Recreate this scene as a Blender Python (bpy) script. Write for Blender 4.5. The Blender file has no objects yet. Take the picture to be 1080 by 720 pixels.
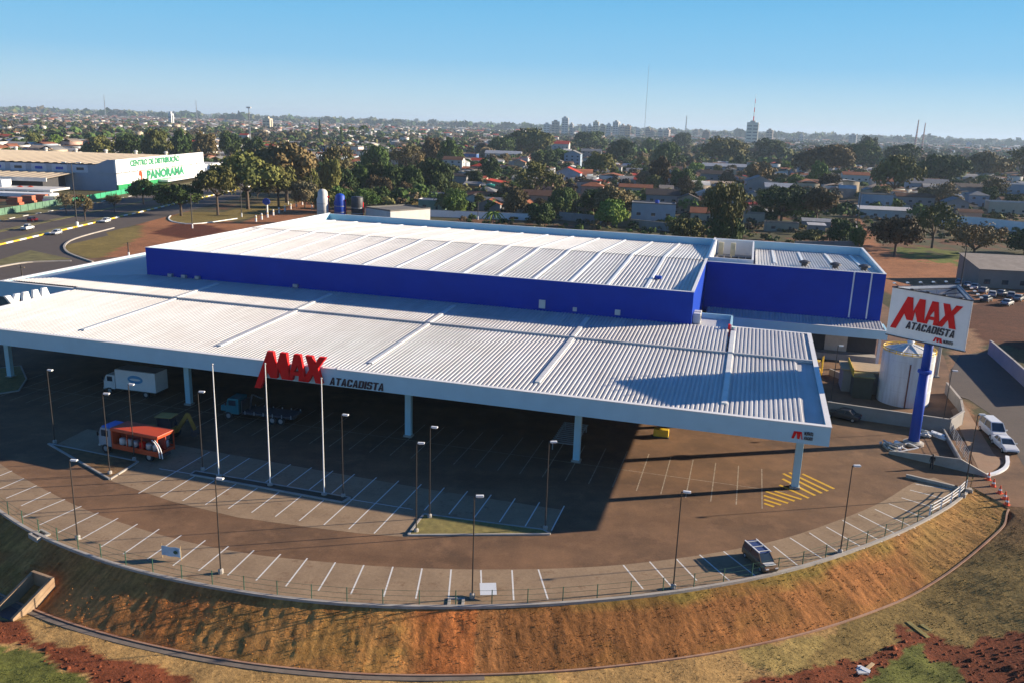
import bpy, bmesh, math, random
import numpy as np
from mathutils import Vector, Matrix, Euler
rnd = random.Random(7)
scene = bpy.context.scene
COL = scene.collection
PI = math.pi
R = math.radians

# ------------------------------------------------------------------ camera (solved from the photograph)
FPX, CAMH, PITCH, ROLL = 890.0, 36.0, math.atan(229 / 890.0), R(1.9)
_f = Vector((0, math.cos(PITCH), -math.sin(PITCH)))
_r0 = Vector((1, 0, 0)); _u0 = _r0.cross(_f)
_rt = _r0 * math.cos(ROLL) + _u0 * math.sin(ROLL); _up = _rt.cross(_f)
cam_data = bpy.data.cameras.new('camera')
cam = bpy.data.objects.new('camera', cam_data); COL.objects.link(cam)
cam_data.sensor_width = 36.0; cam_data.lens = FPX / 1080 * 36
cam_data.clip_start = 0.5; cam_data.clip_end = 80000
m = Matrix.Identity(4)
for i in range(3):
    m[i][0], m[i][1], m[i][2] = _rt[i], _up[i], -_f[i]
m[2][3] = CAMH
cam.matrix_world = m
scene.camera = cam

def G(x, y, z=0.0):
    """photo pixel (1080x720) to the point of the plane z it shows: used to place things by image coordinates"""
    d = _rt * ((x - 540) / FPX) - _up * ((y - 360) / FPX) + _f
    t = (z - CAMH) / d.z
    return Vector((d.x * t, d.y * t, z))

def px_size(x, y):      # metres per photo pixel at ground point under pixel
    p = G(x, y); return (p - Vector((0, 0, CAMH))).dot(_f) / FPX

# ------------------------------------------------------------------ light
SUN_AZ, SUN_EL = R(77.0), R(17.0)
sdir = Vector((math.sin(SUN_AZ) * math.cos(SUN_EL), math.cos(SUN_AZ) * math.cos(SUN_EL), math.sin(SUN_EL)))
sl = bpy.data.lights.new('sun', 'SUN'); sl.energy = 5.0; sl.angle = R(0.5); sl.color = (1.0, 0.85, 0.66)
so = bpy.data.objects.new('sun', sl); COL.objects.link(so)
so.rotation_euler = (-sdir).to_track_quat('-Z', 'Y').to_euler()
so.location = (0, 0, 300)
world = bpy.data.worlds.new('World'); scene.world = world; world.use_nodes = True
wn = world.node_tree.nodes; wl = world.node_tree.links
bg = wn['Background']; sky = wn.new('ShaderNodeTexSky')
sky.sky_type = 'NISHITA'; sky.sun_disc = False
sky.sun_elevation = SUN_EL; sky.sun_rotation = SUN_AZ
sky.altitude = 300; sky.air_density = 1.0; sky.dust_density = 0.15; sky.ozone_density = 3.0
hs_ = wn.new('ShaderNodeHueSaturation'); hs_.inputs['Saturation'].default_value = 1.15
wl.new(sky.outputs[0], hs_.inputs['Color']); 
tcw = wn.new('ShaderNodeTexCoord'); sx = wn.new('ShaderNodeSeparateXYZ'); wl.new(tcw.outputs['Generated'], sx.inputs[0])
rp_ = wn.new('ShaderNodeValToRGB'); wl.new(sx.outputs['Z'], rp_.inputs[0])      # how far the clear low sky reaches up
rp_.color_ramp.elements[0].position = 0.15; rp_.color_ramp.elements[0].color = (.95, .95, .95, 1)
rp_.color_ramp.elements[1].position = 0.30; rp_.color_ramp.elements[1].color = (0, 0, 0, 1)
lo_ = wn.new('ShaderNodeValToRGB'); wl.new(sx.outputs['Z'], lo_.inputs[0]); er = lo_.color_ramp.elements     # pale horizon to deep blue
er[0].position = 0.0; er[0].color = (.55, .665, .725, 1); er[1].position = .15; er[1].color = (.13, .44, .74, 1)
e_ = er.new(.03); e_.color = (.42, .63, .77, 1); e_ = er.new(.068); e_.color = (.24, .53, .78, 1); e_ = er.new(.11); e_.color = (.18, .49, .77, 1)
sc_ = wn.new('ShaderNodeMix'); sc_.data_type = 'RGBA'; sc_.blend_type = 'MULTIPLY'; sc_.inputs[0].default_value = 1.0; sc_.inputs[7].default_value = (10, 10, 10, 1); wl.new(lo_.outputs[0], sc_.inputs[6])
mxw = wn.new('ShaderNodeMix'); mxw.data_type = 'RGBA'; wl.new(rp_.outputs[0], mxw.inputs[0])
tnt = wn.new('ShaderNodeMix'); tnt.data_type = 'RGBA'; tnt.blend_type = 'MULTIPLY'; tnt.inputs[0].default_value = 1.0; tnt.inputs[7].default_value = (.50, .90, 1.32, 1)
wl.new(hs_.outputs[0], tnt.inputs[6]); wl.new(tnt.outputs[2], mxw.inputs[6]); wl.new(sc_.outputs[2], mxw.inputs[7])
wl.new(mxw.outputs[2], bg.inputs[0]); bg.inputs[1].default_value = 0.05
vs = scene.view_settings
vs.view_transform = 'Standard'; vs.look = 'None'; vs.gamma = 1; vs.use_curve_mapping = False; vs.exposure = 1.15
scene.cycles.max_bounces = 5; scene.cycles.diffuse_bounces = 3; scene.cycles.glossy_bounces = 2
scene.cycles.transmission_bounces = 2; scene.cycles.volume_bounces = 0; scene.cycles.transparent_max_bounces = 6
scene.cycles.caustics_reflective = False; scene.cycles.caustics_refractive = False
scene.cycles.use_denoising = True

# ------------------------------------------------------------------ materials
def _new(name):
    mt = bpy.data.materials.new(name); mt.use_nodes = True
    nt = mt.node_tree; return mt, nt, nt.nodes['Principled BSDF']

def noise(nt, scale, detail=4, rough=.6, vec=None, dim='3D'):
    n = nt.nodes.new('ShaderNodeTexNoise'); n.inputs['Scale'].default_value = scale
    n.inputs['Detail'].default_value = detail; n.inputs['Roughness'].default_value = rough
    if vec is not None: nt.links.new(vec, n.inputs['Vector'])
    return n

def ramp(nt, src, a, b, ca=(0, 0, 0, 1), cb=(1, 1, 1, 1)):
    r = nt.nodes.new('ShaderNodeValToRGB')
    r.color_ramp.elements[0].position = a; r.color_ramp.elements[1].position = b
    r.color_ramp.elements[0].color = ca; r.color_ramp.elements[1].color = cb
    nt.links.new(src, r.inputs[0]); return r.outputs[0]

def mixc(nt, fac, a, b, mode='MIX'):
    x = nt.nodes.new('ShaderNodeMix'); x.data_type = 'RGBA'; x.blend_type = mode
    for sock, val in ((x.inputs[0], fac), (x.inputs[6], a), (x.inputs[7], b)):
        if isinstance(val, (int, float)): sock.default_value = val
        elif isinstance(val, tuple): sock.default_value = val if len(val) == 4 else val + (1,)
        else: nt.links.new(val, sock)
    return x.outputs[2]

def geo_pos(nt):
    return nt.nodes.new('ShaderNodeNewGeometry').outputs['Position']
def obj_pos(nt):
    return nt.nodes.new('ShaderNodeTexCoord').outputs['Object']

def paint(name, col, rough=.5, var=.12, scale=1.5, metal=0.0, spec=.5, bump=0.0, bscale=30, dirt=None, dirt_amt=.35):
    """painted / plain surface: base colour with soft uneven wear"""
    mt, nt, b = _new(name)
    p = obj_pos(nt)
    n = noise(nt, scale, 5, .65, p)
    f = ramp(nt, n.outputs[0], .3, .7)
    lo = tuple(max(0, c * (1 - var)) for c in col); hi = tuple(min(1, c * (1 + var)) for c in col)
    c = mixc(nt, f, lo, hi)
    if dirt:
        n2 = noise(nt, scale * .37, 6, .7, p)
        f2 = ramp(nt, n2.outputs[0], .5, .75)
        mm = nt.nodes.new('ShaderNodeMath'); mm.operation = 'MULTIPLY'; mm.inputs[1].default_value = dirt_amt
        nt.links.new(f2, mm.inputs[0])
        c = mixc(nt, mm.outputs[0], c, dirt)
    nt.links.new(c, b.inputs['Base Color'])
    b.inputs['Roughness'].default_value = rough; b.inputs['Metallic'].default_value = metal
    b.inputs['Specular IOR Level'].default_value = spec
    if bump:
        n3 = noise(nt, bscale, 4, .6, p)
        bp = nt.nodes.new('ShaderNodeBump'); bp.inputs['Strength'].default_value = bump; bp.inputs['Distance'].default_value = .05
        nt.links.new(n3.outputs[0], bp.inputs['Height']); nt.links.new(bp.outputs[0], b.inputs['Normal'])
    return mt

def objcolor(name, rough=.7, var=.15, scale=1.0, spec=.3, dirt=(.12, .09, .07), dirt_amt=.35, rib=0):
    """surface whose base colour is the object's own colour, unevenly worn"""
    mt, nt, b = _new(name)
    oi = nt.nodes.new('ShaderNodeObjectInfo'); p = obj_pos(nt)
    n = noise(nt, scale, 5, .65, p); f = ramp(nt, n.outputs[0], .3, .7)
    g = mixc(nt, f, (1 - var,) * 3, (1 + var * .5,) * 3)
    c = mixc(nt, 1.0, oi.outputs['Color'], g, 'MULTIPLY')
    n2 = noise(nt, scale * .5, 6, .75, p); f2 = ramp(nt, n2.outputs[0], .48, .8)
    mm = nt.nodes.new('ShaderNodeMath'); mm.operation = 'MULTIPLY'; mm.inputs[1].default_value = dirt_amt
    nt.links.new(f2, mm.inputs[0])
    c = mixc(nt, mm.outputs[0], c, dirt)
    nt.links.new(c, b.inputs['Base Color']); b.inputs['Roughness'].default_value = rough
    b.inputs['Specular IOR Level'].default_value = spec
    return mt

def foliage(name):
    mt, nt, b = _new(name)
    oi = nt.nodes.new('ShaderNodeObjectInfo'); p = obj_pos(nt)
    n = noise(nt, 7.0, 3, .6, p)
    g = mixc(nt, ramp(nt, n.outputs[0], .3, .72), (.55, .6, .55), (1.5, 1.4, 1.15))
    n2 = noise(nt, 1.6, 3, .6, p)
    g2 = mixc(nt, ramp(nt, n2.outputs[0], .35, .7), (.85, .95, .9), (1.2, 1.08, .85))
    c = mixc(nt, 1.0, oi.outputs['Color'], g, 'MULTIPLY'); c = mixc(nt, 1.0, c, g2, 'MULTIPLY')
    nt.links.new(c, b.inputs['Base Color']); b.inputs['Roughness'].default_value = .75
    b.inputs['Specular IOR Level'].default_value = .15
    return mt

def glass(name, col=(.03, .045, .06), rough=.12):
    mt, nt, b = _new(name)
    n = noise(nt, .8, 3, .5, obj_pos(nt))
    c = mixc(nt, n.outputs[0], tuple(x * .6 for x in col), tuple(x * 1.5 for x in col))
    nt.links.new(c, b.inputs['Base Color']); b.inputs['Roughness'].default_value = rough
    b.inputs['Specular IOR Level'].default_value = .8
    return mt

M = {}
def roof_sheet():
    mt, nt, b = _new('white_roof_sheet'); p = obj_pos(nt)
    mp = nt.nodes.new('ShaderNodeMapping'); mp.inputs['Scale'].default_value = (1.1, .07, 1); nt.links.new(p, mp.inputs[0])
    n1 = noise(nt, 1.0, 5, .7, mp.outputs[0]); n2 = noise(nt, .12, 5, .65, p); n3 = noise(nt, .9, 6, .8, p)
    c = mixc(nt, ramp(nt, n1.outputs[0], .35, .75), (.60, .595, .585), (.47, .455, .44))
    c = mixc(nt, ramp(nt, n2.outputs[0], .35, .7), c, mixc(nt, 1.0, c, (.90, .885, .86), 'MULTIPLY'))
    c = mixc(nt, ramp(nt, n3.outputs[0], .66, .80), c, (.40, .33, .27))
    nt.links.new(c, b.inputs['Base Color']); b.inputs['Roughness'].default_value = .42; b.inputs['Specular IOR Level'].default_value = .4
    return mt
M['roof'] = roof_sheet()
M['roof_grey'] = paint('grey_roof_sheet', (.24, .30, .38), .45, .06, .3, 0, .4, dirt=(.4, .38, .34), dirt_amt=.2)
M['fascia'] = paint('fascia_panel', (.40, .65, .74), .42, .05, .4, 0, .4)
M['cap'] = paint('white_flashing', (.8, .78, .74), .4, .05, .5)
M['blue'] = paint('royal_blue_cladding', (.0, .040, .37), .5, .10, .25, 0, .15)
M['bluepole'] = paint('blue_gloss_paint', (.0, .05, .38), .55, .06, .6, 0, .4)
M['white'] = paint('white_paint', (.78, .78, .76), .45, .06, .8)
M['offwhite'] = paint('offwhite_paint', (.62, .61, .57), .6, .1, .8, dirt=(.3, .26, .2))
M['red'] = paint('red_letter_paint', (.72, .010, .010), .6, .06, 1.0, 0, .15)
M['navy'] = paint('navy_letter_paint', (.012, .012, .03), .4, .1, 1.0)
M['green_letter'] = paint('green_letter_paint', (.02, .22, .10), .5, .1, 1.0)
M['black'] = paint('black_plastic', (.018, .018, .02), .5, .2, 2.0)
M['dark'] = paint('dark_metal', (.05, .05, .055), .55, .2, 1.5)
M['galv'] = paint('galvanised_steel', (.42, .42, .42), .45, .1, 2.0, .4)
M['darksteel'] = paint('brown_steel_pole', (.035, .028, .024), .5, .15, 2.0)
M['concrete'] = paint('concrete', (.36, .33, .29), .85, .15, .8, dirt=(.22, .13, .08), bump=.3, bscale=6)
M['concrete_red'] = paint('earth_stained_concrete', (.34, .20, .13), .9, .2, .8, dirt=(.28, .08, .035), dirt_amt=.6, bump=.3, bscale=5)
M['render_wall'] = paint('grey_rendered_wall', (.27, .255, .24), .9, .14, .35, dirt=(.2, .13, .09), bump=.3, bscale=3)
M['yellow'] = paint('yellow_paint', (.75, .48, .03), .5, .12, 1.0, dirt=(.3, .2, .1))
M['orange'] = paint('orange_paint', (.50, .065, .015), .45, .1, .8)
M['teal'] = paint('teal_paint', (.03, .25, .27), .4, .1, .8)
M['rubber'] = paint('tyre_rubber', (.02, .02, .02), .85, .2, 3.0)
M['rim'] = paint('wheel_rim', (.5, .5, .5), .35, .1, 3.0, .6)
M['glass'] = glass('tinted_glass')
M['light_glass'] = paint('lamp_glass', (.8, .8, .78), .2, .05, 2.0)
M['tail'] = paint('red_lens', (.4, .02, .015), .25, .1, 3.0)
M['bark'] = paint('bark', (.10, .07, .05), .95, .25, 2.5, bump=.5, bscale=8)
M['wood'] = paint('raw_timber', (.45, .32, .17), .8, .2, 2.0)
M['objpaint'] = objcolor('own_colour_paint')
M['carpaint'] = objcolor('own_colour_car_paint', .28, .04, 1.0, .5, dirt_amt=.08)
M['rooftile'] = objcolor('own_colour_roofing', .85, .3, .9, .2, dirt=(.07, .05, .04), dirt_amt=.55)
M['leaf'] = foliage('leaves')
M['skin'] = paint('skin', (.35, .2, .13), .6, .08, 8)
M['cloth_dark'] = paint('dark_clothing', (.015, .015, .018), .9, .2, 6)

# ------------------------------------------------------------------ mesh builder
class MB:
    def __init__(s): s.v = []; s.f = []
    def add(s, vs, fs):
        k = len(s.v); s.v += [tuple(p) for p in vs]; s.f += [tuple(i + k for i in f) for f in fs]; return s
    def box(s, x0, x1, y0, y1, z0, z1):
        v = [(x, y, z) for z in (z0, z1) for y in (y0, y1) for x in (x0, x1)]
        return s.add(v, [(0, 2, 3, 1), (4, 5, 7, 6), (0, 1, 5, 4), (1, 3, 7, 5), (3, 2, 6, 7), (2, 0, 4, 6)])
    def obox(s, c, size, rz=0, rx=0, ry=0):
        e = Euler((rx, ry, rz)).to_matrix(); a, b, d = size[0] / 2, size[1] / 2, size[2] / 2
        v = [Vector(c) + e @ Vector((x, y, z)) for z in (-d, d) for y in (-b, b) for x in (-a, a)]
        return s.add(v, [(0, 2, 3, 1), (4, 5, 7, 6), (0, 1, 5, 4), (1, 3, 7, 5), (3, 2, 6, 7), (2, 0, 4, 6)])
    def beam(s, p0, p1, w, h):
        p0, p1 = Vector(p0), Vector(p1); d = (p1 - p0).normalized()
        r = d.cross(Vector((0, 0, 1)))
        r = Vector((1, 0, 0)) if r.length < 1e-4 else r.normalized()
        u = r.cross(d)
        v = [p + r * (a * w / 2) + u * (b * h / 2) for p in (p0, p1) for b in (-1, 1) for a in (-1, 1)]
        return s.add(v, [(0, 2, 3, 1), (4, 5, 7, 6), (0, 1, 5, 4), (1, 3, 7, 5), (3, 2, 6, 7), (2, 0, 4, 6)])
    def tube(s, p0, p1, r0, r1=None, n=8, caps=True):
        r1 = r0 if r1 is None else r1
        p0, p1 = Vector(p0), Vector(p1); d = (p1 - p0).normalized()
        a = d.orthogonal().normalized(); b = d.cross(a)
        v = []
        for p, r in ((p0, r0), (p1, r1)):
            v += [p + (a * math.cos(2 * PI * i / n) + b * math.sin(2 * PI * i / n)) * r for i in range(n)]
        f = [(i, (i + 1) % n, n + (i + 1) % n, n + i) for i in range(n)]
        if caps: f += [tuple(range(n - 1, -1, -1)), tuple(range(n, 2 * n))]
        return s.add(v, f)
    def lathe(s, c, prof, n=24, caps=True):
        v = []
        for r, z in prof: v += [(c[0] + r * math.cos(2 * PI * i / n), c[1] + r * math.sin(2 * PI * i / n), c[2] + z) for i in range(n)]
        f = []
        for k in range(len(prof) - 1):
            f += [(k * n + i, k * n + (i + 1) % n, (k + 1) * n + (i + 1) % n, (k + 1) * n + i) for i in range(n)]
        if caps: f += [tuple(range(n - 1, -1, -1)), tuple(range((len(prof) - 1) * n, len(prof) * n))]
        return s.add(v, f)
    def prism(s, poly, z0, z1, top=True, bottom=True):
        ar = sum(poly[i][0] * poly[(i + 1) % len(poly)][1] - poly[(i + 1) % len(poly)][0] * poly[i][1] for i in range(len(poly)))
        if ar < 0: poly = poly[::-1]
        n = len(poly); v = [(p[0], p[1], z0) for p in poly] + [(p[0], p[1], z1) for p in poly]
        f = [(i, (i + 1) % n, n + (i + 1) % n, n + i) for i in range(n)]
        if top: f.append(tuple(range(n, 2 * n)))
        if bottom: f.append(tuple(range(n - 1, -1, -1)))
        return s.add(v, f)
    def extr(s, poly, o, ax, ay, dv):
        """polygon in the plane o + x*ax + y*ay, thickened by dv"""
        o, ax, ay, dv = Vector(o), Vector(ax), Vector(ay), Vector(dv)
        n = len(poly); b = [o + ax * p[0] + ay * p[1] for p in poly]
        v = b + [p + dv for p in b]
        ar = sum(poly[i][0] * poly[(i + 1) % n][1] - poly[(i + 1) % n][0] * poly[i][1] for i in range(n))
        flip = (ax.cross(ay).dot(dv) * ar) < 0
        f = [(i, (i + 1) % n, n + (i + 1) % n, n + i) for i in range(n)] + [tuple(range(n, 2 * n)), tuple(range(n - 1, -1, -1))]
        if flip: f = [tuple(reversed(q)) for q in f]
        return s.add(v, f)
    def loft(s, rings, caps=True):
        n = len(rings[0]); v = [p for r in rings for p in r]; f = []
        for k in range(len(rings) - 1):
            f += [(k * n + i, k * n + (i + 1) % n, (k + 1) * n + (i + 1) % n, (k + 1) * n + i) for i in range(n)]
        if caps: f += [tuple(range(n - 1, -1, -1)), tuple(range((len(rings) - 1) * n, len(rings) * n))]
        return s.add(v, f)
    def ell(s, c, rx, ry, rz, nu=12, nv=8):
        prof = [(math.sin(PI * k / nv), -math.cos(PI * k / nv)) for k in range(nv + 1)]
        prof[0] = (.02, -1); prof[-1] = (.02, 1); v = []
        for r, z in prof: v += [(c[0] + rx * r * math.cos(2 * PI * i / nu), c[1] + ry * r * math.sin(2 * PI * i / nu), c[2] + rz * z) for i in range(nu)]
        f = []
        for k in range(nv): f += [(k * nu + i, k * nu + (i + 1) % nu, (k + 1) * nu + (i + 1) % nu, (k + 1) * nu + i) for i in range(nu)]
        f += [tuple(range(nu - 1, -1, -1)), tuple(range(nv * nu, (nv + 1) * nu))]
        return s.add(v, f)
    def mesh(s, name, mat=None, smooth=False):
        me = bpy.data.meshes.new(name); me.from_pydata([tuple(p) for p in s.v], [], s.f); me.update()
        if mat: me.materials.append(mat)
        if smooth: me.polygons.foreach_set('use_smooth', [True] * len(me.polygons))
        return me
    def build(s, name, mat, parent=None, smooth=False, bevel=0, color=None, recalc=False):
        me = s.mesh(name, mat, smooth)
        if recalc:
            bm = bmesh.new(); bm.from_mesh(me); bmesh.ops.recalc_face_normals(bm, faces=bm.faces); bm.to_mesh(me); bm.free()
        o = bpy.data.objects.new(name, me); COL.objects.link(o)
        if parent: o.parent = parent
        if color: o.color = tuple(color) + (1,)
        if bevel:
            md = o.modifiers.new('bevel', 'BEVEL'); md.width = bevel; md.segments = 2; md.limit_method = 'ANGLE'
        return o

def thing(name, label, cat, loc=(0, 0, 0), rz=0, group=None):
    o = bpy.data.objects.new(name, None); COL.objects.link(o)
    o.location = loc; o.rotation_euler = (0, 0, rz); o.empty_display_size = .5
    o['label'] = label; o['category'] = cat
    if group: o['group'] = group
    return o
def tag(o, label, cat, group=None, kind=None):
    o['label'] = label; o['category'] = cat
    if group: o['group'] = group
    if kind: o['kind'] = kind
    return o
def struct(o, label, cat):
    o['kind'] = 'structure'; o['label'] = label; o['category'] = cat; return o
def dup(root, loc, rz, label, group=None, scale=None):
    r = root.copy(); COL.objects.link(r); r.location = loc; r.rotation_euler = (0, 0, rz); r['label'] = label
    if group: r['group'] = group
    if scale: r.scale = scale
    for ch in list(root.children):
        c = ch.copy(); COL.objects.link(c); c.parent = r
        for g in list(ch.children):
            d = g.copy(); COL.objects.link(d); d.parent = c
    return r

def text(s, size, mat, parent, matrix, name='lettering', shear=0., depth=.05, offset=0., sx=1., align='LEFT'):
    cu = bpy.data.curves.new(name, 'FONT'); cu.body = s; cu.size = size; cu.shear = shear; cu.extrude = depth / 2
    cu.offset = offset; cu.align_x = align; cu.resolution_u = 3
    t = bpy.data.objects.new(name, cu); COL.objects.link(t)
    bpy.context.view_layer.update()
    me = bpy.data.meshes.new_from_object(t.evaluated_get(bpy.context.evaluated_depsgraph_get()))
    bpy.data.objects.remove(t); bpy.data.curves.remove(cu)
    me.transform(Matrix.Diagonal((sx, 1, 1, 1))); me.transform(matrix)
    me.materials.clear(); me.materials.append(mat); me.name = name
    o = bpy.data.objects.new(name, me); COL.objects.link(o); o.parent = parent
    return o

def frame(o, ax, ay):       # matrix taking x->ax, y->ay, z->ax x ay, origin o
    ax, ay = Vector(ax).normalized(), Vector(ay).normalized(); az = ax.cross(ay)
    mm = Matrix.Identity(4)
    for i in range(3): mm[i][0], mm[i][1], mm[i][2], mm[i][3] = ax[i], ay[i], az[i], o[i]
    return mm

# value noise on arrays
def vnoise(x, y, seed=0):
    xi = np.floor(x).astype(np.int64); yi = np.floor(y).astype(np.int64); fx = x - xi; fy = y - yi
    fx = fx * fx * (3 - 2 * fx); fy = fy * fy * (3 - 2 * fy)
    def h(a, b):
        n = (a * 374761393 + b * 668265263 + seed * 974711) & 0xffffffff
        n = ((n ^ (n >> 13)) * 1274126177) & 0xffffffff
        return ((n ^ (n >> 16)) & 0xffff) / 65535.0
    return (h(xi, yi) * (1 - fx) + h(xi + 1, yi) * fx) * (1 - fy) + (h(xi, yi + 1) * (1 - fx) + h(xi + 1, yi + 1) * fx) * fy
def fbm(x, y, seed=0, o=4):
    s = 0; a = .5
    for k in range(o): s = s + a * vnoise(x * 2 ** k, y * 2 ** k, seed + k); a *= .5
    return s / (1 - .5 ** o)
def sstep(a, b, x):
    t = np.clip((x - a) / (b - a), 0, 1); return t * t * (3 - 2 * t)
# ================================================================== THE GROUND
def chaikin(p, n=3):
    for _ in range(n):
        q = [p[0]]
        for a, b in zip(p[:-1], p[1:]):
            q += [(a[0] * .75 + b[0] * .25, a[1] * .75 + b[1] * .25), (a[0] * .25 + b[0] * .75, a[1] * .25 + b[1] * .75)]
        p = q + [p[-1]]
    return p
def resample(p, step):
    out = [p[0]]; acc = 0
    for a, b in zip(p[:-1], p[1:]):
        L = math.hypot(b[0] - a[0], b[1] - a[1]); t = step - acc
        while t <= L:
            out.append((a[0] + (b[0] - a[0]) * t / L, a[1] + (b[1] - a[1]) * t / L)); t += step
        acc = (acc + L) % step
    return out
edge_raw = [(-118, 150), (-98, 124), (-78, 101), (-60, 82.5), (-52.5, 75.8), (-46.5, 70.8), (-40.7, 66.6), (-33.9, 63.0), (-28.3, 60.8), (-22.3, 59.1), (-16.9, 58.0),
            (-11.3, 57.45), (-7.3, 57.4), (-2.3, 57.7), (2.1, 58.2), (6.6, 59.0), (12.8, 60.5), (17.8, 62.2), (22.1, 63.9), (26.9, 66.3),
            (32.3, 69.5), (38.5, 73.7), (44.3, 78.4), (47.4, 81.4), (49.3, 83.6)]
EDGE = resample(chaikin(edge_raw, 3), .4)
EA = np.array(EDGE)
def offset_curve(p, d):
    out = []
    for i in range(len(p)):
        a = p[max(0, i - 2)]; b = p[min(len(p) - 1, i + 2)]
        tx, ty = b[0] - a[0], b[1] - a[1]; L = math.hypot(tx, ty)
        out.append((p[i][0] + ty / L * d, p[i][1] - tx / L * d))
    return out
SLOPE_W, DROP = 4.9, 2.4
plateau = [(-118, 150)] + EDGE + [(49.5, 83.9), (50.9, 79.2), (400, 79.2), (400, 900), (-400, 900), (-400, 400)]

def bank_off(p, d, st=.4):
    """offset that swings round at the right hand end, where the bank meets the road"""
    out = []; n = len(p)
    for i in range(n):
        w = 2 if st > .3 else 6; a = p[max(0, i - w)]; b = p[min(n - 1, i + w)]; t = Vector((b[0] - a[0], b[1] - a[1])).normalized(); nn = Vector((t.y, -t.x))
        k = min(1, max(0, 1 - (n - 1 - i) * st / 9.0)); k = k * k * (3 - 2 * k); v = (nn * (1 - k) + Vector((.28, -.96)) * k).normalized()
        out.append((p[i][0] + v.x * d, p[i][1] + v.y * d))
    return out
def inside(px, py, poly):
    r = np.zeros(px.shape, bool); n = len(poly)
    for i in range(n):
        x0, y0 = poly[i]; x1, y1 = poly[(i + 1) % n]
        if y0 == y1: continue
        c = ((y0 > py) != (y1 > py)) & (px < (x1 - x0) * (py - y0) / (y1 - y0) + x0)
        r ^= c
    return r
def edge_dist(x, y):
    d = np.full(x.shape, 1e9)
    for k in range(0, len(EA), 2):
        dd = (x - EA[k, 0]) ** 2 + (y - EA[k, 1]) ** 2
        np.minimum(d, dd, out=d)
    return np.sqrt(d)
def ground_height(x, y, d=None):
    if d is None: d = np.where(inside(x, y, plateau), 0, edge_dist(x, y))
    z = -DROP * np.clip(d / SLOPE_W, 0, 1) * (1 - sstep(33, 53, x))      # the bank runs out to nothing at the road on the right
    z = z * (1 - sstep(-100, -130, x))
    return z
def gh(x, y):
    return float(ground_height(np.array([x], float), np.array([y], float))[0])

def axis_lines(parts, far):
    out = []
    for a, b, st in parts: out += list(np.arange(a, b, st))
    last = parts[-1][1]; st = parts[-1][2]
    while last < far: out.append(last); st *= 1.16; last += st
    out.append(far); return out
xs = axis_lines([(0, 64, .32), (64, 230, 1.6)], 45000)
xs = sorted(set([-v for v in axis_lines([(0, 62, .32), (62, 230, 1.6)], 45000)] + xs))
ys = axis_lines([(43, 91, .32), (91, 430, 1.4)], 60000)
ys = [-3000, -1000, -300, -100, -30, 10, 25, 33, 37, 40, 41.5] + ys
X, Y = np.meshgrid(np.array(xs), np.array(ys)); NX, NY = len(xs), len(ys)
near = (X > -140) & (X < 110) & (Y < 160)
D = np.zeros(X.shape); ins = inside(X, Y, plateau)
sel = near & ~ins
D[sel] = edge_dist(X[sel], Y[sel]); D[~near & ~ins] = np.where(Y[~near & ~ins] < 90, 50, 0)
Z = ground_height(X, Y, D)
low = (Z < -.02)
Z = Z + np.where(low, (fbm(X * .35, Y * .35, 3, 4) - .5) * .35, 0) * sstep(SLOPE_W - .2, SLOPE_W + 2, D)
emb = (D > .02) & (D < SLOPE_W - .05) & (X < 50.5)
Z = Z - np.where(emb, .35, 0) 
lotpoly = [(-118, 150)] + EDGE[::2] + [(49.6, 84.2), (52.2, 88.4), (56.5, 99.5), (60, 104), (66, 120), (74, 140), (80, 168), (84, 200), (-60, 240), (-120, 200)]
Z = Z - np.where(inside(X, Y, lotpoly), .12, 0)
# far relief: long low ridges near the horizon
rr = np.hypot(X, Y)
Z = Z + np.where(rr > 3500, 95 * (fbm(X / 5200, Y / 3000, 11, 3) - .38) * sstep(5000, 14000, rr), 0)
# distant country falls slightly away so the town on the right stands on it
def pxz(pts, z):
    out = []
    for a, b in pts:
        p = G(a, b, z)
        if z < 0:
            for _ in range(6): p = G(a, b, min(0, gh(p.x, p.y)))
        out.append((p.x, p.y))
    return out
wx = X + (fbm(X * .9, Y * .9, 21, 3) - .5) * 1.4; wy = Y + (fbm(X * .9, Y * .9, 22, 3) - .5) * 1.4
def zone(pts, z): return inside(wx, wy, pxz(pts, z))
C = np.zeros(X.shape + (3,))
def setc(mask, col, w=1.0):
    C[mask] = C[mask] * (1 - w) + np.array(col) * w
n1 = fbm(X / 38, Y / 38, 5, 4)[..., None]; n2 = fbm(X / 9, Y / 9, 6, 4)[..., None]
far_mix = sstep(700, 2200, rr)[..., None]
base = np.array((.11, .085, .05)) * (1 - n1) + np.array((.06, .07, .03)) * n1
base = np.where(n2 > .58, np.array((.15, .075, .04)), base)
forest = np.array((.035, .05, .022)) * (.6 + .8 * n1)
C[:] = base * (1 - far_mix) + forest * far_mix
fg = (Y < 88)
tan = np.array((.36, .22, .085)); g3 = fbm(X * .5, Y * .5, 9, 4)[..., None]
C[fg] = (tan * (.8 + .45 * g3) + np.array((-.03, .015, -.005)) * (fbm(X * .13, Y * .13, 10, 3)[..., None] > .5))[fg]
soil = np.array((.165, .048, .021)); grass = np.array((.11, .115, .028)); olive = np.array((.235, .16, .055)); brown = np.array((.135, .075, .034))
sod = zone([(838, 716), (880, 660), (960, 620), (1020, 575), (1060, 533), (1120, 540), (1120, 690), (1030, 690), (930, 690)], -2.4) | ((X > 50.5) & (Y < 80) & (Y > 58))
sodmix = sstep(66, 78, Y + 6 * (fbm(X / 6, Y / 6, 31, 3) - .5))[..., None]
C[sod & fg] = ((olive * (1 - sodmix) + brown * sodmix) * (.75 + .5 * g3))[sod & fg]
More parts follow.
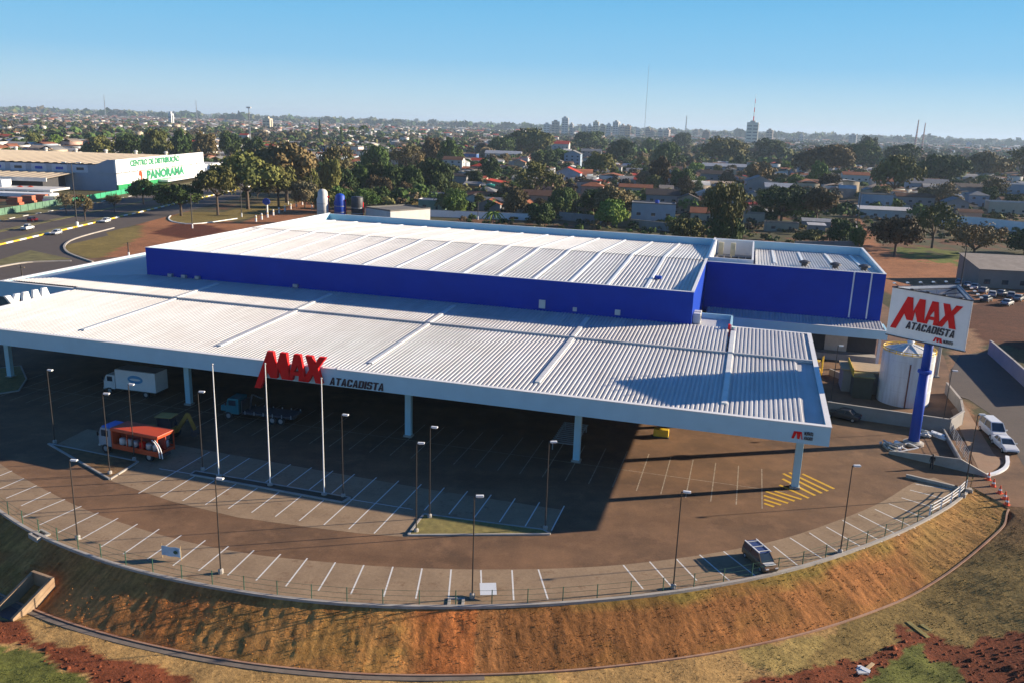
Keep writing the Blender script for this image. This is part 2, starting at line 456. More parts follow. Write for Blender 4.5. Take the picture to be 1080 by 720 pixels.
redR = zone([(770, 724), (880, 700), (924, 689), (951, 676), (949, 658), (962, 660), (960, 668), (985, 669), (984, 674), (1004, 676), (1003, 681), (1027, 684), (1044, 671), (1061, 672), (1062, 666), (1130, 660), (1130, 780), (700, 780)], -2.4)
C[redR] = (soil * (.7 + .7 * g3))[redR]
gr = zone([(890, 730), (935, 700), (960, 682), (975, 680), (985, 700), (1015, 702), (1022, 730)], -2.4)
C[gr] = (grass * (.8 + .6 * g3))[gr]
redL = zone([(-60, 640), (0, 653), (18, 656), (42, 676), (83, 684), (117, 692), (167, 703), (200, 714), (250, 740), (130, 740), (110, 722), (83, 712), (55, 700), (28, 680), (0, 679), (-60, 680)], -2.4)
C[redL] = (soil * (.7 + .75 * g3))[redL]
grl = zone([(-60, 682), (0, 683), (28, 684), (55, 703), (80, 714), (105, 726), (60, 780), (-80, 780)], -2.4)
C[grl] = (grass * (.8 + .5 * g3))[grl]
# red earth, verges and lawns behind and beside the store
mid = (Y > 90) & (Y < 470)
redB = zone([(100, 272), (150, 236), (190, 221), (250, 236), (330, 207), (345, 222), (240, 252), (150, 275)], 0) | zone([(885, 250), (905, 228), (930, 262), (1000, 272), (1085, 282), (1085, 330), (1010, 320), (935, 310)], 0)
C[redB & mid] = (np.array((.29, .125, .058)) * (.75 + .55 * n2))[redB & mid]
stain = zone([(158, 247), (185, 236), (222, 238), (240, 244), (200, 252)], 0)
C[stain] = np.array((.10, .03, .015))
lawn = zone([(68, 264), (76, 253), (120, 242), (150, 238), (148, 250), (100, 276)], 0) | zone([(176, 232), (188, 224), (236, 224), (300, 208), (320, 212), (262, 231), (215, 236), (190, 236)], 0) | zone([(395, 205), (450, 205), (450, 216), (395, 216)], 0)
C[lawn & mid] = (np.array((.20, .15, .048)) * (.75 + .5 * n2))[lawn & mid]
lime = zone([(938, 262), (960, 259), (1000, 264), (1035, 272), (1020, 279), (975, 277), (945, 270)], 0) | zone([(855, 200), (900, 200), (905, 208), (865, 210)], 0) | zone([(985, 188), (1080, 183), (1080, 190), (1000, 193)], 0) | zone([(985, 262), (1040, 270), (1075, 275), (1010, 281)], 0)
lime &= (fbm(X / 4, Y / 4, 41, 3) > .45)
C[lime] = (np.array((.13, .15, .03)) * (.7 + .6 * n2))[lime]
shaded_soil = zone([(1000, 345), (1030, 318), (1100, 318), (1100, 372), (1046, 362), (1030, 372), (1008, 378)], 0)  # dark red soil with the shade lying on it put into the colour
C[shaded_soil & mid] = (np.array((.10, .04, .022)) * (.7 + .6 * n2))[shaded_soil & mid]
dirt = zone([(985, 420), (996, 392), (1004, 352), (1024, 346), (1040, 366), (1018, 374), (1010, 396), (1030, 440)], 0)
C[dirt & mid] = (np.array((.27, .155, .085)) * (.8 + .4 * n2))[dirt & mid]
verts = np.stack([X, Y, Z], -1).reshape(-1, 3)
ii = np.arange(NX * NY).reshape(NY, NX)
quads = np.stack([ii[:-1, :-1], ii[:-1, 1:], ii[1:, 1:], ii[1:, :-1]], -1).reshape(-1, 4)
def np_mesh(name, v, q, col=None, mats=(), smooth=False, midx=None):
    me = bpy.data.meshes.new(name); k = q.shape[1]
    me.vertices.add(len(v)); me.vertices.foreach_set('co', np.ascontiguousarray(v, np.float32).ravel())
    me.loops.add(q.size); me.loops.foreach_set('vertex_index', np.ascontiguousarray(q, np.int32).ravel())
    me.polygons.add(len(q)); me.polygons.foreach_set('loop_start', np.arange(0, q.size, k, dtype=np.int32))
    if smooth: me.polygons.foreach_set('use_smooth', np.ones(len(q), bool))
    for mt in mats: me.materials.append(mt)
    if midx is not None: me.polygons.foreach_set('material_index', np.ascontiguousarray(midx, np.int32))
    me.update(calc_edges=True); me.validate()
    if col is not None:
        at = me.color_attributes.new('tint', 'FLOAT_COLOR', 'POINT')
        c4 = np.concatenate([col, np.ones((len(col), 1))], 1).astype(np.float32); at.data.foreach_set('color', c4.ravel())
    return me
def tint_mat(name, fine=3.0, bump=.4, rough=.95, amt=.45, streak=None, spec=.15, bdist=.12):
    mt, nt, b = _new(name)
    at = nt.nodes.new('ShaderNodeAttribute'); at.attribute_name = 'tint'
    p = geo_pos(nt)
    n = noise(nt, fine, 6, .72, p)
    g = mixc(nt, ramp(nt, n.outputs[0], .28, .72), (1 - amt,) * 3, (1 + amt,) * 3)
    c = mixc(nt, 1.0, at.outputs['Color'], g, 'MULTIPLY')
    n0 = noise(nt, fine * .18, 5, .65, p)
    g0 = mixc(nt, ramp(nt, n0.outputs[0], .3, .7), (.78, .8, .8), (1.22, 1.2, 1.15))
    c = mixc(nt, 1.0, c, g0, 'MULTIPLY')
    nt.links.new(c, b.inputs['Base Color']); b.inputs['Roughness'].default_value = rough; b.inputs['Specular IOR Level'].default_value = spec
    bp = nt.nodes.new('ShaderNodeBump'); bp.inputs['Strength'].default_value = bump; bp.inputs['Distance'].default_value = bdist
    nt.links.new(n.outputs[0], bp.inputs['Height']); nt.links.new(bp.outputs[0], b.inputs['Normal'])
    return mt
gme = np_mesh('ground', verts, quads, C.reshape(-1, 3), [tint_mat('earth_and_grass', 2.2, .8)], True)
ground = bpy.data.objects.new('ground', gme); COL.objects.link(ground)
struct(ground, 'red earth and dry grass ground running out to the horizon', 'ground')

# ---- embankment below the car park: turfed bank with bare earth patches
i0, i1 = 60, len(EDGE)
path = resample(EDGE[i0:], .16); nrow = 40
off = [bank_off(path, SLOPE_W * k / (nrow - 1), .16) for k in range(nrow)]
P = np.array(off); ex, ey = P[..., 0], P[..., 1]
sfrac = np.linspace(0, 1, nrow)[:, None] * np.ones(ex.shape)
dd = sfrac * SLOPE_W
ez = ground_height(ex, ey, dd)
arc = np.arange(len(path))[None, :] * .16 + 0 * ex
nzv = .8 * (fbm(arc * 1.9, dd * .8, 51, 4) - .5) + .45 * (fbm(arc * 5.5, dd * .9, 52, 3) - .5)
wob = np.minimum(1, np.minimum(sfrac, 1 - sfrac) * 6)
ez = ez + nzv * .13 * wob + .02
ex = ex + (fbm(arc * .9, dd * .7, 53, 3) - .5) * .25 * wob; ey = ey + (fbm(arc * .9, dd * .7, 54, 3) - .5) * .25 * wob
EC = np.zeros(ex.shape + (3,))
tanb = np.array((.30, .150, .048)); dkgreen = np.array((.215, .128, .042)); rust = np.array((.245, .103, .034)); gold = np.array((.265, .142, .046)); grn = np.array((.15, .14, .03))
xk = [-60, -46, -40, -36, -23.6, -22.6, -8, -5.5, 2, 5.5, 24, 36, 38.5, 40, 60]
ck = [dkgreen, dkgreen * .9, dkgreen, tanb, tanb * .95, dkgreen * 1.05, dkgreen * 1.2, rust, rust, rust * .9, rust * .95, rust * 1.05, gold * .9, gold, gold]
ck = np.array(ck); warp = ex + (fbm(arc * .5, dd * .5, 55, 3) - .5) * 2.2
for c in range(3): EC[..., c] = np.interp(warp, xk, ck[:, c])
topg = (sstep(.30, .05, sfrac + .35 * (fbm(arc * .3, dd, 56, 3) - .5)) * sstep(2, 8, ex) * (1 - sstep(34, 38, ex)))[..., None]
EC = EC * (1 - .55 * topg) + grn * .55 * topg
patch = (sstep(.55, .66, fbm(arc * .25, dd * .3, 57, 4)))[..., None]
EC = EC * (1 - .5 * patch) + rust * .75 * .5 * patch
streak = fbm(arc * 3.2, dd * .22, 58, 4)[..., None]
EC = EC * np.where(ex[..., None] < 0, 1.5, 1.15) * (.62 + .76 * streak)  # left half brightened in colour to stand in for grazing sun
fine = fbm(arc * 7.0, dd * 1.2, 59, 3)[..., None]
EC = EC * (.62 + .76 * fine)
EC = np.where(ex[..., None] < -2, EC * np.array((1.18, .95, .85)), EC)  # left side warmed in colour to offset the blue shade on it
greenp = sstep(.5, .62, fbm(arc * .35, dd * .6, 60, 4))[..., None] * .18
EC = EC * (1 - greenp) + EC * np.array((.62, .95, .6)) * greenp
ii = np.arange(ex.size).reshape(ex.shape)
q = np.stack([ii[:-1, :-1], ii[1:, :-1], ii[1:, 1:], ii[:-1, 1:]], -1).reshape(-1, 4)
eme = np_mesh('embankment', np.stack([ex, ey, ez], -1).reshape(-1, 3), q, EC.reshape(-1, 3), [tint_mat('bank_turf', 3.5, .6, amt=.32, bdist=.15)], True)
emb_o = bpy.data.objects.new('embankment', eme); COL.objects.link(emb_o)
struct(emb_o, 'curved turf and red earth bank falling away below the car park', 'embankment')

# ---- asphalt, pavers, kerbs
def strip_along(path, w, h, zfun=None, z0=0, name='kerb', mat=None, inset=0):
    a = offset_curve(path, inset); b = offset_curve(path, inset + w); mb = MB()
    n = len(path); v = []
    for i in range(n):
        za = z0 if zfun is None else zfun(*a[i]) + z0
        v += [(a[i][0], a[i][1], za - .3), (a[i][0], a[i][1], za + h), (b[i][0], b[i][1], za + h), (b[i][0], b[i][1], za - .3)]
    f = []
    for i in range(n - 1):
        k = 4 * i; f += [(k + j, k + (j + 1) % 4, k + 4 + (j + 1) % 4, k + 4 + j) for j in range(4)]
    f += [(0, 3, 2, 1), (4 * n - 4, 4 * n - 3, 4 * n - 2, 4 * n - 1)]
    mb.add(v, f)
    return mb.build(name, mat, recalc=True)
mt, nt, b = _new('dusty_asphalt'); p = geo_pos(nt)
na = noise(nt, .12, 6, .7, p); nb = noise(nt, .45, 5, .7, p); nc = noise(nt, 6, 4, .7, p)
c = mixc(nt, ramp(nt, na.outputs[0], .32, .68), (.118, .070, .041), (.245, .138, .073))
c = mixc(nt, ramp(nt, nb.outputs[0], .5, .78), c, (.275, .155, .083))
c = mixc(nt, ramp(nt, nc.outputs[0], .35, .7), mixc(nt, 1.0, c, (.82, .82, .84), 'MULTIPLY'), mixc(nt, 1.0, c, (1.12, 1.1, 1.08), 'MULTIPLY'))
# long faint tyre sweeps
wv = nt.nodes.new('ShaderNodeTexNoise'); wv.inputs['Scale'].default_value = 1.0; wv.inputs['Detail'].default_value = 3
mp = nt.nodes.new('ShaderNodeMapping'); mp.inputs['Scale'].default_value = (.06, .28, 1); mp.inputs['Rotation'].default_value = (0, 0, .2)
nt.links.new(p, mp.inputs[0]); nt.links.new(mp.outputs[0], wv.inputs['Vector'])
c = mixc(nt, ramp(nt, wv.outputs[0], .45, .7), c, mixc(nt, 1.0, c, (.78, .77, .77), 'MULTIPLY'))
c = mixc(nt, ramp(nt, noise(nt, .9, 5, .75, p).outputs[0], .64, .74), c, mixc(nt, 1.0, c, (.62, .62, .64), 'MULTIPLY'))
nt.links.new(c, b.inputs['Base Color']); b.inputs['Roughness'].default_value = .9; b.inputs['Specular IOR Level'].default_value = .25
bp = nt.nodes.new('ShaderNodeBump'); bp.inputs['Strength'].default_value = .25; bp.inputs['Distance'].default_value = .03
nt.links.new(nc.outputs[0], bp.inputs['Height']); nt.links.new(bp.outputs[0], b.inputs['Normal'])
M['asphalt'] = mt
mt, nt, b = _new('paver_bays'); p = geo_pos(nt)
na = noise(nt, .3, 6, .7, p); nc = noise(nt, 3.5, 5, .75, p)
c = mixc(nt, ramp(nt, na.outputs[0], .3, .72), (.235, .163, .102), (.345, .245, .152))
c = mixc(nt, ramp(nt, noise(nt, .7, 6, .75, p).outputs[0], .56, .74), c, (.17, .095, .055))
c = mixc(nt, ramp(nt, nc.outputs[0], .3, .7), mixc(nt, 1.0, c, (.85, .85, .85), 'MULTIPLY'), mixc(nt, 1.0, c, (1.12, 1.12, 1.12), 'MULTIPLY'))
c = mixc(nt, ramp(nt, noise(nt, 1.1, 5, .75, p).outputs[0], .63, .73), c, mixc(nt, 1.0, c, (.6, .58, .57), 'MULTIPLY'))
nt.links.new(c, b.inputs['Base Color']); b.inputs['Roughness'].default_value = .9; b.inputs['Specular IOR Level'].default_value = .2
M['paver'] = mt
mt, nt, b = _new('road_asphalt'); p = geo_pos(nt)
na = noise(nt, .25, 6, .7, p); nc = noise(nt, 2.5, 5, .75, p)
c = mixc(nt, ramp(nt, na.outputs[0], .3, .72), (.062, .056, .055), (.10, .085, .075))
c = mixc(nt, ramp(nt, nc.outputs[0], .3, .75), c, (.12, .09, .07)); nt.links.new(c, b.inputs['Base Color']); b.inputs['Roughness'].default_value = .9; b.inputs['Specular IOR Level'].default_value = .25
M['road'] = mt
def worn(name, col, under, lo=.28, hi=.42):
    mt, nt, b = _new(name); p = geo_pos(nt)
    c = mixc(nt, ramp(nt, noise(nt, 2.5, 6, .8, p).outputs[0], lo, hi), under, col)
    nt.links.new(c, b.inputs['Base Color']); b.inputs['Roughness'].default_value = .8; return mt
M['line'] = worn('white_road_paint', (.66, .64, .6), (.25, .2, .15))
M['thinline'] = worn('faint_road_paint', (.42, .34, .25), (.13, .09, .06), .34, .56)
M['yline'] = worn('yellow_road_paint', (.62, .36, .02), (.3, .18, .06))

lot = MB().prism(lotpoly, -.25, .0).build('parking_lot', M['asphalt'])
struct(lot, 'dusty brown asphalt car park around the store', 'car park')

inner = [(-66, 93)] + [tuple(G(x, y)[:2]) for x, y in [(0, 490), (40, 512), (90, 538), (150, 558), (200, 572), (270, 585), (330, 591), (400, 597), (480, 600), (560, 600), (640, 597), (720, 588), (780, 578), (830, 567), (880, 550), (930, 530), (962, 508), (985, 503)]]
inner = chaikin(inner, 2)
outer = [p for p in EDGE[i0 + 20::2] if p[0] < 48.8]
arcpoly = [p for p in inner] + [(48.6, 83.4)] + outer[::-1]
arc_o = MB().prism(arcpoly, -.2, .006).build('paved_bays', M['paver'])
struct(arc_o, 'curved band of pale paved parking bays along the bank edge', 'paving')
midpoly = pxz([(92, 452), (200, 471), (300, 489), (455, 516), (592, 537), (581, 563), (447, 542), (431, 566), (380, 562), (330, 556), (250, 545), (180, 528), (115, 506), (146, 487), (60, 468)], 0)
mid_o = MB().prism(midpoly, -.2, .006).build('paved_bays', M['paver'])
struct(mid_o, 'middle block of paved parking bays behind the flagpoles', 'paving')

def line_quad(mb, a, b, w, z):
    a, b = Vector(a[:2]), Vector(b[:2]); d = (b - a).normalized(); n = Vector((-d.y, d.x)) * w / 2
    mb.add([(a.x - n.x, a.y - n.y, z), (b.x - n.x, b.y - n.y, z), (b.x + n.x, b.y + n.y, z), (a.x + n.x, a.y + n.y, z)], [(0, 1, 2, 3)])
zoomA = lambda x, y: (x / 2.77, 460 + y / 2.77)
zoomB = lambda x, y: (270 + x / 2.77, 460 + y / 2.77)
zoomC = lambda x, y: (540 + x / 2.77, 460 + y / 2.77)
zoomD = lambda x, y: (810 + x / 2.571, 440 + y / 2.571)
lines = []
for a in [((35, 100), (-10, 118)), ((70, 122), (0, 152)), ((107, 143), (18, 180)), ((148, 162), (62, 202)), ((190, 183), (65, 235)), ((238, 203), (115, 258)), ((288, 222), (170, 280)), ((345, 238), (235, 300)), ((402, 255), (295, 322)), ((465, 270), (360, 343)), ((530, 288), (430, 358)), ((600, 303), (505, 377)), ((668, 320), (580, 392)), ((742, 332), (665, 405))]: lines.append([zoomA(*q) for q in a])
for a in [((72, 343), (0, 420)), ((150, 355), (87, 437)), ((232, 367), (182, 450)), ((315, 375), (277, 460)), ((400, 380), (373, 467)), ((485, 385), (467, 473)), ((570, 388), (562, 478)), ((657, 390), (659, 452))]: lines.append([zoomB(*q) for q in a])
for a in [((0, 390), (5, 478)), ((77, 388), (105, 475)), ((325, 375), (383, 445)), ((402, 365), (468, 440)), ((480, 357), (540, 420)), ((548, 345), (635, 420)), ((618, 335), (715, 410)), ((690, 322), (790, 400))]: lines.append([zoomC(*q) for q in a])
for a in [((15, 348), (80, 400)), ((60, 326), (155, 387)), ((112, 312), (200, 370)), ((158, 296), (262, 355)), ((202, 278), (310, 337)), ((245, 262), (357, 320)), ((290, 248), (400, 300)), ((328, 233), (440, 278)), ((362, 217), (455, 245)), ((385, 196), (480, 220)), ((400, 180), (500, 195))]: lines.append([zoomD(*q) for q in a])
mbl = MB()
for a, b2 in lines: line_quad(mbl, G(*a), G(*b2), .13, .011)
# middle block: double rows drawn in the store's own axes
ANG = R(15.4); UU = Vector((math.cos(ANG), -math.sin(ANG))); VV = Vector((math.sin(ANG), math.cos(ANG)))
_c = G(877, 450, 9.8); C0 = Vector((_c.x, _c.y))
def W(u, v): return C0 + UU * u + VV * v
for k in range(17):
    u = -23.9 - 2.5 * k
    front = -15.8 if 4 <= k <= 16 else -10.3
    line_quad(mbl, W(u, -4.4), W(u, front if k >= 6 else -9.9), .12, .011)
line_quad(mbl, W(-37.5, -10.1), W(-66, -10.1), .10, .0125)
lo = mbl.build('bay_lines', M['line']); struct(lo, 'white painted lines of the paved parking bays', 'road marking')
mbl = MB()
for k in range(42):
    u = -5.2 - 2.49 * k
    line_quad(mbl, W(u, 12.2), W(u, 1.6), .11, .008)
line_quad(mbl, W(-2.7, 6.6), W(-104, 6.6), .10, .0105)
lo = mbl.build('bay_lines', M['thinline']); struct(lo, 'thin dusty lines of the parking bays under the canopy', 'road marking')
mbl = MB()     # yellow hatching round the corner pillar
hz = lambda x, y: (700 + x / 5.4, 440 + y / 5.4)
for a in [((660, 383), (825, 458)), ((676, 348), (862, 443)), ((680, 318), (900, 430)), ((715, 312), (935, 418)), ((790, 320), (970, 405)), ((632, 418), (785, 465)), ((582, 420), (745, 475)), ((570, 443), (708, 487)), ((570, 466), (668, 497)), ((572, 488), (628, 507))]:
    line_quad(mbl, G(*hz(*a[0])), G(*hz(*a[1])), .36, .012)
lo = mbl.build('hatched_marking', M['yline']); struct(lo, 'yellow hatched no parking marking at the corner pillar', 'road marking')

edge_vis = [p for p in EDGE[i0:]]
kb = strip_along(edge_vis, .28, .16, name='kerb', mat=M['concrete'], inset=-.12); struct(kb, 'pale concrete kerb along the top of the bank', 'kerb')
botp = bank_off(EDGE[i0:], SLOPE_W + .05)
botp = [p for p in botp]
kb = strip_along(botp[60:], .16, .12, zfun=gh, name='kerb', mat=M['concrete_red'], inset=0); struct(kb, 'red stained concrete kerb along the foot of the bank', 'kerb')
gut = [p for p in botp if p[0] < -1 and p[0] > -44]
gt = strip_along(gut, .42, .02, zfun=gh, z0=.03, name='drain_channel', mat=paint('wet_dark_concrete', (.17, .135, .105), .85, .25, 1.2), inset=.23); struct(gt, 'dark drain channel at the foot of the bank', 'drain')

# islands
def island(pts, label, matc, kerb=True, h=.14):
    w = pxz(pts, 0)
    o = MB().prism(w, -.1, h - .02).build('island', matc); struct(o, label, 'traffic island')
    if kerb:
        mbk = MB(); n = len(w)
        for i in range(n):
            a, b2 = Vector(w[i] + (0,)), Vector(w[(i + 1) % n] + (0,)); mbk.beam(a + Vector((0, 0, h / 2)), b2 + Vector((0, 0, h / 2)), .22, h + .02)
        k2 = mbk.build('kerb', M['concrete'], bevel=.02); struct(k2, 'concrete kerb round the ' + label.split(' with')[0].split(' under')[0], 'kerb')
    return o
M['islsoil'] = paint('dry_earth_turf', (.16, .085, .032), .95, .45, 1.3, dirt=(.22, .15, .04), dirt_amt=.7, bump=.6, bscale=5)
M['islgrass'] = paint('dry_grass', (.21, .17, .05), .95, .35, 1.5, dirt=(.12, .12, .03), dirt_amt=.7, bump=.6, bscale=6)
M['isldark'] = paint('dark_planting_soil', (.07, .05, .03), .95, .3, 1.5, dirt=(.05, .06, .02), dirt_amt=.7, bump=.6, bscale=6)
island([(51, 468), (116, 505.5), (146, 487)], 'bare earth triangle island by the orange truck', M['islsoil'])
island([(447, 542.5), (430.5, 564.5), (580, 563.5), (573, 559)], 'grass triangle island with lamp posts', M['islgrass'])
island([(206, 497), (201, 500.5), (361, 530), (369, 525)], 'thin planted strip under the flagpoles', M['isldark'])
island([(-30, 392), (22, 386), (28, 400), (20, 412), (-30, 420)], 'tan patch standing in for sunlight at the far left pillar', M['islgrass'])  # sunlit ground by the pillar, built as a raised tan patch and kerb

# ---- roads
def sheet(name, poly, mat, label, cat, z=.02, th=.3):
    o = MB().prism(poly, z - th, z).build(name, mat); struct(o, label, cat); return o
sheet('road', [(-138.3, 150), (-138.3, 900), (-124.6, 900), (-124.6, 256), (-121, 250), tuple(G(68, 259)[:2]), tuple(G(70, 266)[:2]), tuple(G(97, 278)[:2]), (-104, 172), (-112, 150)], M['road'], 'near carriageway of the avenue beyond the store', 'road')
sheet('road', [(-153, 120), (-153, 900), (-143.2, 900), (-143.2, 120)], M['road'], 'middle carriageway of the avenue with a white pickup', 'road')
sheet('road', [(-168, 120), (-168, 900), (-155.6, 900), (-155.6, 120)], M['road'], 'far carriageway of the avenue with a red car', 'road')
M['verge'] = paint('dry_verge_grass', (.13, .115, .035), .95, .4, .4, dirt=(.2, .12, .05), dirt_amt=.5)
sheet('verge', [(-143.2, 120), (-143.2, 900), (-138.9, 900), (-138.9, 120)], M['verge'], 'thin grass median beside the yellow kerb', 'verge', .10)
sheet('verge', [(-155.6, 120), (-155.6, 900), (-153, 900), (-153, 120)], M['verge'], 'thin grass median before the far carriageway', 'verge', .10)
sheet('verge', [(-176, 120), (-176, 900), (-168, 900), (-168, 120)], M['verge'], 'grass verge below the green fence', 'verge', .10)
sheet('verge', pxz([(-5, 276), (32, 264.5), (74, 273.5), (50, 275), (-5, 280.5)], 0), M['verge'], 'triangular grass splitter island at the store entrance', 'verge', .12)
mbk = MB(); mby = MB()
for k in range(90):
    y = 215 + k * 3.2
    (mby if k % 2 else mbk).box(-138.9, -138.3, y, y + 3.2, -.1, .38)
o = mbk.build('kerb', M['white']); struct(o, 'white blocks of the painted median kerb', 'kerb')
o = mby.build('kerb', M['yellow']); struct(o, 'yellow blocks of the painted median kerb', 'kerb')
mbk = MB()
for k in range(70):
    if k % 2 == 0: mbk.box(-168.4, -168, 240 + k * 4, 243.2 + k * 4, -.1, .3)
o = mbk.build('kerb', M['offwhite']); struct(o, 'pale blocks of the far roadside kerb', 'kerb')
def kerb_px(pts, label, w=.35, h=.22, mat='concrete', z=0):
    w_ = chaikin(pxz(pts, z), 2); mbk = MB()
    for a, b2 in zip(w_[:-1], w_[1:]): mbk.beam((a[0], a[1], z + h / 2), (b2[0], b2[1], z + h / 2), w, h)
    o = mbk.build('kerb', M[mat]); struct(o, label, 'kerb')
kerb_px([(120, 241), (78, 252), (67, 259), (69, 266), (80, 271), (98, 277)], 'round nosed kerb at the avenue turning', .5, .3)
kerb_px([(-5, 283), (25, 277.5), (50, 276.5), (75, 276)], 'curved kerb below the splitter island', .6, .3)
kerb_px([(180, 228), (177, 231), (182, 235), (205, 237.5), (250, 231)], 'pale kerb round the park lawn', .4, .25, 'white')
sheet('road', [(49.7, 84.2), (51.0, 79.4), (64, 79.4), (72, 90), (62, 92), (56.6, 99.0), (52.3, 88.3)], M['asphalt'], 'dusty entrance apron where the traffic cones stand', 'road', .012)
kerb_px([(1040, 502), (1053, 499), (1063, 492), (1062, 482)], 'white kerb on the inside of the road bend', .4, .25, 'white')
sheet('road', pxz([(1003, 415), (1001, 395), (1012, 374), (1042, 371), (1086, 412), (1130, 455), (1130, 520), (1085, 500), (1050, 440), (1022, 421)], 0) , M['road'], 'dark asphalt side road passing the tank', 'road')
M['pavement'] = paint('warm_paving', (.27, .17, .10), .9, .15, .5, dirt=(.3, .12, .06))
sheet('pavement', pxz([(1003, 432), (1016, 425), (1048, 478), (1058, 488), (1040, 501), (1036, 503)], 0), M['pavement'], 'sunlit paved footpath outside the yard wall', 'pavement', .03)
# ================================================================== THE STORE  (local x along the front, y into the depth)
KS = 1.0305         # store and signs scaled about the camera position, to a chosen eaves height of 9.0 m
SROOT = (C0.x * KS, C0.y * KS, CAMH * (1 - KS))
def gl(z): return CAMH - (CAMH - z) / KS       # local height of a true height
def gw(u, v):                                   # local plan position of a ground point found from image pixels
    r_ = W(u, v) / KS - C0; return r_.dot(UU), r_.dot(VV)
store = thing('supermarket_building', 'huge white roofed wholesale store with royal blue upper walls and wide canopy', 'store', SROOT, -ANG); store.scale = (KS,) * 3
def corr(us, fv0, fv1, fz, along='v', pitch=.47, h=.10, prof=((0, 0), (.34, 0), (.46, 1), (.86, 1)), base=None):
    """trapezoid ribbed sheet: ribs run along v (or along u)"""
    mb = MB(); u = us[0]; pts = []
    while u < us[1]:
        for a, b in prof:
            if u + a * pitch < us[1]: pts.append((u + a * pitch, b * h))
        u += pitch
    pts.append((us[1], 0)); v = []; nseg = 6
    for (a, dz) in pts:
        b0, b1 = fv0(a), fv1(a)
        for k in range(nseg + 1):
            b = b0 + (b1 - b0) * k / nseg
            x, y = (a, b) if along == 'v' else (b, a)
            v.append((x, y, fz(x, y) + dz))
    f = []
    n = nseg + 1
    for i in range(len(pts) - 1):
        for k in range(nseg):
            q = (i * n + k, (i + 1) * n + k, (i + 1) * n + k + 1, i * n + k + 1)
            f.append(q if along == 'v' else tuple(reversed(q)))
    mb.add(v, f); return mb
zc = lambda x, y: 9.28 + .034 * y
corr((-104.8, -2.2), lambda a: .5, lambda a: 22.25, zc).build('canopy_roof', M['roof'], store)
zr2 = lambda x, y: 9.43 + .034 * y
hip = lambda a: 34.0 if a > -102 else 34.0 - (-102 - a) * (11.0 / 16.6)
corr((-118.6, -10.4), lambda a: 22.1 if a > -105 else 23.0, lambda a: max(hip(a), 23.05), zr2).build('canopy_roof', M['roof'], store)
corr((-9.9, -.9), lambda a: 22.1, lambda a: 34.6, zr2).build('canopy_roof', M['roof'], store)
MB().add([(-2.25, .42, zc(0, .4) - .12), (-.42, .42, zc(0, .4) - .12), (-.42, 22.3, zc(0, 22) - .12), (-2.25, 22.3, zc(0, 22) - .12)], [(0, 1, 2, 3)]).add([(-.95, 22.3, zr2(0, 22) - .12), (-.42, 22.3, zr2(0, 22) - .12), (-.42, 34.88, zr2(0, 34.9) - .12), (-.95, 34.88, zr2(0, 34.9) - .12)], [(0, 1, 2, 3)]).build('edge_gutter', M['roof'], store)
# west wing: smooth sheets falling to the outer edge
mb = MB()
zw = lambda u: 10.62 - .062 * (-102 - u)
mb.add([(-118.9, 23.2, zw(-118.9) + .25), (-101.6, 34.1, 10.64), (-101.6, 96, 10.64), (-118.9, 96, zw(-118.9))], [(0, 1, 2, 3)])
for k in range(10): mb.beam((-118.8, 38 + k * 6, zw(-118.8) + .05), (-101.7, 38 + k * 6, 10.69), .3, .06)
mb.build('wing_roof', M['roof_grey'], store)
# front and side fascias with a white flashing on top
mb = MB()
mb.box(-105.6, 0, 0, .4, 7.85, 9.72); mb.build('fascia', M['fascia'], store)
MB().extr([(.4, 7.85), (35.4, 7.85), (35.4, 10.55), (.4, 9.72)], (-.4, 0, 0), (0, 1, 0), (0, 0, 1), (.4, 0, 0)).build('side_fascia', M['fascia'], store)
MB().extr([(.4, 7.85), (22.3, 7.85), (22.3, 9.9), (.4, 9.6)], (-105.6, 0, 0), (0, 1, 0), (0, 0, 1), (.35, 0, 0)).build('side_fascia', M['fascia'], store)
MB().box(-119.4, -105.6, 22.35, 22.75, 7.7, 10.05).build('fascia', M['fascia'], store)
MB().box(-119.4, -119.0, 22.75, 96, 7.7, 10.0).build('side_fascia', M['fascia'], store)
MB().box(-10.2, -.4, 34.9, 35.3, 7.85, 10.5).build('side_fascia', M['fascia'], store)
mb = MB(); mb.box(-105.65, .06, -.06, .5, 9.723, 9.80)
mb.extr([(.5, 9.725), (35.45, 10.553), (35.45, 10.63), (.5, 9.80)], (-.47, 0, 0), (0, 1, 0), (0, 0, 1), (.53, 0, 0))
mb.extr([(.5, 9.61), (22.35, 9.91), (22.35, 9.98), (.5, 9.80)], (-105.66, 0, 0), (0, 1, 0), (0, 0, 1), (.48, 0, 0))
mb.box(-119.46, -105.15, 22.29, 22.82, 10.053, 10.12); mb.box(-119.46, -118.93, 22.82, 96, 10.003, 10.08)
mb.box(-10.26, -.47, 34.84, 35.36, 10.56, 10.63)
mb.build('roof_flashing', M['cap'], store)
mb = MB(); mb.box(-10.35, -10.1, 34.0, 40, 9.2, 11.1); mb.box(-15.4, -10.1, 39.8, 40.1, 9.2, 11.1); mb.build('parapet', M['fascia'], store)
mb = MB(); mb.box(-15.3, -10.4, 34.02, 39.8, 9.9, 10.45); mb.build('link_roof', M['roof'], store)
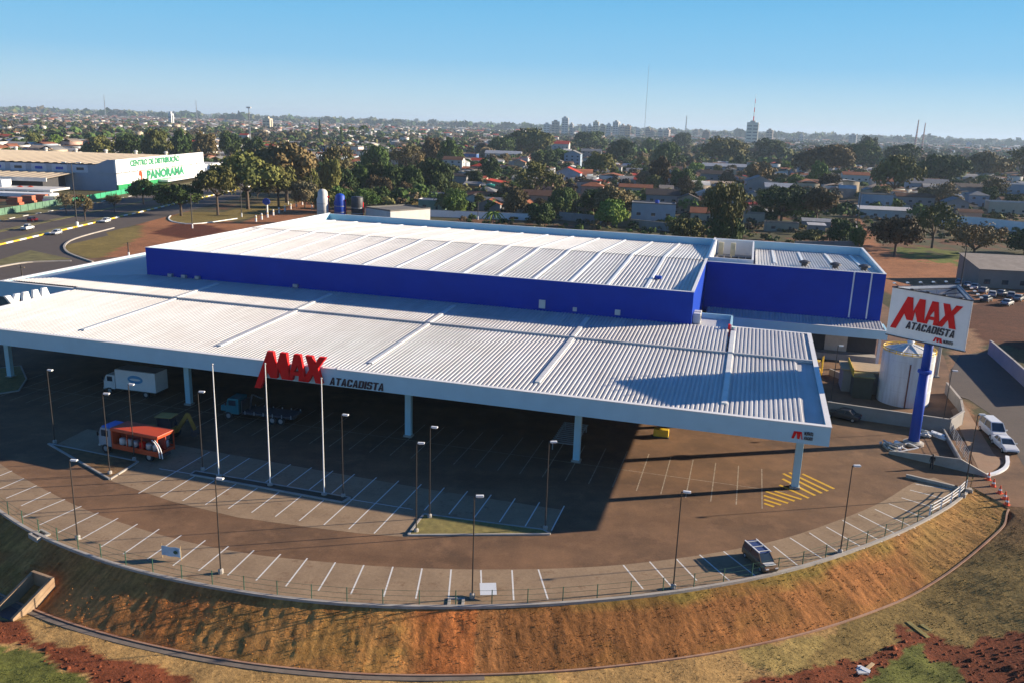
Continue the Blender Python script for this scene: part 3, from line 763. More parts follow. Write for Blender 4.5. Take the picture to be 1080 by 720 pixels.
# soffit and steel
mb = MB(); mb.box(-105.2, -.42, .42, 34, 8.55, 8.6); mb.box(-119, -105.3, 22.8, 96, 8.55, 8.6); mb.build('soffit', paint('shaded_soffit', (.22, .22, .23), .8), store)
for u in (-1.9, -25.1, -45.6, -75.8, -105.0): MB().box(u - .25, u + .25, .45, 34, 7.95, 8.54).build('canopy_truss', M['fascia'], store)
for u, v in [(-1.9, 8.1), (-25.1, 7.2), (-45.4, 7.8), (-75.8, 8.4), (-105.2, 9.5)]:
    u, v = gw(u, v)
    p_ = MB().box(u - .36, u + .36, v - .28, v + .28, gl(0), 8.5).build('pillar', M['fascia'], store, bevel=.03)
    MB().box(u - .5, u + .5, v - .42, v + .42, gl(0), gl(.22)).build('pillar_base', M['concrete'], p_)
for u in (-10.5, -35, -60, -90): MB().box(u - .36, u + .36, 22.0, 22.6, gl(0), 8.5).build('pillar', M['fascia'], store)
# raised daylight strips on the canopy roof
for u in (-9.85, -29.2, -48.6, -68, -87.4):
    mb = MB()
    for k in range(14):
        v0, v1 = 4.2 + k * 2.0, 4.2 + k * 2.0 + 1.94
        zf = zc if v1 < 22.2 else zr2
        z0, z1 = zf(0, v0), zf(0, v1)
        mb.add([(u - .34, v0, z0), (u + .34, v0, z0), (u + .26, v0, z0 + .22), (u - .26, v0, z0 + .22), (u - .34, v1, z1), (u + .34, v1, z1), (u + .26, v1, z1 + .22), (u - .26, v1, z1 + .22)],
               [(0, 1, 2, 3), (7, 6, 5, 4), (1, 5, 6, 2), (2, 6, 7, 3), (3, 7, 4, 0)])
    mb.build('skylight_strip', paint('skylight_sheet', (.72, .71, .66), .3, .08, .4), store)
MB().box(-104.8, -.5, 22.12, 22.5, 9.95, 10.33).build('gutter', M['roof'], store)
# storefront below the canopy
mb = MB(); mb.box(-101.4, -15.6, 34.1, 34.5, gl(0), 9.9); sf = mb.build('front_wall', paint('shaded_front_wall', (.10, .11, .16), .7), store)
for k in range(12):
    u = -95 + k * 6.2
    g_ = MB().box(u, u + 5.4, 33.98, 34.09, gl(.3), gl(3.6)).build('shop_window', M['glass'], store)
    for xa in (u - .08, u + 5.4): MB().box(xa, xa + .08, 33.94, 34.1, gl(.3), gl(3.7)).build('window_frame', M['galv'], g_)
# blue hall
HU0, HU1, HV0, HV1, HT = -101.6, -15.4, 34.0, 95.6, 15.0
mb = MB(); mb.box(HU0, HU1, HV0, HV0 + .3, 9.9, HT); mb.box(HU0, HU0 + .3, HV0 + .3, HV1, 0, HT); mb.box(HU1 - .3, HU1, HV0 + .3, HV1, 0, HT + .05); mb.box(HU0 + .3, HU1 - .3, HV1 - .3, HV1, 0, HT - .15)
mb.build('upper_wall', M['blue'], store)
mb = MB()
mb.box(HU0 - .05, HU1 + .05, HV0 - .05, HV0 + .38, HT + .003, HT + .06); mb.box(HU1 - .36, HU1 + .06, HV0 + .38, HV1 + .05, HT + .053, HT + .11); mb.box(HU0 - .05, HU0 + .36, HV0 + .38, HV1 + .05, HT + .003, HT + .06); mb.box(HU0 + .36, HU1 - .36, HV1 - .36, HV1 + .05, HT - .147, HT - .09)
mb.build('roof_flashing', M['cap'], store)
mb = MB(); mb.box(HU0 + .3, HU1 - .3, HV1 - .42, HV1 - .3, 12.8, HT - .15); mb.box(HU1 - .42, HU1 - .3, HV0 + .3, HV1 - .42, 12.8, HT); mb.box(HU0 + .3, HU0 + .42, HV0 + .3, HV1 - .42, 12.8, HT); mb.build('parapet_lining', M['fascia'], store)
RV = 64.2
zh = lambda x, y: (13.75 + (y - 34) / (RV - 34) * 1.1) if y < RV else (14.95 - (y - RV) / (95 - RV) * 1.5)
corr((HU0 + .3, HU1 - .42), lambda a: HV0 + .3, lambda a: RV, zh, pitch=.56, h=.11).build('hall_roof', M['roof'], store)
zh2 = lambda x, y: 15.0 - (y - RV) / (95 - RV) * 1.5
corr((HU0 + .3, HU1 - .42), lambda a: RV - .25, lambda a: HV1 - .42, zh2, pitch=.56, h=.11).build('hall_roof', M['roof'], store)
mb = MB(); mb.beam((HU0 + .4, RV - .3, 14.88), (HU1 - .5, RV - .3, 14.88), .32, .12); mb.build('ridge_step', M['roof_grey'], store)
skm = paint('skylight_sheet_bright', (.82, .82, .8), .3, .05, .4)
for k in range(15):
    u = -99 + 5.47 * k
    mb = MB(); n = 12; pr = []
    for q in range(n + 1):
        v_ = HV0 + .8 + (HV1 - 2.2 - HV0) * q / n
        z_ = (zh if v_ < RV else zh2)(0, v_); w_ = .24
        pr.append([(u - w_, v_, z_), (u + w_, v_, z_), (u + w_ * .75, v_, z_ + .22), (u - w_ * .75, v_, z_ + .22)])
    mb.loft(pr); mb.build('skylight_strip', skm, store, recalc=True)
for u, z in [(-44.9, 10.5), (-38, 10.3), (-31.2, 10.3), (-27, 10.0)]: pass
# louvres and lamps on the blue front wall
for u, w_, h_ in [(-36.1, .9, 1.2), (-31.4, .55, .55), (-25.4, .75, .75)]:
    MB().box(u - w_ / 2, u + w_ / 2, HV0 - .22, HV0 - .02, 11.0, 11.0 + h_).build('wall_vent', M['offwhite'], store, bevel=.03)
for u in (-97, -94.5, -92): MB().box(u - .35, u + .35, HV0 - .6, HV0 - .02, 10.7, 11.2).build('wall_lamp', M['galv'], store, bevel=.03)
MB().box(-75.2, -74.4, HV0 - .4, HV0 - .02, 10.8, 11.3).build('wall_lamp', M['galv'], store, bevel=.03)
for k in range(2): 
    a_ = MB().box(-15.3, -14.3, 35.2 + k * 1.6, 36.2 + k * 1.6, 10.5, 11.9).build('condenser', M['offwhite'], store, bevel=.05)
    MB().tube((-14.29, 35.7 + k * 1.6, 11.2), (-14.26, 35.7 + k * 1.6, 11.2), .38, n=14).build('fan_grille', M['dark'], a_)
MB().box(-10.55, -10.3, 33.2, 33.9, 9.6, 11.2).build('red_panel', M['red'], store)
MB().box(-22, -21, 46, 46.8, 14.35, 14.75).build('roof_hatch', M['bluepole'], store)
# blue service block at the right
BU0, BU1, BV0, BV1 = -15.3, 12.3, 63.0, 95.4
MB().box(BU0 + .05, BU1 - .05, BV0 + .03, BV0 + .3, 0, 6.7).build('dock_wall', paint('shade_toned_dock_wall', (.05, .05, .06), .8), store)  # shade of the dock recess put into the dark wall colour
mb = MB(); mb.box(BU0, BU1, BV0, BV0 + .3, 6.7, 15); mb.box(BU1 - .3, BU1, BV0 + .3, BV1, 0, 15); mb.box(BU0, BU1 - .3, BV1 - .3, BV1, 0, 15); mb.build('upper_wall', M['blue'], store)
mb = MB(); mb.box(BU0, BU1 + .05, BV0 - .05, BV0 + .36, 15.003, 15.06); mb.box(BU1 - .36, BU1 + .05, BV0 + .36, BV1 + .05, 15.003, 15.06); mb.box(BU0, BU1 - .36, BV1 - .36, BV1 + .05, 15.003, 15.06); mb.build('roof_flashing', M['cap'], store)
mb = MB(); mb.box(BU1 - .42, BU1 - .3, BV0 + .3, BV1 - .3, 13, 15); mb.box(BU0, BU1 - .42, BV1 - .42, BV1 - .3, 13, 15); mb.build('parapet_lining', M['fascia'], store)
zb = lambda x, y: 14.62 - (y - 63) / 32 * 1.1
corr((-7.6, BU1 - .42), lambda a: BV0 + .3, lambda a: BV1 - .42, zb).build('service_roof', M['roof'], store)
corr((BU0, -7.6), lambda a: BV0 + .3, lambda a: 66.2, zb).build('service_roof', M['roof'], store)
for k, u in enumerate((-4.4, .4, 5.3, 9.8)):
    mb = MB(); mb.beam((u, 70.2, 14.5), (u, 92, 13.75), .42, .22); st_ = mb.build('skylight_strip', skm, store)
    if k: 
        v_ = MB().lathe((u, 69.8, 14.35), [(.5, 0), (.5, .45), (.95, .62), (.9, .85), (.3, 1.05)], 12).build('roof_exhaust', M['dark'], store)
mb = MB(); mb.box(BU0, -7.9, 66.2, 66.5, 12.4, 15.3); mb.box(-8.2, -7.9, 66.5, 92, 12.4, 15.3); mb.box(BU0, -8.2, 91.7, 92, 12.4, 15.3); mb.box(-15.3, -15.0, 66.5, 91.7, 12.4, 15.3); mb.build('plant_enclosure', M['white'], store)
MB().box(-15, -8.2, 66.5, 91.7, 12.3, 12.5).build('plant_floor', M['concrete'], store)
for u in (-13.9, -11.7): MB().box(u - .45, u + .45, 84.5, 85.4, 12.5, 15.6).build('duct', paint('cream_duct', (.6, .52, .33), .6), store, bevel=.05)
for k in range(5): MB().lathe((-13.6 + k * 1.25, 76.5, 12.5), [(.5, 0), (.5, 1.5), (.55, 1.55), (.55, 1.75)], 12).build('fan_unit', M['dark'], store)
for u in (7.6, 10.2):
    MB().tube((u, BV0 - .12, 7.7), (u, BV0 - .12, 15.1), .12, n=8).build('downpipe', M['white'], store)
# loading dock canopy
zd = lambda x, y: 6.75 + (y - 57.6) * .12
corr((-14.6, 12.5), lambda a: 57.9, lambda a: 62.95, zd).build('dock_roof', M['roof'], store)
mb = MB(); mb.box(-14.8, 12.9, 57.5, 57.85, 5.7, 7.1); mb.box(12.55, 12.9, 57.85, 62.9, 5.7, 7.1); mb.build('dock_fascia', M['fascia'], store)
mb = MB(); mb.box(-14.8, 12.95, 57.45, 57.9, 7.103, 7.16); mb.build('roof_flashing', M['cap'], store)
for u in (-9, 1.5, 12): MB().box(u - .2, u + .2, 58, 58.4, gl(0), 5.7).build('pillar', M['white'], store)
mb = MB()
for u in (-12, -6.5, -1, 4.5): 
    d_ = MB().box(u, u + 3.4, 62.85, 62.98, gl(1.05), gl(4.6)).build('dock_door', M['galv'], store)
MB().box(-15.2, 12.2, 60.6, 62.8, gl(0), gl(1.05)).build('dock_platform', M['concrete'], store)

# ------------------------------------------------------------------ the store's signs
# MAX outline traced in units of the letter height (Y) and its width
S = 185.0
def mx(pts): return [((x - 68) / S, y) for x, y in pts]
LET = {
 'M': mx([(68, -.46), (113, -.46), (163, .26), (188, 0), (234, 0), (243, .44), (270, 0), (322, 0), (309, 1), (264, 1), (228, .40), (214, 1), (172, 1)]),
 'A': None, 'X': mx([(412, 0), (457, 0), (492, .34), (508, 0), (556, 0), (528, .57), (583, 1), (536, 1), (506, .72), (489, 1), (441, 1), (466, .50)]),
}
# A as a solid of three strokes
A_PARTS = [mx([(322, 0), (347, 0), (372, .33), (370, .55), (405, 1), (360, 1)]), mx([(360, 1), (405, 1), (436, 0), (389, 0)]), mx([(340, .22), (392, .22), (394, .36), (356, .36)])]
def max_sign(parent, o, ax, ay, hgt, depth, mat, sub=None):
    ax, ay = Vector(ax).normalized(), Vector(ay).normalized(); nz = ax.cross(ay)
    o = Vector(o)
    MB().extr(LET['M'], o, ax * hgt, ay * hgt, nz * depth).build('letter', mat, parent)
    mb = MB()
    a = mx([(318, 0), (340, 0), (347, .20), (392, .20), (388, 0), (437, 0), (405, 1), (360, 1)])
    # outer outline with the counter cut in by a slit-free ring of quads
    oo = [(x, y) for x, y in a]
    outer = mx([(318, 0), (344, 0), (352, .2), (391, .2), (388, 0), (437, 0), (405, 1), (360, 1)])
    tri = mx([(357, .34), (391, .34), (384, .62)])
    bm = bmesh.new()
    vo = [bm.verts.new(o + ax * hgt * x + ay * hgt * y) for x, y in outer]; vi = [bm.verts.new(o + ax * hgt * x + ay * hgt * y) for x, y in tri]
    eds = [bm.edges.new((vo[i], vo[(i + 1) % len(vo)])) for i in range(len(vo))] + [bm.edges.new((vi[i], vi[(i + 1) % 3])) for i in range(3)]
    bmesh.ops.triangle_fill(bm, edges=eds, use_beauty=True, use_dissolve=False)
    r = bmesh.ops.extrude_face_region(bm, geom=list(bm.faces))
    bmesh.ops.translate(bm, verts=[g for g in r['geom'] if isinstance(g, bmesh.types.BMVert)], vec=nz * depth)
    bmesh.ops.recalc_face_normals(bm, faces=bm.faces)
    me = bpy.data.meshes.new('letter'); bm.to_mesh(me); bm.free(); me.materials.append(mat)
    ob = bpy.data.objects.new('letter', me); COL.objects.link(ob); ob.parent = parent
    MB().extr(LET['X'], o, ax * hgt, ay * hgt, nz * depth).build('letter', mat, parent)

def fpt(px, py):            # photo pixel to point on the front fascia plane (store axes)
    d = _rt * ((px - 540) / FPX) - _up * ((py - 360) / FPX) + _f
    n = Vector((VV.x, VV.y, 0)); c0 = Vector((C0.x, C0.y, 0)); o = Vector((0, 0, CAMH))
    t = (c0 - o).dot(n) / d.dot(n); q = o + d * t; r_ = q - c0
    return (r_.x * UU.x + r_.y * UU.y, q.z)
zm = lambda x, y: (260 + x / 6.75, 350 + y / 6.75)
sg = thing('storefront_sign', 'red raised lettering standing on the front fascia with dark blue word beside it', 'sign', SROOT, -ANG); sg.scale = (KS,) * 3
b0 = fpt(*zm(212, 317)); b1 = fpt(*zm(533, 361)); t0 = fpt(*zm(192, 131))
hl = t0[1] - b0[1]; wl_ = (b1[0] - b0[0]) / ((533 - 212) / S)
o_ = Vector((b0[0] - (212 - 68) / S * wl_, -.08, b0[1]))
for k_ in LET:
    if LET[k_]: LET[k_] = [(x * wl_ / hl, y) for x, y in LET[k_]]
_mx = mx; mx = lambda pts: [((x - 68) / S * wl_ / hl, y) for x, y in pts]
max_sign(sg, o_, (1, 0, 0), (0, 0, 1), hl, .45, M['red'])
a0 = fpt(*zm(592, 370)); a1 = fpt(*zm(985, 417)); at_ = fpt(*zm(612, 320))
[MB().box(o_.x + 1.3 + k * 1.7, o_.x + 1.45 + k * 1.7, .0, .35, 9.81, b0[1] + hl * .6).build('support_post', M['galv'], sg) for k in range(6)]
def block_text(word, w, h, mat, parent, o, ax, ay, shear=.18, depth=.06, st=.21, name='lettering'):
    """heavy condensed slanted capitals: a solid of strokes per letter, joined end to end"""
    t_ = st * 1.05; q = st * .8; Wd = .62
    K = {'A': [[(0, 0), (t_, 0), (Wd * .5 + .02, 1 - q * .2), (Wd * .5 + .1, 1), (Wd * .5 - .1, 1)], [(Wd, 0), (Wd - t_, 0), (Wd * .5 + .021, .99 - q * .2), (Wd * .5 + .101, 1)], [(.16, .2), (Wd - .16, .2), (Wd - .2, .2 + q), (.2, .2 + q)]],
         'T': [[(0, 1 - q), (Wd, 1 - q), (Wd, 1), (0, 1)], [(Wd / 2 - t_ / 2, 0), (Wd / 2 + t_ / 2, 0), (Wd / 2 + t_ / 2, 1 - q), (Wd / 2 - t_ / 2, 1 - q)]],
         'I': [[(0, 0), (t_, 0), (t_, 1), (0, 1)]],
         'C': [[(0, .14), (t_, q), (t_, 1 - q), (0, .86)], [(0, .14), (.12, 0), (Wd - .1, 0), (Wd, .12), (Wd, .34), (Wd - t_, .34), (Wd - t_, q), (t_, q)], [(0, .86), (t_, 1 - q), (Wd - t_, 1 - q), (Wd - t_, .66), (Wd, .66), (Wd, .88), (Wd - .1, 1), (.12, 1)]],
         'D': [[(0, 0), (t_, 0), (t_, 1), (0, 1)], [(t_, 0), (Wd - .12, 0), (Wd, .14), (Wd - t_, q), (t_, q)], [(Wd, .14), (Wd, .86), (Wd - t_, 1 - q), (Wd - t_, q)], [(t_, 1 - q), (Wd - t_, 1 - q), (Wd, .86), (Wd - .12, 1), (t_, 1)]],
         'S': [[(0, .3), (0, .12), (.1, 0), (Wd - .1, 0), (Wd, .12), (Wd - t_, q), (t_, q), (t_, .3)], [(Wd, .12), (Wd, .46), (Wd - .1, .58), (Wd - t_, .42), (Wd - t_, q)], [(Wd - .1, .58), (t_, .58), (.1, .42), (Wd - t_, .42)], [(.1, .42), (t_, .58), (t_, 1 - q), (0, .88), (0, .54)], [(0, .88), (t_, 1 - q), (Wd - t_, 1 - q), (Wd - t_, .72), (Wd, .72), (Wd, .88), (Wd - .1, 1), (.1, 1)]]}
    gap = .075; tot = sum((t_ if c == 'I' else Wd) for c in word) + gap * (len(word) - 1) + shear; kx = w / tot
    ax, ay = Vector(ax).normalized(), Vector(ay).normalized(); nz = ax.cross(ay); x = 0; mb = MB()
    for c in word:
        for poly in K[c]: mb.extr([((x + px + shear * py) * kx, py * h) for px, py in poly], o, ax, ay, nz * depth)
        x += (t_ if c == 'I' else Wd) + gap
    return mb.build(name, mat, parent)
def fit_text(s, w, h, mat, parent, o, ax, ay, shear=.2, depth=.08, offset=.012, name='lettering'):
    """text whose capital height is h and total width w, origin bottom left"""
    size = h / .729
    t = text(s, size, mat, parent, Matrix.Identity(4), name, shear, depth, offset * size)
    xs_ = [v.co.x for v in t.data.vertices]; w0 = max(xs_) - min(xs_)
    mn = min(xs_); t.data.transform(Matrix.Translation((-mn, 0, 0))); t.data.transform(Matrix.Diagonal((w / w0, 1, 1, 1)))
    t.data.transform(frame(o, ax, ay)); return t
block_text('ATACADISTA', a1[0] - a0[0], at_[1] - a0[1], M['navy'], sg, (a0[0], -.02, a0[1]), (1, 0, 0), (0, 0, 1))
# small mark near the right corner
zq = lambda x, y: (700 + x / 5.4, 440 + y / 5.4)
sm = thing('fascia_mark', 'small red and navy company mark at the right end of the front fascia', 'sign', SROOT, -ANG); sm.scale = (KS,) * 3
c0 = fpt(*zq(727, 115)); c1 = fpt(*zq(848, 124)); hh = .42
mb = MB(); mb.extr([(0, 0), (.22, 0), (.42, .6), (.5, 0), (.72, 0), (.8, .6), (.9, 0), (1.0, 0), (.86, .72), (.16, .72)], (c0[0], -.05, c0[1]), (1, 0, 0), (0, 0, 1), (0, .045, 0)); mb.build('emblem', M['red'], sm)
fit_text('MUFFATO', c1[0] - c0[0] - 1.1, .36, M['navy'], sm, (c0[0] + 1.1, -.05, c0[1] + .44), (1, 0, 0), (0, 0, 1), 0, .05, .03)
fit_text('ATACADO', c1[0] - c0[0] - 1.1, .32, M['navy'], sm, (c0[0] + 1.1, -.05, c0[1] - .0), (1, 0, 0), (0, 0, 1), 0, .05, .03)
# the same letters on the left side, seen from behind
ls = thing('side_sign', 'letters on the left canopy edge seen from behind with white backs', 'sign', SROOT, -ANG); ls.scale = (KS,) * 3
mx_save = mx; hs = 3.0
max_sign(ls, (-105.75, 19.6, 8.0), (0, -1, 0), (0, 0, 1), hs, .4, M['white'])
# ================================================================== THINGS ROUND THE STORE
Z3 = Vector((0, 0, 1))
# ---- totem sign: three sided box on a blue pole
pole = G(963, 468)
tt = thing('totem_sign', 'tall three sided white roadside sign with red and black lettering on a blue pole', 'sign', (pole.x, pole.y, 0), 0)
TL = Vector((44.1, 97.2)); TR = Vector((49.8, 90.0)); TB = Vector((53.2, 100.0)); zb0, zt0 = 13.4, 19.05
tri3 = [TL, TR, TB]
rel = lambda p, z: Vector((p.x - pole.x, p.y - pole.y, z))
for a, b2 in ((TL, TR), (TR, TB), (TB, TL)):
    d = (b2 - a).normalized(); nin = Vector((-d.y, d.x))        # inward
    cen = (TL + TR + TB) / 3
    if (cen - a).dot(nin) < 0: nin = -nin
    a2, b3 = a + d * .06, b2 - d * .06
    mb = MB(); mb.extr([(0, zb0), ((b3 - a2).length, zb0), ((b3 - a2).length, zt0), (0, zt0)], rel(a2, 0), (d.x, d.y, 0), (0, 0, 1), (nin.x * .14, nin.y * .14, 0))
    pn = mb.build('sign_panel', M['white'], tt)
    for zz in (zb0, zt0): MB().beam(rel(a2, zz), rel(b3, zz), .2, .12).build('panel_trim', M['navy'], pn)
    # spot lamps on short arms above the panel
    for k in range(5):
        q = a2 + d * ((b3 - a2).length * (.1 + .2 * k)); w_ = q - nin * .9
        lm_ = MB().beam(rel(q, zt0), rel(w_, zt0 + .25), .06, .06).build('lamp_arm', M['dark'], tt)
        MB().obox(rel(w_, zt0 + .25), (.3, .3, .16)).build('spot_lamp', M['light_glass'] if (a is TB or a is TR) else M['black'], lm_, bevel=.04)
MB().tube((0, 0, -.2), (0, 0, 9.2), .62, .56, 24).build('pole', M['bluepole'], tt, True)
MB().tube((0, 0, 9.2), (0, 0, 14.2), .5, .48, 24).build('pole', M['bluepole'], tt, True)
MB().lathe((0, 0, 9.0), [(.62, 0), (.78, .05), (.78, .35), (.6, .4)], 24).build('pole_flange', M['bluepole'], tt)
MB().lathe((0, 0, 0), [(1.2, 0), (1.2, .3), (.9, .36), (.7, .5)], 20).build('pole_base', M['concrete'], tt)
mb = MB()
for z in (zb0 + .3, zt0 - .35):
    for a, b2 in ((TL, TR), (TR, TB), (TB, TL)):
        i1_ = a.lerp((TL + TR + TB) / 3, .08); i2_ = b2.lerp((TL + TR + TB) / 3, .08); mb.beam(rel(i1_, z), rel(i2_, z), .1, .1)
        mb.beam((0, 0, z - .3), rel(i1_, z), .12, .12)
        for t in (.33, .66): mb.beam((0, 0, z - .3), rel(i1_.lerp(i2_, t), z), .07, .07)
mb.build('inner_frame', paint('dark_steel_truss', (.05, .06, .09), .5), tt)
dU = (TR - TL).normalized(); fN = Vector((dU.y, -dU.x)); fN = fN if fN.y < 0 else -fN     # outward normal of the face we see
dz0, fo = Vector((dU.x, dU.y, 0)), Vector((fN.x, fN.y, 0))
FWd, FH = (TR - TL).length, zt0 - zb0
def face_px(px, py):
    d = _rt * ((px - 540) / FPX) - _up * ((py - 360) / FPX) + _f; o = Vector((0, 0, CAMH)); c0_ = Vector((TL.x, TL.y, 0))
    t = (c0_ - o).dot(fo) / d.dot(fo); q = o + d * t; return ((q - c0_).dot(dz0), q.z)
zs = lambda x, y: (910 + x / 3.6, 280 + y / 3.6)
def on_face(u, z, out=.02): return rel(TL, z) + dz0 * u + fo * out
def letters(parent, org, ax, out, hgt, wid, mat):
    """flat MAX lettering on a sign face"""
    global mx
    sv = mx; kx = wid / (515 / S) / hgt
    mx = lambda pts: [((x - 68) / S * kx, y) for x, y in pts]
    L0 = dict(LET)
    LET['M'] = mx([(68, -.46), (113, -.46), (163, .26), (188, 0), (234, 0), (243, .44), (270, 0), (322, 0), (309, 1), (264, 1), (228, .40), (214, 1), (172, 1)])
    LET['X'] = mx([(412, 0), (457, 0), (492, .34), (508, 0), (556, 0), (528, .57), (583, 1), (536, 1), (506, .72), (489, 1), (441, 1), (466, .50)])
    max_sign(parent, org, ax, (0, 0, 1), hgt, .06, mat); LET.update(L0); mx = sv
q0 = face_px(*zs(105, 228)); q1 = face_px(*zs(382, 158)); q2 = face_px(*zs(335, 241)); q3 = face_px(*zs(300, 146))
hM = (q1[1] + face_px(*zs(190, 122))[1]) / 2 - (face_px(*zs(180, 209))[1] + q2[1]) / 2
zM = (face_px(*zs(180, 209))[1] + q2[1]) / 2
letters(tt, on_face(q0[0], zM, .02), dz0, fo, hM, q1[0] - q0[0], M['red'])
w0 = face_px(*zs(162, 238)); w1 = face_px(*zs(350, 278)); hA = face_px(*zs(172, 212))[1] - w0[1]
zA = (w0[1] + w1[1]) / 2
block_text('ATACADISTA', w1[0] - w0[0], hA, M['navy'], tt, on_face(w0[0], zA, .02), dz0, (0, 0, 1))
e0 = face_px(*zs(266, 287)); e1 = face_px(*zs(342, 300))
MB().extr([(0, 0), (.18, 0), (.35, .5), (.42, 0), (.6, 0), (.67, .5), (.75, 0), (1.05, 0), (.9, .5), (.18, .5)], on_face(e0[0], e0[1], .02), dz0, (0, 0, 1), fo * .04).build('emblem', M['red'], tt)
fit_text('MUFFATO', e1[0] - e0[0] - 1.15, .36, M['navy'], tt, on_face(e0[0] + 1.15, e0[1] + .05, .05), dz0, (0, 0, 1), 0, .04, .03)
for (a, b2) in ((TR, TB), (TB, TL)):       # the other two faces carry the same sign
    d = (b2 - a).normalized(); nn = Vector((d.y, -d.x)); cen = (TL + TR + TB) / 3
    if (a - cen).dot(nn) < 0: nn = -nn
    L_ = (b2 - a).length
    if Vector((d.x, d.y, 0)).cross(Z3).dot(Vector((nn.x, nn.y, 0))) < 0: a, d = b2, -d
    og = rel(a + d * .8 + nn * .02, zM); letters(tt, og, Vector((d.x, d.y, 0)), nn, hM, L_ - 1.8, M['red'])
    block_text('ATACADISTA', L_ * .5, hA, M['navy'], tt, rel(a + d * (L_ * .36) + nn * .02, zA - .2), Vector((d.x, d.y, 0)), (0, 0, 1))

# ---- white water tank with a yellow handrail
tkc = Vector((55.3, 113.8)); TR_, TH_ = 3.4, 7.2
tk = thing('water_tank', 'large white cylindrical water tank with yellow rail round its conical roof', 'tank', (tkc.x, tkc.y, 0), 0)
mt, nt, b = _new('tank_white'); p = obj_pos(nt)
mp = nt.nodes.new('ShaderNodeMapping'); mp.inputs['Scale'].default_value = (1.2, 1.2, .12); nt.links.new(p, mp.inputs[0])
n = noise(nt, 1.0, 5, .7, mp.outputs[0]); c = mixc(nt, ramp(nt, n.outputs[0], .45, .75), (.66, .68, .70), (.46, .44, .42))
nt.links.new(c, b.inputs['Base Color']); b.inputs['Roughness'].default_value = .45; M['tank'] = mt
MB().lathe((0, 0, 0), [(TR_, 0), (TR_, 2.1), (TR_ + .02, 2.12), (TR_, 2.14), (TR_, 4.2), (TR_ + .02, 4.22), (TR_, 4.24), (TR_, 6.3), (TR_ + .02, 6.32), (TR_, 6.34), (TR_, TH_)], 64).build('shell', M['tank'], tk)
tr = MB().lathe((0, 0, TH_), [(TR_ + .06, 0), (TR_ + .06, .08), (1.9, .55), (.45, 1.0), (.1, 1.05)], 24).build('conical_roof', M['offwhite'], tk)
mb = MB()
for k in range(8):
    a = 2 * PI * k / 8; mb.beam((TR_ * .95 * math.cos(a), TR_ * .95 * math.sin(a), TH_ + .15), (.4 * math.cos(a), .4 * math.sin(a), TH_ + 1.06), .14, .1)
mb.build('roof_rib', M['white'], tr); MB().lathe((0, 0, TH_ + .95), [(.42, 0), (.42, .4), (.55, .45), (.3, .65), (.05, .7)], 14).build('vent_cap', M['white'], tr)
mb = MB(); nR = 40
for k in range(nR):
    a, c_ = 2 * PI * k / nR, 2 * PI * (k + 1) / nR
    for z in (.2, .5): mb.tube((TR_ * math.cos(a), TR_ * math.sin(a), TH_ + z), (TR_ * math.cos(c_), TR_ * math.sin(c_), TH_ + z), .055, n=5)
    if k % 2 == 0: mb.tube((TR_ * math.cos(a), TR_ * math.sin(a), TH_), (TR_ * math.cos(a), TR_ * math.sin(a), TH_ + .52), .05, n=5)
mb.build('handrail', M['yellow'], tk)
aa = math.atan2(-tkc.y, -tkc.x) + .12
MB().tube(((TR_ + .16) * math.cos(aa), (TR_ + .16) * math.sin(aa), 0), ((TR_ + .16) * math.cos(aa), (TR_ + .16) * math.sin(aa), 6.2), .09, n=8).build('brown_pipe', paint('rust_pipe', (.16, .05, .035), .6), tk)
mb = MB()
for s_ in (-.25, .25): mb.beam(((TR_ + .25) * math.cos(aa + 2.9) + s_, (TR_ + .25) * math.sin(aa + 2.9), 0), ((TR_ + .25) * math.cos(aa + 2.9) + s_, (TR_ + .25) * math.sin(aa + 2.9), TH_ + .9), .06, .06)
mb.build('ladder', M['yellow'], tk)
# pump house behind / left of the tank, and tall grey post
ph = thing('pump_house', 'small dark green roofed equipment shed beside the white tank', 'shed', (50.6, 117.5, 0), -ANG)
MB().box(-1.3, 1.3, -3.5, 3.5, 0, 3.1).build('wall', paint('dark_green_wall', (.05, .055, .04), .8, .2, .8), ph)
MB().box(-1.5, 1.5, -3.7, 3.7, 3.1, 3.25).build('roof', paint('olive_roof', (.2, .19, .07), .8, .2, .7), ph)
mb = MB(); mb.box(-1.5, -1.4, -3.7, 3.7, 3.25, 4.1); mb.build('railing', M['yellow'], ph)
gpost = thing('grey_post', 'thick grey steel post standing behind the white tank', 'post', tuple(G(987, 397)), 0)
MB().tube((0, 0, 0), (0, 0, 5.2), .26, .22, 10).build('post', M['galv'], gpost); MB().box(-.4, .4, -.4, .4, 0, .2).build('base', M['concrete'], gpost)
# ---- walls of the service yard
def wall_thing(pts, h, th, label, mat='render_wall', name='yard_wall', cat='wall', cope=True, z=0):
    c = pts[0]; t = thing(name, label, cat, (c[0], c[1], z))
    mb = MB(); mc = MB()
    for a, b2 in zip(pts[:-1], pts[1:]):
        a_, b_ = Vector((a[0] - c[0], a[1] - c[1], 0)), Vector((b2[0] - c[0], b2[1] - c[1], 0)); d = (b_ - a_).normalized() * th / 2 * .98
        mb.beam(a_ - d + Z3 * (h / 2 - .15), b_ + d + Z3 * (h / 2 - .15), th, h + .3)
        mc.beam(a_ - d * 1.3 + Z3 * (h + .05), b_ + d * 1.3 + Z3 * (h + .05), th + .1, .09)
    mb.build('wall', M[mat], t)
    if cope: mc.build('coping', M['concrete'], t)
    return t
gp = lambda x, y, z=0: tuple(G(x, y, z)[:2])
wall_thing([gp(872, 437), gp(1000, 456), gp(1014, 447)], 1.75, .2, 'grey rendered yard wall in front of the white tank')
wall_thing([gp(1014, 447), (61.5, 110), (63.5, 118)], 1.6, .2, 'side wall of the yard between the tank and the side road')
wall_thing([gp(875, 395), gp(940, 420)], 0.9, .2, 'low inner wall on the dusty yard beside the canopy')
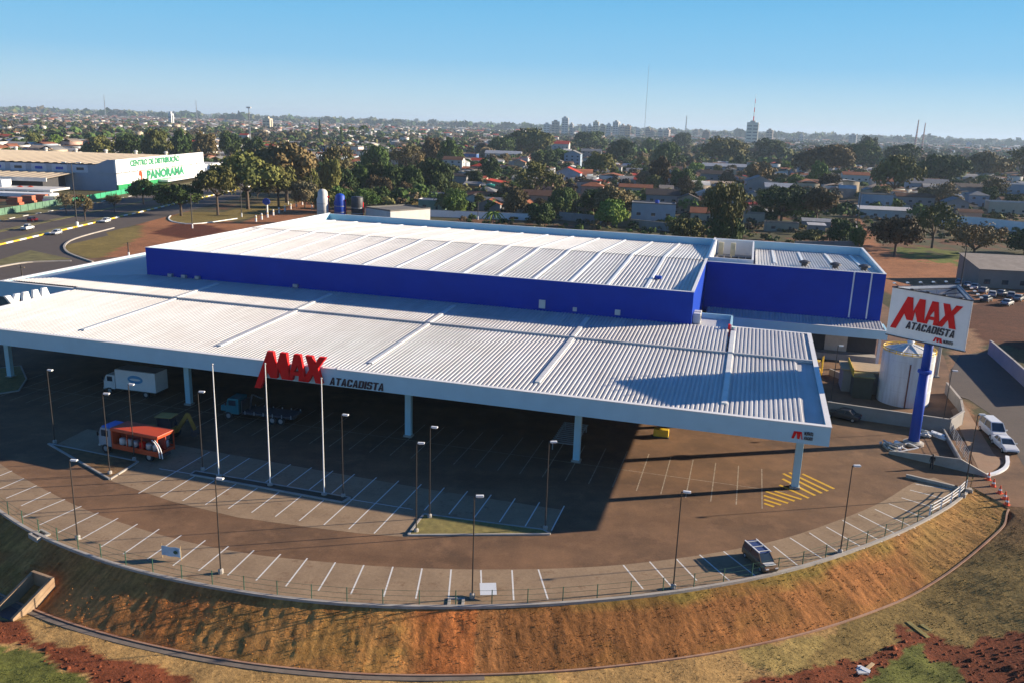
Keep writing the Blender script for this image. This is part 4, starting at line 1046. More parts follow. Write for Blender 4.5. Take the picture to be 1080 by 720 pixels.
M['pink'] = paint('pale_pink_wall', (.42, .33, .29), .85, .12, .3, dirt=(.25, .16, .1))
wall_thing([gp(1042.5, 373), gp(1066, 394), gp(1100, 426)], 2.3, .25, 'long pale pinkish wall across the side road', 'pink')
b_ = thing('yard_building', 'grey low dock office building with a dark doorway under the loading canopy', 'building', tuple(W(9.2, 49.0)) + (0,), -ANG)
MB().box(-3.2, 3.2, -2.2, 2.2, 0, 3.2).build('wall', M['render_wall'], b_); MB().box(-3.5, 3.5, -2.5, 2.5, 3.2, 3.4).build('roof', paint('tan_slab', (.4, .3, .18), .8), b_)
MB().box(-1.0, .8, -2.24, -2.2, 0, 2.3).build('door', M['dark'], b_)
def dock_machine(u, v, label):
    t = thing('forklift', label, 'forklift', tuple(W(u, v)) + (0,), -ANG - .3)
    MB().box(-1.3, 1.0, -.65, .65, .35, 1.15).build('body', M['yellow'], t, bevel=.08)
    cg = MB()
    for x in (-.9, .6):
        for y in (-.55, .55): cg.beam((x, y, 1.15), (x * .8, y, 2.3), .08, .08)
    cg.build('cage', M['dark'], t); MB().box(-.95, .7, -.6, .6, 2.3, 2.38).build('roof', M['yellow'], t, bevel=.03)
    for y in (-.35, .35):
        MB().box(1.05, 1.2, y - .06, y + .06, .1, 3.2).build('mast', M['yellow'], t); MB().box(1.2, 2.2, y - .07, y + .07, .12, .18).build('fork', M['dark'], t)
    for x in (-.85, .6):
        for y in (-.62, .62): MB().tube((x, y - .12, .35), (x, y + .12, .35), .35, n=14).build('wheel', M['rubber'], t)
    MB().box(-.5, .1, -.3, .3, 1.15, 1.4).build('seat', M['black'], t, bevel=.04)
dock_machine(2.6, 54.0, 'yellow forklift at the loading dock near the blue block pillar')
dock_machine(-1.4, 52.5, 'yellow forklift deeper in the shade of the loading dock')

# ---- lamp posts
def lamp_proto(h=8.6):
    t = thing('lamp_post', 'x', 'lamp post')
    MB().tube((0, 0, 0), (0, 0, h), .062, .042, 8).build('pole', M['darksteel'], t)
    MB().beam((-.05, 0, h - .1), (.55, 0, h), .06, .06).build('arm', M['darksteel'], t)
    hd = MB(); hd.loft([[(.1, -.12, h - .07), (.1, .12, h - .07), (.1, .1, h + .08), (.1, -.1, h + .08)], [(.7, -.16, h - .05), (.7, .16, h - .05), (.7, .12, h + .08), (.7, -.12, h + .08)]])
    ho = hd.build('lamp_head', M['white'], t, recalc=True, bevel=.02)
    MB().box(.2, .62, -.1, .1, h - .1, h - .072).build('lens', M['light_glass'], ho)
    MB().lathe((0, 0, 0), [(.22, 0), (.22, .35), (.12, .42)], 10).build('base', M['concrete'], t)
    return t
lamps = [((82, 568), (72, 484), 'tall lamp post on the bank edge nearest the concrete inlet'), ((233, 604), (228, 503), 'lamp post on the bank edge to the right of the blue banner'),
         ((498, 630), (499, 522), 'lamp post at the bottom middle of the car park by the white board'), ((710, 620), (718, 517), 'lamp post on the bank edge left of the broken down buggy'),
         ((886, 583), (901, 490), 'lamp post among the right hand bays on the bank edge'), ((1016, 524), (1031, 436), 'lamp post at the far right end by the traffic cones'),
         ((58, 467), (52, 389), 'lamp post at the left tip of the bare earth island'), ((116, 500), (106, 414), 'lamp post on the bare earth island in front of the orange truck'),
         ((142, 485), (136, 404), 'lamp post rising behind the orange truck'), ((214, 496), (210, 412), 'lamp post at the left end of the thin strip by the flagpoles'),
         ((362, 524), (364, 436), 'lamp post at the right end of the thin flagpole strip'), ((453, 546), (453, 449), 'lamp post at the upper left corner of the grass triangle'),
         ((439, 561), (441, 466), 'lamp post at the lower left corner of the grass triangle'), ((575, 558), (578, 465), 'lamp post at the right tip of the grass triangle'),
         ((876, 425), (884, 364), 'lamp post inside the service yard by the low wall'), ((993, 455), (1002, 390), 'thin lamp post by the yard wall corner near the tank')]
lp = lamp_proto()
for i, (bp_, tp, lab) in enumerate(lamps):
    b0_ = G(*bp_); rz = rnd.uniform(-.25, .25)
    # height from the photograph
    lo_, hi_ = 2, 20
    for _ in range(40):
        md = (lo_ + hi_) / 2; pz = b0_ + Z3 * md; r_ = pz - Vector((0, 0, CAMH))
        yy = 360 - FPX * r_.dot(_up) / r_.dot(_f)
        if yy > tp[1]: lo_ = md
        else: hi_ = md
    sc = md / 8.65
    if i == 0: lp.location = b0_; lp.rotation_euler = (0, 0, rz); lp.scale = (1, 1, sc); lp['label'] = lab; lp['group'] = 'lamp posts of the car park'
    else: dup(lp, b0_, rz, lab, 'lamp posts of the car park', (1, 1, sc))
# ---- flagpoles
def flagpole(h):
    t = thing('flagpole', 'x', 'flagpole')
    MB().tube((0, 0, 0), (0, 0, h), .075, .045, 10).build('pole', M['white'], t); MB().ell((0, 0, h + .06), .1, .1, .1, 8, 6).build('finial', M['galv'], t); MB().lathe((0, 0, 0), [(.3, 0), (.3, .25), (.14, .35)], 10).build('base', M['concrete'], t); return t
fp = flagpole(12.0)
for i, (b2, lab) in enumerate([((231, 503), 'bare white flagpole furthest left, in front of the teal truck'), ((285, 512), 'middle white flagpole, crossing the first letter of the red sign'), ((342, 522), 'white flagpole furthest right, below the last red letter')]):
    if i == 0: fp.location = G(*b2); fp['label'] = lab; fp['group'] = 'white flagpoles on the planted strip'
    else: dup(fp, G(*b2), 0, lab, 'white flagpoles on the planted strip', (1, 1, 1.06 if i == 1 else 1))
# ---- fence along the bank
fe = thing('wire_fence', 'low green wire fence with thin posts along the top of the bank', 'fence', (0, 0, 0))
fpth = offset_curve(EDGE[i0:], -.25); cum = 0; last = None; tops = []
M['greenpost'] = paint('green_fence_post', (.03, .10, .06), .6, .15, 2)
for i in range(0, len(fpth), 7):
    if fpth[i][0] > 43.5: break
    x, y = fpth[i]; MB().tube((x, y, 0), (x, y, 1.3), .042, n=6).build('post', M['greenpost'], fe); tops.append((x, y))
mb = MB()
for a, b2 in zip(tops[:-1], tops[1:]):
    for z in (.35, .8, 1.25): mb.tube((a[0], a[1], z), (b2[0], b2[1], z), .012, n=4)
w_ = mb.build('wire', M['greenpost'], fe); w_['kind'] = 'stuff'
rp = [p for p in fpth if p[0] > 41.5 and p[0] < 48.8]; rp = rp[::6]
rl = thing('white_railing', 'white painted railing at the right end of the paved bays', 'railing', (0, 0, 0))
mb = MB()
for a, b2 in zip(rp[:-1], rp[1:]):
    for z in (.5, .85, 1.2): mb.beam((a[0], a[1], z), (b2[0], b2[1], z), .05, .08)
mb.build('rail', M['white'], rl)
for p_ in rp: MB().box(p_[0] - .06, p_[0] + .06, p_[1] - .06, p_[1] + .06, 0, 1.25).build('post', M['white'], rl)
rp2 = [p for p in fpth if p[0] >= 48.5][::5]
gr_ = thing('green_railing', 'tall dark green railing by the traffic cones', 'railing', (0, 0, 0)); mb = MB()
for a, b2 in zip(rp2[:-1], rp2[1:]):
    for z in (.3, .9, 1.5): mb.beam((a[0], a[1], z), (b2[0], b2[1], z), .04, .04)
mb.build('rail', M['greenpost'], gr_)
for p_ in rp2: MB().tube((p_[0], p_[1], 0), (p_[0], p_[1], 1.7), .05, n=6).build('post', M['greenpost'], gr_)
# ---- ramp walls by the sign
wv_ = [gp(937, 478), gp(1005, 497), gp(1042, 503)]
t = thing('ramp_wall', 'low pale concrete wall that tapers off beside the sign base', 'wall', (wv_[0][0], wv_[0][1], 0))
mb = MB(); pr = [(0, 0), (0, .35), (4.2, .9), (8.3, 1.35), (11.5, .25), (11.5, 0)]
d = Vector((wv_[2][0] - wv_[0][0], wv_[2][1] - wv_[0][1], 0)); L_ = d.length; d.normalize()
mb.extr([(x * L_ / 11.5, z) for x, z in pr], (0, 0, 0), d, (0, 0, 1), Vector((-d.y, d.x, 0)) * .22); mb.build('wall', M['concrete'], t)
wall_thing([gp(957, 503), gp(1008, 515), gp(1024, 519)], .35, .3, 'low concrete kerb wall at the head of the right hand bays', 'concrete', 'low_wall', 'wall', False)
wall_thing([gp(992, 452), gp(1012, 488)], .5, .18, 'dark low wall between the sign and the footpath', 'render_wall', 'low_wall', 'wall')
t = thing('footpath_railing', 'golden wire fence along the footpath beside the sign', 'fence', (0, 0, 0)); q0, q1 = Vector(gp(996, 452)), Vector(gp(1017, 488))
for k in range(7):
    q = q0.lerp(q1, k / 6); MB().tube((q.x + .3, q.y, 0), (q.x + .3, q.y, 1.5), .05, n=6).build('post', M['galv'], t)
mb = MB()
for z in (.3, .6, .9, 1.2, 1.5): mb.tube((q0.x + .3, q0.y, z), (q1.x + .3, q1.y, z), .02, n=4)
mb.build('wire', M['galv'], t)
# ---- cones
M['cone'] = paint('orange_cone_plastic', (.75, .09, .02), .5, .1, 3)
cn = thing('traffic_cone', 'x', 'cone'); MB().lathe((0, 0, 0), [(.24, .05), (.05, .95), (.03, .97)], 14).build('cone', M['cone'], cn); MB().box(-.3, .3, -.3, .3, 0, .05).build('base', M['cone'], cn)
MB().lathe((0, 0, 0), [(.185, .36), (.142, .56)], 14, False).build('stripe', M['white'], cn)
zc5 = lambda x, y: (920 + x / 5.14, 420 + y / 5.14)
for i, (q, lab) in enumerate([((628, 440), 'orange traffic cone at the tip of the ramp wall'), ((655, 475), 'second orange traffic cone from the ramp wall'), ((690, 512), 'orange traffic cone in the middle of the row across the entrance'), ((717, 545), 'orange traffic cone second from the bank corner'), ((728, 575), 'orange traffic cone nearest the bank corner')]):
    pz = G(*zc5(*q)); 
    if i == 0: cn.location = pz; cn.scale = (.95,) * 3; cn['label'] = lab; cn['group'] = 'cones across the entrance'
    else: dup(cn, pz, i, lab, 'cones across the entrance', (.95,) * 3)
# ---- rubble and frames at the sign foot
def debris(px, label, n, seed, spread=1.6, mats=('white', 'galv', 'concrete'), name='rubble_pile', cat='rubble', tall=.5):
    r = random.Random(seed); c = G(*px); c.z = max(0, gh(c.x, c.y)) if True else 0
    t = thing(name, label, cat, tuple(c))
    for k in range(n):
        mb = MB(); L_ = r.uniform(.4, 1.7) * min(1, spread)
        mb.obox((r.uniform(-spread, spread), r.uniform(-spread * .5, spread * .5), r.uniform(.08, tall)), (L_, r.uniform(.12, .5), r.uniform(.06, .3)), r.uniform(0, 3), r.uniform(-.4, .4), r.uniform(-.3, .3))
        mb.build('piece', M[r.choice(mats)], t)
debris((941, 471), 'heap of white broken panels and scrap left of the sign pole', 16, 1, 1.5)
debris((981, 460), 'pale heap of sheeting right of the sign pole by the wall', 9, 2, 1.1, ('white', 'offwhite'))
t = thing('scrap_metal', 'white metal frame lying flat beside the sign pole', 'frame', tuple(G(952, 474)), .3); mb = MB()
for a, b2 in (((-1.5, -.8), (1.5, -.8)), ((1.5, -.8), (1.5, .8)), ((1.5, .8), (-1.5, .8)), ((-1.5, .8), (-1.5, -.8)), ((0, -.8), (0, .8))): mb.beam((a[0], a[1], .15 + a[0] * .1 + .15), (b2[0], b2[1], .15 + b2[0] * .1 + .15), .14, .1)
mb.build('frame', M['white'], t); MB().box(-1.2, -.5, -.5, .5, .02, .12).build('slab', M['galv'], t)
debris((905, 708), 'broken white scraps lying in the red soil at the bottom', 5, 3, .5, ('white', 'offwhite'), 'scrap_heap', 'scrap', .2)
pz = G(915, 701, -2.0); t = thing('timber_plank', 'pale timber plank lying in the red soil at the bottom', 'plank', (pz.x, pz.y, gh(pz.x, pz.y) + .08), .75)
MB().box(-1.0, 1.0, -.13, .13, 0, .07).build('plank', M['wood'], t); MB().box(-.8, -.7, -.16, .16, .07, .12).build('batten', M['wood'], t)
for q, q2, lab in (((957, 656), (979, 673), 'longer turf strip at the border of the olive sod and red soil'), ((971, 659), (982, 666), 'shorter strip of loose turf beside the red soil')):
    pz, p2 = G(*q, -2.4), G(*q2, -2.4); cz = (pz + p2) / 2; d = p2 - pz
    t = thing('turf_strip', lab, 'turf', (cz.x, cz.y, gh(cz.x, cz.y) + .03), math.atan2(d.y, d.x)); L_ = d.length
    MB().box(-L_ / 2, L_ / 2, -.22, .22, 0, .09).build('turf', M['islgrass'], t, bevel=.03)
# ---- concrete inlets in the bank
zi = lambda x, y: (x / 2.77, 460 + y / 2.77)
def inlet(px, z, w, d_, h, rz, label, drop=0):
    c = G(*px, z); t = thing('drain_inlet', label, 'drain', (c.x, c.y, z), rz); mb = MB()
    mb.box(-w / 2, -w / 2 + .22, -d_ / 2, d_ / 2, -2, h); mb.box(w / 2 - .22, w / 2, -d_ / 2, d_ / 2, -2, h); mb.box(-w / 2 + .22, w / 2 - .22, d_ / 2 - .22, d_ / 2, -2, h); mb.box(-w / 2 + .22, w / 2 - .22, -d_ / 2, -d_ / 2 + .18, -2, h - drop)
    mb.build('wall', M['concrete_red' if drop else 'concrete'], t); MB().box(-w / 2 + .22, w / 2 - .22, -d_ / 2 + .18, d_ / 2 - .22, -1.5, h - (1.6 if drop else .25)).build('floor', M['dark'] if drop else M['concrete_red'], t); return t
inlet((42, 566), -.2, 1.5, 1.2, .35, -.6, 'small square concrete drain box at the bank top on the left')
inlet((481, 638), -.25, 1.3, 1.2, .35, 0, 'small concrete drain box at the bank top in the middle')
c = G(18, 640, -2.2)
t = thing('drain_chute', 'open concrete drain chute with pale rim at the foot of the bank', 'drain', (c.x, c.y, -2.4), -.42); t.scale = (.88, .88, .88)
mb = MB()
for s_ in (-1, 1): mb.extr([(-1.4, -.6), (2.6, -.6), (2.6, 2.1), (-1.4, .25)], (s_ * 1.25 - .14, 0, 0), (0, 1, 0), (0, 0, 1), (.28, 0, 0))
mb.box(-1.39, 1.39, 2.6, 2.9, -.6, 2.12); mb.build('wall', paint('tan_concrete', (.32, .22, .13), .85, .25, .8, dirt=(.3, .12, .05)), t)
MB().box(-1.11, 1.11, -1.4, 2.6, -.6, .02).build('floor', M['dark'], t)
MB().box(-1.9, -1.6, -2.6, -1.2, .0, .12).build('plank', M['wood'], t)
# ---- banner on the fence and white board on the paving
bq = G(171, 588); bq2 = G(187, 590.5); d = (bq2 - bq); d.z = 0; L_ = d.length
t = thing('fence_banner', 'pale blue and white banner with a dark green dot tied to the fence', 'banner', (bq.x, bq.y, .3), math.atan2(d.y, d.x))
mb = MB(); nn_ = 8
for k in range(nn_):
    x0, x1 = k / nn_ * 1.75, (k + 1) / nn_ * 1.75; mb.add([(x0, .05 * math.sin(k * 1.3), 0), (x1, .05 * math.sin((k + 1) * 1.3), 0), (x1, .05 * math.sin((k + 1) * 1.3), .85), (x0, .05 * math.sin(k * 1.3), .85)], [(0, 1, 2, 3)])
o = mb.build('sheet', paint('banner_cloth', (.38, .55, .70), .7, .15, 2), t); md = o.modifiers.new('thickness', 'SOLIDIFY'); md.thickness = .015
MB().extr([(math.cos(k) * .2 + 1.35, math.sin(k) * .16 + .45) for k in [i * PI / 6 for i in range(12)]], (0, -.075, 0), (1, 0, 0), (0, 0, 1), (0, -.01, 0)).build('green_dot', M['greenpost'], t)
for x in (0, 1.75): MB().tube((x, .06, -.3), (x, .06, 1.0), .03, n=6).build('stake', M['wood'], t)
t = thing('white_board', 'white rectangular board leaning near the bank edge in the bottom middle', 'board', tuple(G(512, 628)), .1)
MB().obox((.2, 0, .62), (1.3, .04, 1.1), 0, -1.15).build('board', M['white'], t)
for x in (-.3, .7): MB().beam((x, .05, 0), (x, -.05, .5), .05, .05).build('leg', M['galv'], t)
# ---- pergola-like slatted rack under the canopy and yellow bollard blocks
t = thing('slatted_rack', 'grey slatted metal rack lying on the bays under the canopy', 'rack', tuple(G(601, 464)), -ANG); 
for k in range(12): MB().box(-1.5, 1.5, -3.6 + k * .62, -3.38 + k * .62, .9, .98).build('slat', M['galv'], t)
for x in (-1.3, 1.3): MB().box(x - .05, x + .05, -3.7, 3.6, .8, .9).build('rail', M['galv'], t)
for x in (-1.3, 1.3):
    for y in (-3.5, 3.4): MB().box(x - .05, x + .05, y - .05, y + .05, 0, .8).build('leg', M['galv'], t)
t = thing('yellow_barrier', 'yellow barrier box standing under the right end of the canopy', 'barrier', tuple(G(697, 460)), -ANG)
MB().box(-.9, .9, -.4, .4, .1, 1.0).build('body', M['yellow'], t, bevel=.06); MB().box(-1, 1, -.5, .5, 0, .1).build('base', M['dark'], t)
# ---- person by the ramp wall
pb = G(982, 494); pe = thing('person', 'person in dark clothing walking along the pale ramp wall', 'person', tuple(pb), 1.2)
def skin_body(pts, edges, rad, mat, name, parent):
    me = bpy.data.meshes.new(name); me.from_pydata(pts, edges, []); me.update(); o = bpy.data.objects.new(name, me); COL.objects.link(o); o.parent = parent
    me.materials.append(mat); o.modifiers.new('skin', 'SKIN')
    for v, r in zip(me.skin_vertices[0].data, rad): v.radius = (r, r)
    me.skin_vertices[0].data[0].use_root = True
    sb = o.modifiers.new('sub', 'SUBSURF'); sb.levels = 1; sb.render_levels = 1; return o
pts = [(0, 0, .92), (0, 0, 1.15), (0, 0, 1.38), (0, 0, 1.5), (.01, 0, 1.62), (.02, 0, 1.72), (0, .1, .86), (.12, .1, .48), (.05, .1, .07), (.16, .1, .03), (0, -.1, .86), (-.06, -.1, .48), (-.22, -.1, .1), (-.12, -.1, .03),
       (0, .2, 1.42), (-.06, .24, 1.14), (.08, .25, .9), (.12, .25, .8), (0, -.2, 1.42), (.06, -.24, 1.14), (.2, -.24, .95), (.26, -.24, .88)]
edg = [(0, 1), (1, 2), (2, 3), (3, 4), (4, 5), (0, 6), (6, 7), (7, 8), (8, 9), (0, 10), (10, 11), (11, 12), (12, 13), (2, 14), (14, 15), (15, 16), (16, 17), (2, 18), (18, 19), (19, 20), (20, 21)]
rad = [.15, .14, .17, .07, .1, .08, .1, .075, .05, .04, .1, .075, .05, .04, .075, .055, .045, .04, .075, .055, .045, .04]
skin_body(pts, edg, rad, M['cloth_dark'], 'body', pe)
MB().ell((.03, 0, 1.68), .11, .095, .13, 12, 8).build('hair', M['black'], pe, True)
# ================================================================== VEHICLES
def wheels(t, xs_, hw, r, w=.22):
    for x in xs_:
        for s_ in (-1, 1):
            wh = MB().tube((x, s_ * hw - w / 2 * s_ - w / 2, r), (x, s_ * hw - w / 2 * s_ + w / 2, r), r, n=20).build('wheel', M['rubber'], t)
            y = s_ * (hw + .005); MB().tube((x, y - .02 * s_, r), (x, y + .012 * s_, r), r * .58, r * .5, n=14).build('rim', M['rim'], wh)
def ring(x, wb, wt, z0, zm, z1):      # cross section of a car body, 8 points
    return [(x, -wb * .92, z0), (x, wb * .92, z0), (x, wb, z0 + .12), (x, wb, zm), (x, wt, z1), (x, -wt, z1), (x, -wb, zm), (x, -wb, z0 + .12)]
def car(label, loc, rz, col, kind='hatch', group=None, name='parked_car', cat='car', sc=1):
    t = thing(name, label, cat, loc, rz, group); t.scale = (sc,) * 3
    L = {'hatch': 1.95, 'sedan': 2.2, 'pickup': 2.5, 'van': 2.2}[kind]; hw = .86
    if kind == 'sedan':   st = [(-L, .55, .85), (-L + .12, .3, .93), (-1.25, .28, .98), (.95, .28, .95), (L - .3, .28, .80), (L, .42, .68)]
    elif kind == 'pickup': st = [(-L, .5, 1.0), (-L + .05, .38, 1.06), (-.6, .36, 1.06), (1.1, .36, 1.06), (L - .3, .36, .95), (L, .5, .82)]
    elif kind == 'van':   st = [(-L, .5, 1.05), (-L + .08, .32, 1.12), (0, .3, 1.1), (1.2, .3, 1.05), (L - .25, .3, .9), (L, .45, .75)]
    else: st = [(-L, .5, .92), (-L + .08, .3, .98), (-1, .28, 1.0), (.85, .28, .96), (L - .3, .28, .82), (L, .42, .70)]
    body = MB().loft([ring(x, hw * (.93 if i in (0, len(st) - 1) else 1), hw * .9, z0, (z0 * .3 + z1 * .7), z1) for i, (x, z0, z1) in enumerate(st)]).build('body', M['carpaint'], t, recalc=True, bevel=.035, color=col)
    cab = {'hatch': (-1.85, -1.55, .15, .95, .95, 1.46), 'sedan': (-1.5, -.95, .15, .95, .95, 1.42), 'pickup': (-.75, -.55, .45, 1.2, 1.03, 1.75), 'van': (-2.15, -2.05, .6, 1.35, 1.05, 1.85)}[kind]
    x0, x1, x2, x3, zb_, zt_ = cab
    gl = MB().loft([[(x0, -hw * .88, zb_), (x0, hw * .88, zb_), (x1, hw * .74, zt_ - .03), (x1, -hw * .74, zt_ - .03)], [(x3, -hw * .88, zb_), (x3, hw * .88, zb_), (x2, hw * .74, zt_ - .03), (x2, -hw * .74, zt_ - .03)]]).build('window', M['glass'], t, recalc=True)
    MB().loft([[(x1 - .03, -hw * .76, zt_ - .05), (x1 - .03, hw * .76, zt_ - .05), (x1 + .05, hw * .7, zt_ + .03), (x1 + .05, -hw * .7, zt_ + .03)], [(x2 + .06, -hw * .76, zt_ - .05), (x2 + .06, hw * .76, zt_ - .05), (x2 - .04, hw * .7, zt_ + .03), (x2 - .04, -hw * .7, zt_ + .03)]]).build('roof', M['carpaint'], t, recalc=True, color=col)
    for s_ in (-1, 1):
        for (xa, xb) in ((x0, x1), (x3, x2)): MB().beam((xa, s_ * hw * .885, zb_), (xb, s_ * hw * .745, zt_ - .03), .09, .06).build('roof_pillar', M['carpaint'], t, color=col)
        xm = (x1 + x2) / 2; MB().beam((xm, s_ * hw * .9, zb_), (xm, s_ * hw * .755, zt_ - .03), .08, .05).build('roof_pillar', M['carpaint'], t, color=col)
        MB().obox((L - .05, s_ * hw * .62, st[-1][2] - .06), (.12, .36, .15)).build('headlight', M['light_glass'], t, bevel=.02)
        MB().obox((-L + .02, s_ * hw * .72, st[0][2] - .12), (.1, .22, .2)).build('tail_light', M['tail'], t, bevel=.02)
        MB().obox((x3 - .25, s_ * (hw + .09), zb_ + .1), (.12, .2, .13)).build('mirror', M['carpaint'], t, bevel=.02, color=col)
    MB().box(L - .02, L + .04, -.55, .55, .34, .5).build('bumper', M['black'], t); MB().box(-L - .04, -L + .03, -.6, .6, .36, .5).build('bumper', M['black'], t)
    if kind == 'pickup':
        mb = MB(); mb.box(-L + .12, -.82, -hw * .78, hw * .78, 1.068, 1.08); mb.build('load_bed', M['black'], t)
        for s_ in (-1, 1): MB().box(-L + .05, -.8, s_ * hw * .9 - .05, s_ * hw * .9 + .05, 1.06, 1.22).build('bed_side', M['carpaint'], t, color=col)
        MB().box(-L + .0, -L + .08, -hw * .85, hw * .85, 1.0, 1.22).build('tailgate', M['carpaint'], t, color=col)
    wheels(t, (-L + .72, L - .78), hw + .01, .34 if kind == 'pickup' else .31)
    return t
WHT, SIL, RED_, BLK = (.72, .72, .70), (.45, .46, .48), (.5, .02, .02), (.03, .03, .035)
def dirpx(a, b2): p, q = G(*a), G(*b2); return math.atan2(q.y - p.y, q.x - p.x)
c1, c2 = G(1049, 460), G(1060, 473)
dr = math.atan2(c2.y - c1.y, c2.x - c1.x)
car('white estate car with pale blue sheen parked on the side road, further from the camera', tuple(G(1046.5, 459)), dr + .12, WHT, 'van', 'white cars parked on the side road', sc=1.08)
car('white sedan parked on the side road, nearest the road bend', tuple(G(1059, 473)), dr + .1, WHT, 'sedan', 'white cars parked on the side road')
av = PI / 2
car('silver white hatchback on the near carriageway beside the yellow kerb', (-135.6, G(68, 248).y, .02), -av, SIL, 'hatch', 'cars on the avenue', 'moving_car')
car('white hatchback on the near carriageway below the tall street lamp', (-136, G(114, 235).y, .02), -av, WHT, 'hatch', 'cars on the avenue', 'moving_car')
car('white pickup on the middle carriageway', (-148.5, G(38, 243).y, .02), av + .05, WHT, 'pickup', 'cars on the avenue', 'pickup_truck', 'pickup')
car('red car on the far carriageway', (-158.5, G(45, 234).y, .02), av, RED_, 'hatch', 'cars on the avenue', 'moving_car')
car('black sedan in the shade beside the canopy and yard wall', tuple(G(888, 441)), dirpx((900, 443), (876, 438)), BLK, 'sedan')
# parked cars on the lot to the right, behind the totem
yard_cars = [((1012, 300), WHT, 'hatch', 'white hatchback first in the row behind the totem sign'), ((1020, 303), SIL, 'sedan', 'silver sedan second in the row behind the totem sign'), ((1028, 305), WHT, 'sedan', 'white sedan under the long grey roofed shed'),
             ((1037, 309), SIL, 'hatch', 'silver hatchback fourth in the row behind the totem sign'), ((1046, 313), WHT, 'hatch', 'white hatchback near the red brown shed wall'), ((1056, 312), (.2, .25, .33), 'sedan', 'blue grey sedan by the shed wall on the right'), ((1066, 314), SIL, 'hatch', 'silver hatchback near the right edge of the car yard'), ((1074, 317), (.55, .55, .5), 'sedan', 'pale beige sedan at the right edge of the car yard'), ((1040, 318), (.12, .13, .15), 'hatch', 'dark hatchback in the front row of the car yard'), ((1062, 322), WHT, 'sedan', 'white sedan in the front row of the car yard')]
for q, c, k, lab in yard_cars: c = tuple(v * .62 for v in c); car(lab, tuple(G(*q)), .9 + rnd.uniform(-.15, .15), c, k, 'cars in the yard behind the totem sign')
# white truck cab behind the green fence
def truck_cab(t, col, x0, x1, w, z0, z1, sloped=.35):
    hw = w / 2
    MB().loft([[(x0, -hw, z0), (x0, hw, z0), (x0, hw, z1), (x0, -hw, z1)], [(x1 - .05, -hw, z0), (x1 - .05, hw, z0), (x1 - .05, hw, z0 + (z1 - z0) * .5), (x1 - .05, -hw, z0 + (z1 - z0) * .5)]][:0] or
              [[(x0, y, z0) for y in (-hw, hw)] + [(x0, y, z1) for y in (hw, -hw)], [(x1 - sloped, y, z0) for y in (-hw, hw)] + [(x1 - sloped, y, z1) for y in (hw, -hw)], [(x1, y, z0) for y in (-hw, hw)] + [(x1, y, z0 + (z1 - z0) * .52) for y in (hw, -hw)]]).build('cab', M['carpaint'], t, recalc=True, bevel=.06, color=col)
    zs_ = z0 + (z1 - z0) * .55
    MB().extr([(0, 0), (hw * 1.7, 0), (hw * 1.6, 1), (hw * .1, 1)], (x1 + .01, -hw * .85, zs_), (0, 1, 0), (-sloped * .9, 0, (z1 - zs_) * .88), (.03, 0, .01)).build('windscreen', M['glass'], t)
    for s_ in (-1, 1):
        dd_ = MB().box(x0 + .25, x1 - sloped - .05, s_ * hw - .01, s_ * hw + .012, z0 + .15, z1 - .15).build('door', M['carpaint'], t, color=col)
        MB().box(x0 + .35, x1 - sloped - .1, s_ * (hw + .012) - .006, s_ * (hw + .012) + .008, zs_, z1 - .2).build('window', M['glass'], dd_)
        MB().obox((x1 - .02, s_ * hw * .7, z0 + .25), (.1, .35, .2)).build('headlight', M['light_glass'], t, bevel=.02)
        MB().obox((x1 - .1, s_ * (hw + .16), zs_ + .25), (.1, .2, .45)).build('mirror', M['black'], t, bevel=.02)
    MB().box(x1 - .08, x1 + .1, -hw, hw, z0 - .12, z0 + .1).build('bumper', M['offwhite'], t, bevel=.03)
# ---- white box truck under the canopy
a_, b_ = G(122, 413), G(166, 416)
# box truck faces left
bt = thing('box_truck', 'white box truck with a blue oval emblem parked under the canopy', 'truck', tuple((G(118, 412) + G(166, 418)) / 2), PI - ANG + .02)
MB().box(-3.6, 4.4, -.5, .5, .55, .85).build('chassis', M['dark'], bt)
bx = MB().box(-4.3, 1.75, -1.25, 1.25, .95, 3.55).build('cargo_box', M['white'], bt, bevel=.04)
MB().extr([(math.cos(k * PI / 12) * 1.15, math.sin(k * PI / 12) * .55) for k in range(24)], (-1.3, 1.255, 2.45), (1, 0, 0), (0, 0, 1), (0, .012, 0)).build('emblem', paint('pale_blue_emblem', (.08, .32, .55), .5), bx)
MB().extr([(math.cos(k * PI / 12) * .8, math.sin(k * PI / 12) * .16) for k in range(24)], (-1.3, 1.27, 2.45), (1, 0, 0), (0, 0, 1), (0, .012, 0)).build('emblem', M['white'], bx)
MB().extr([(math.cos(k * PI / 12) * 1.15, math.sin(k * PI / 12) * .55) for k in range(24)], (-1.3, -1.255, 2.45), (1, 0, 0), (0, 0, 1), (0, -.012, 0)).build('emblem', bpy.data.materials['pale_blue_emblem'], bx)
MB().box(-4.28, 1.7, -1.2, 1.2, 3.56, 3.6).build('box_roof', M['galv'], bx)
truck_cab(bt, WHT, 2.0, 3.75, 2.15, .75, 2.65, .5); wheels(bt, (-2.6, 2.9), 1.08, .48, .3)
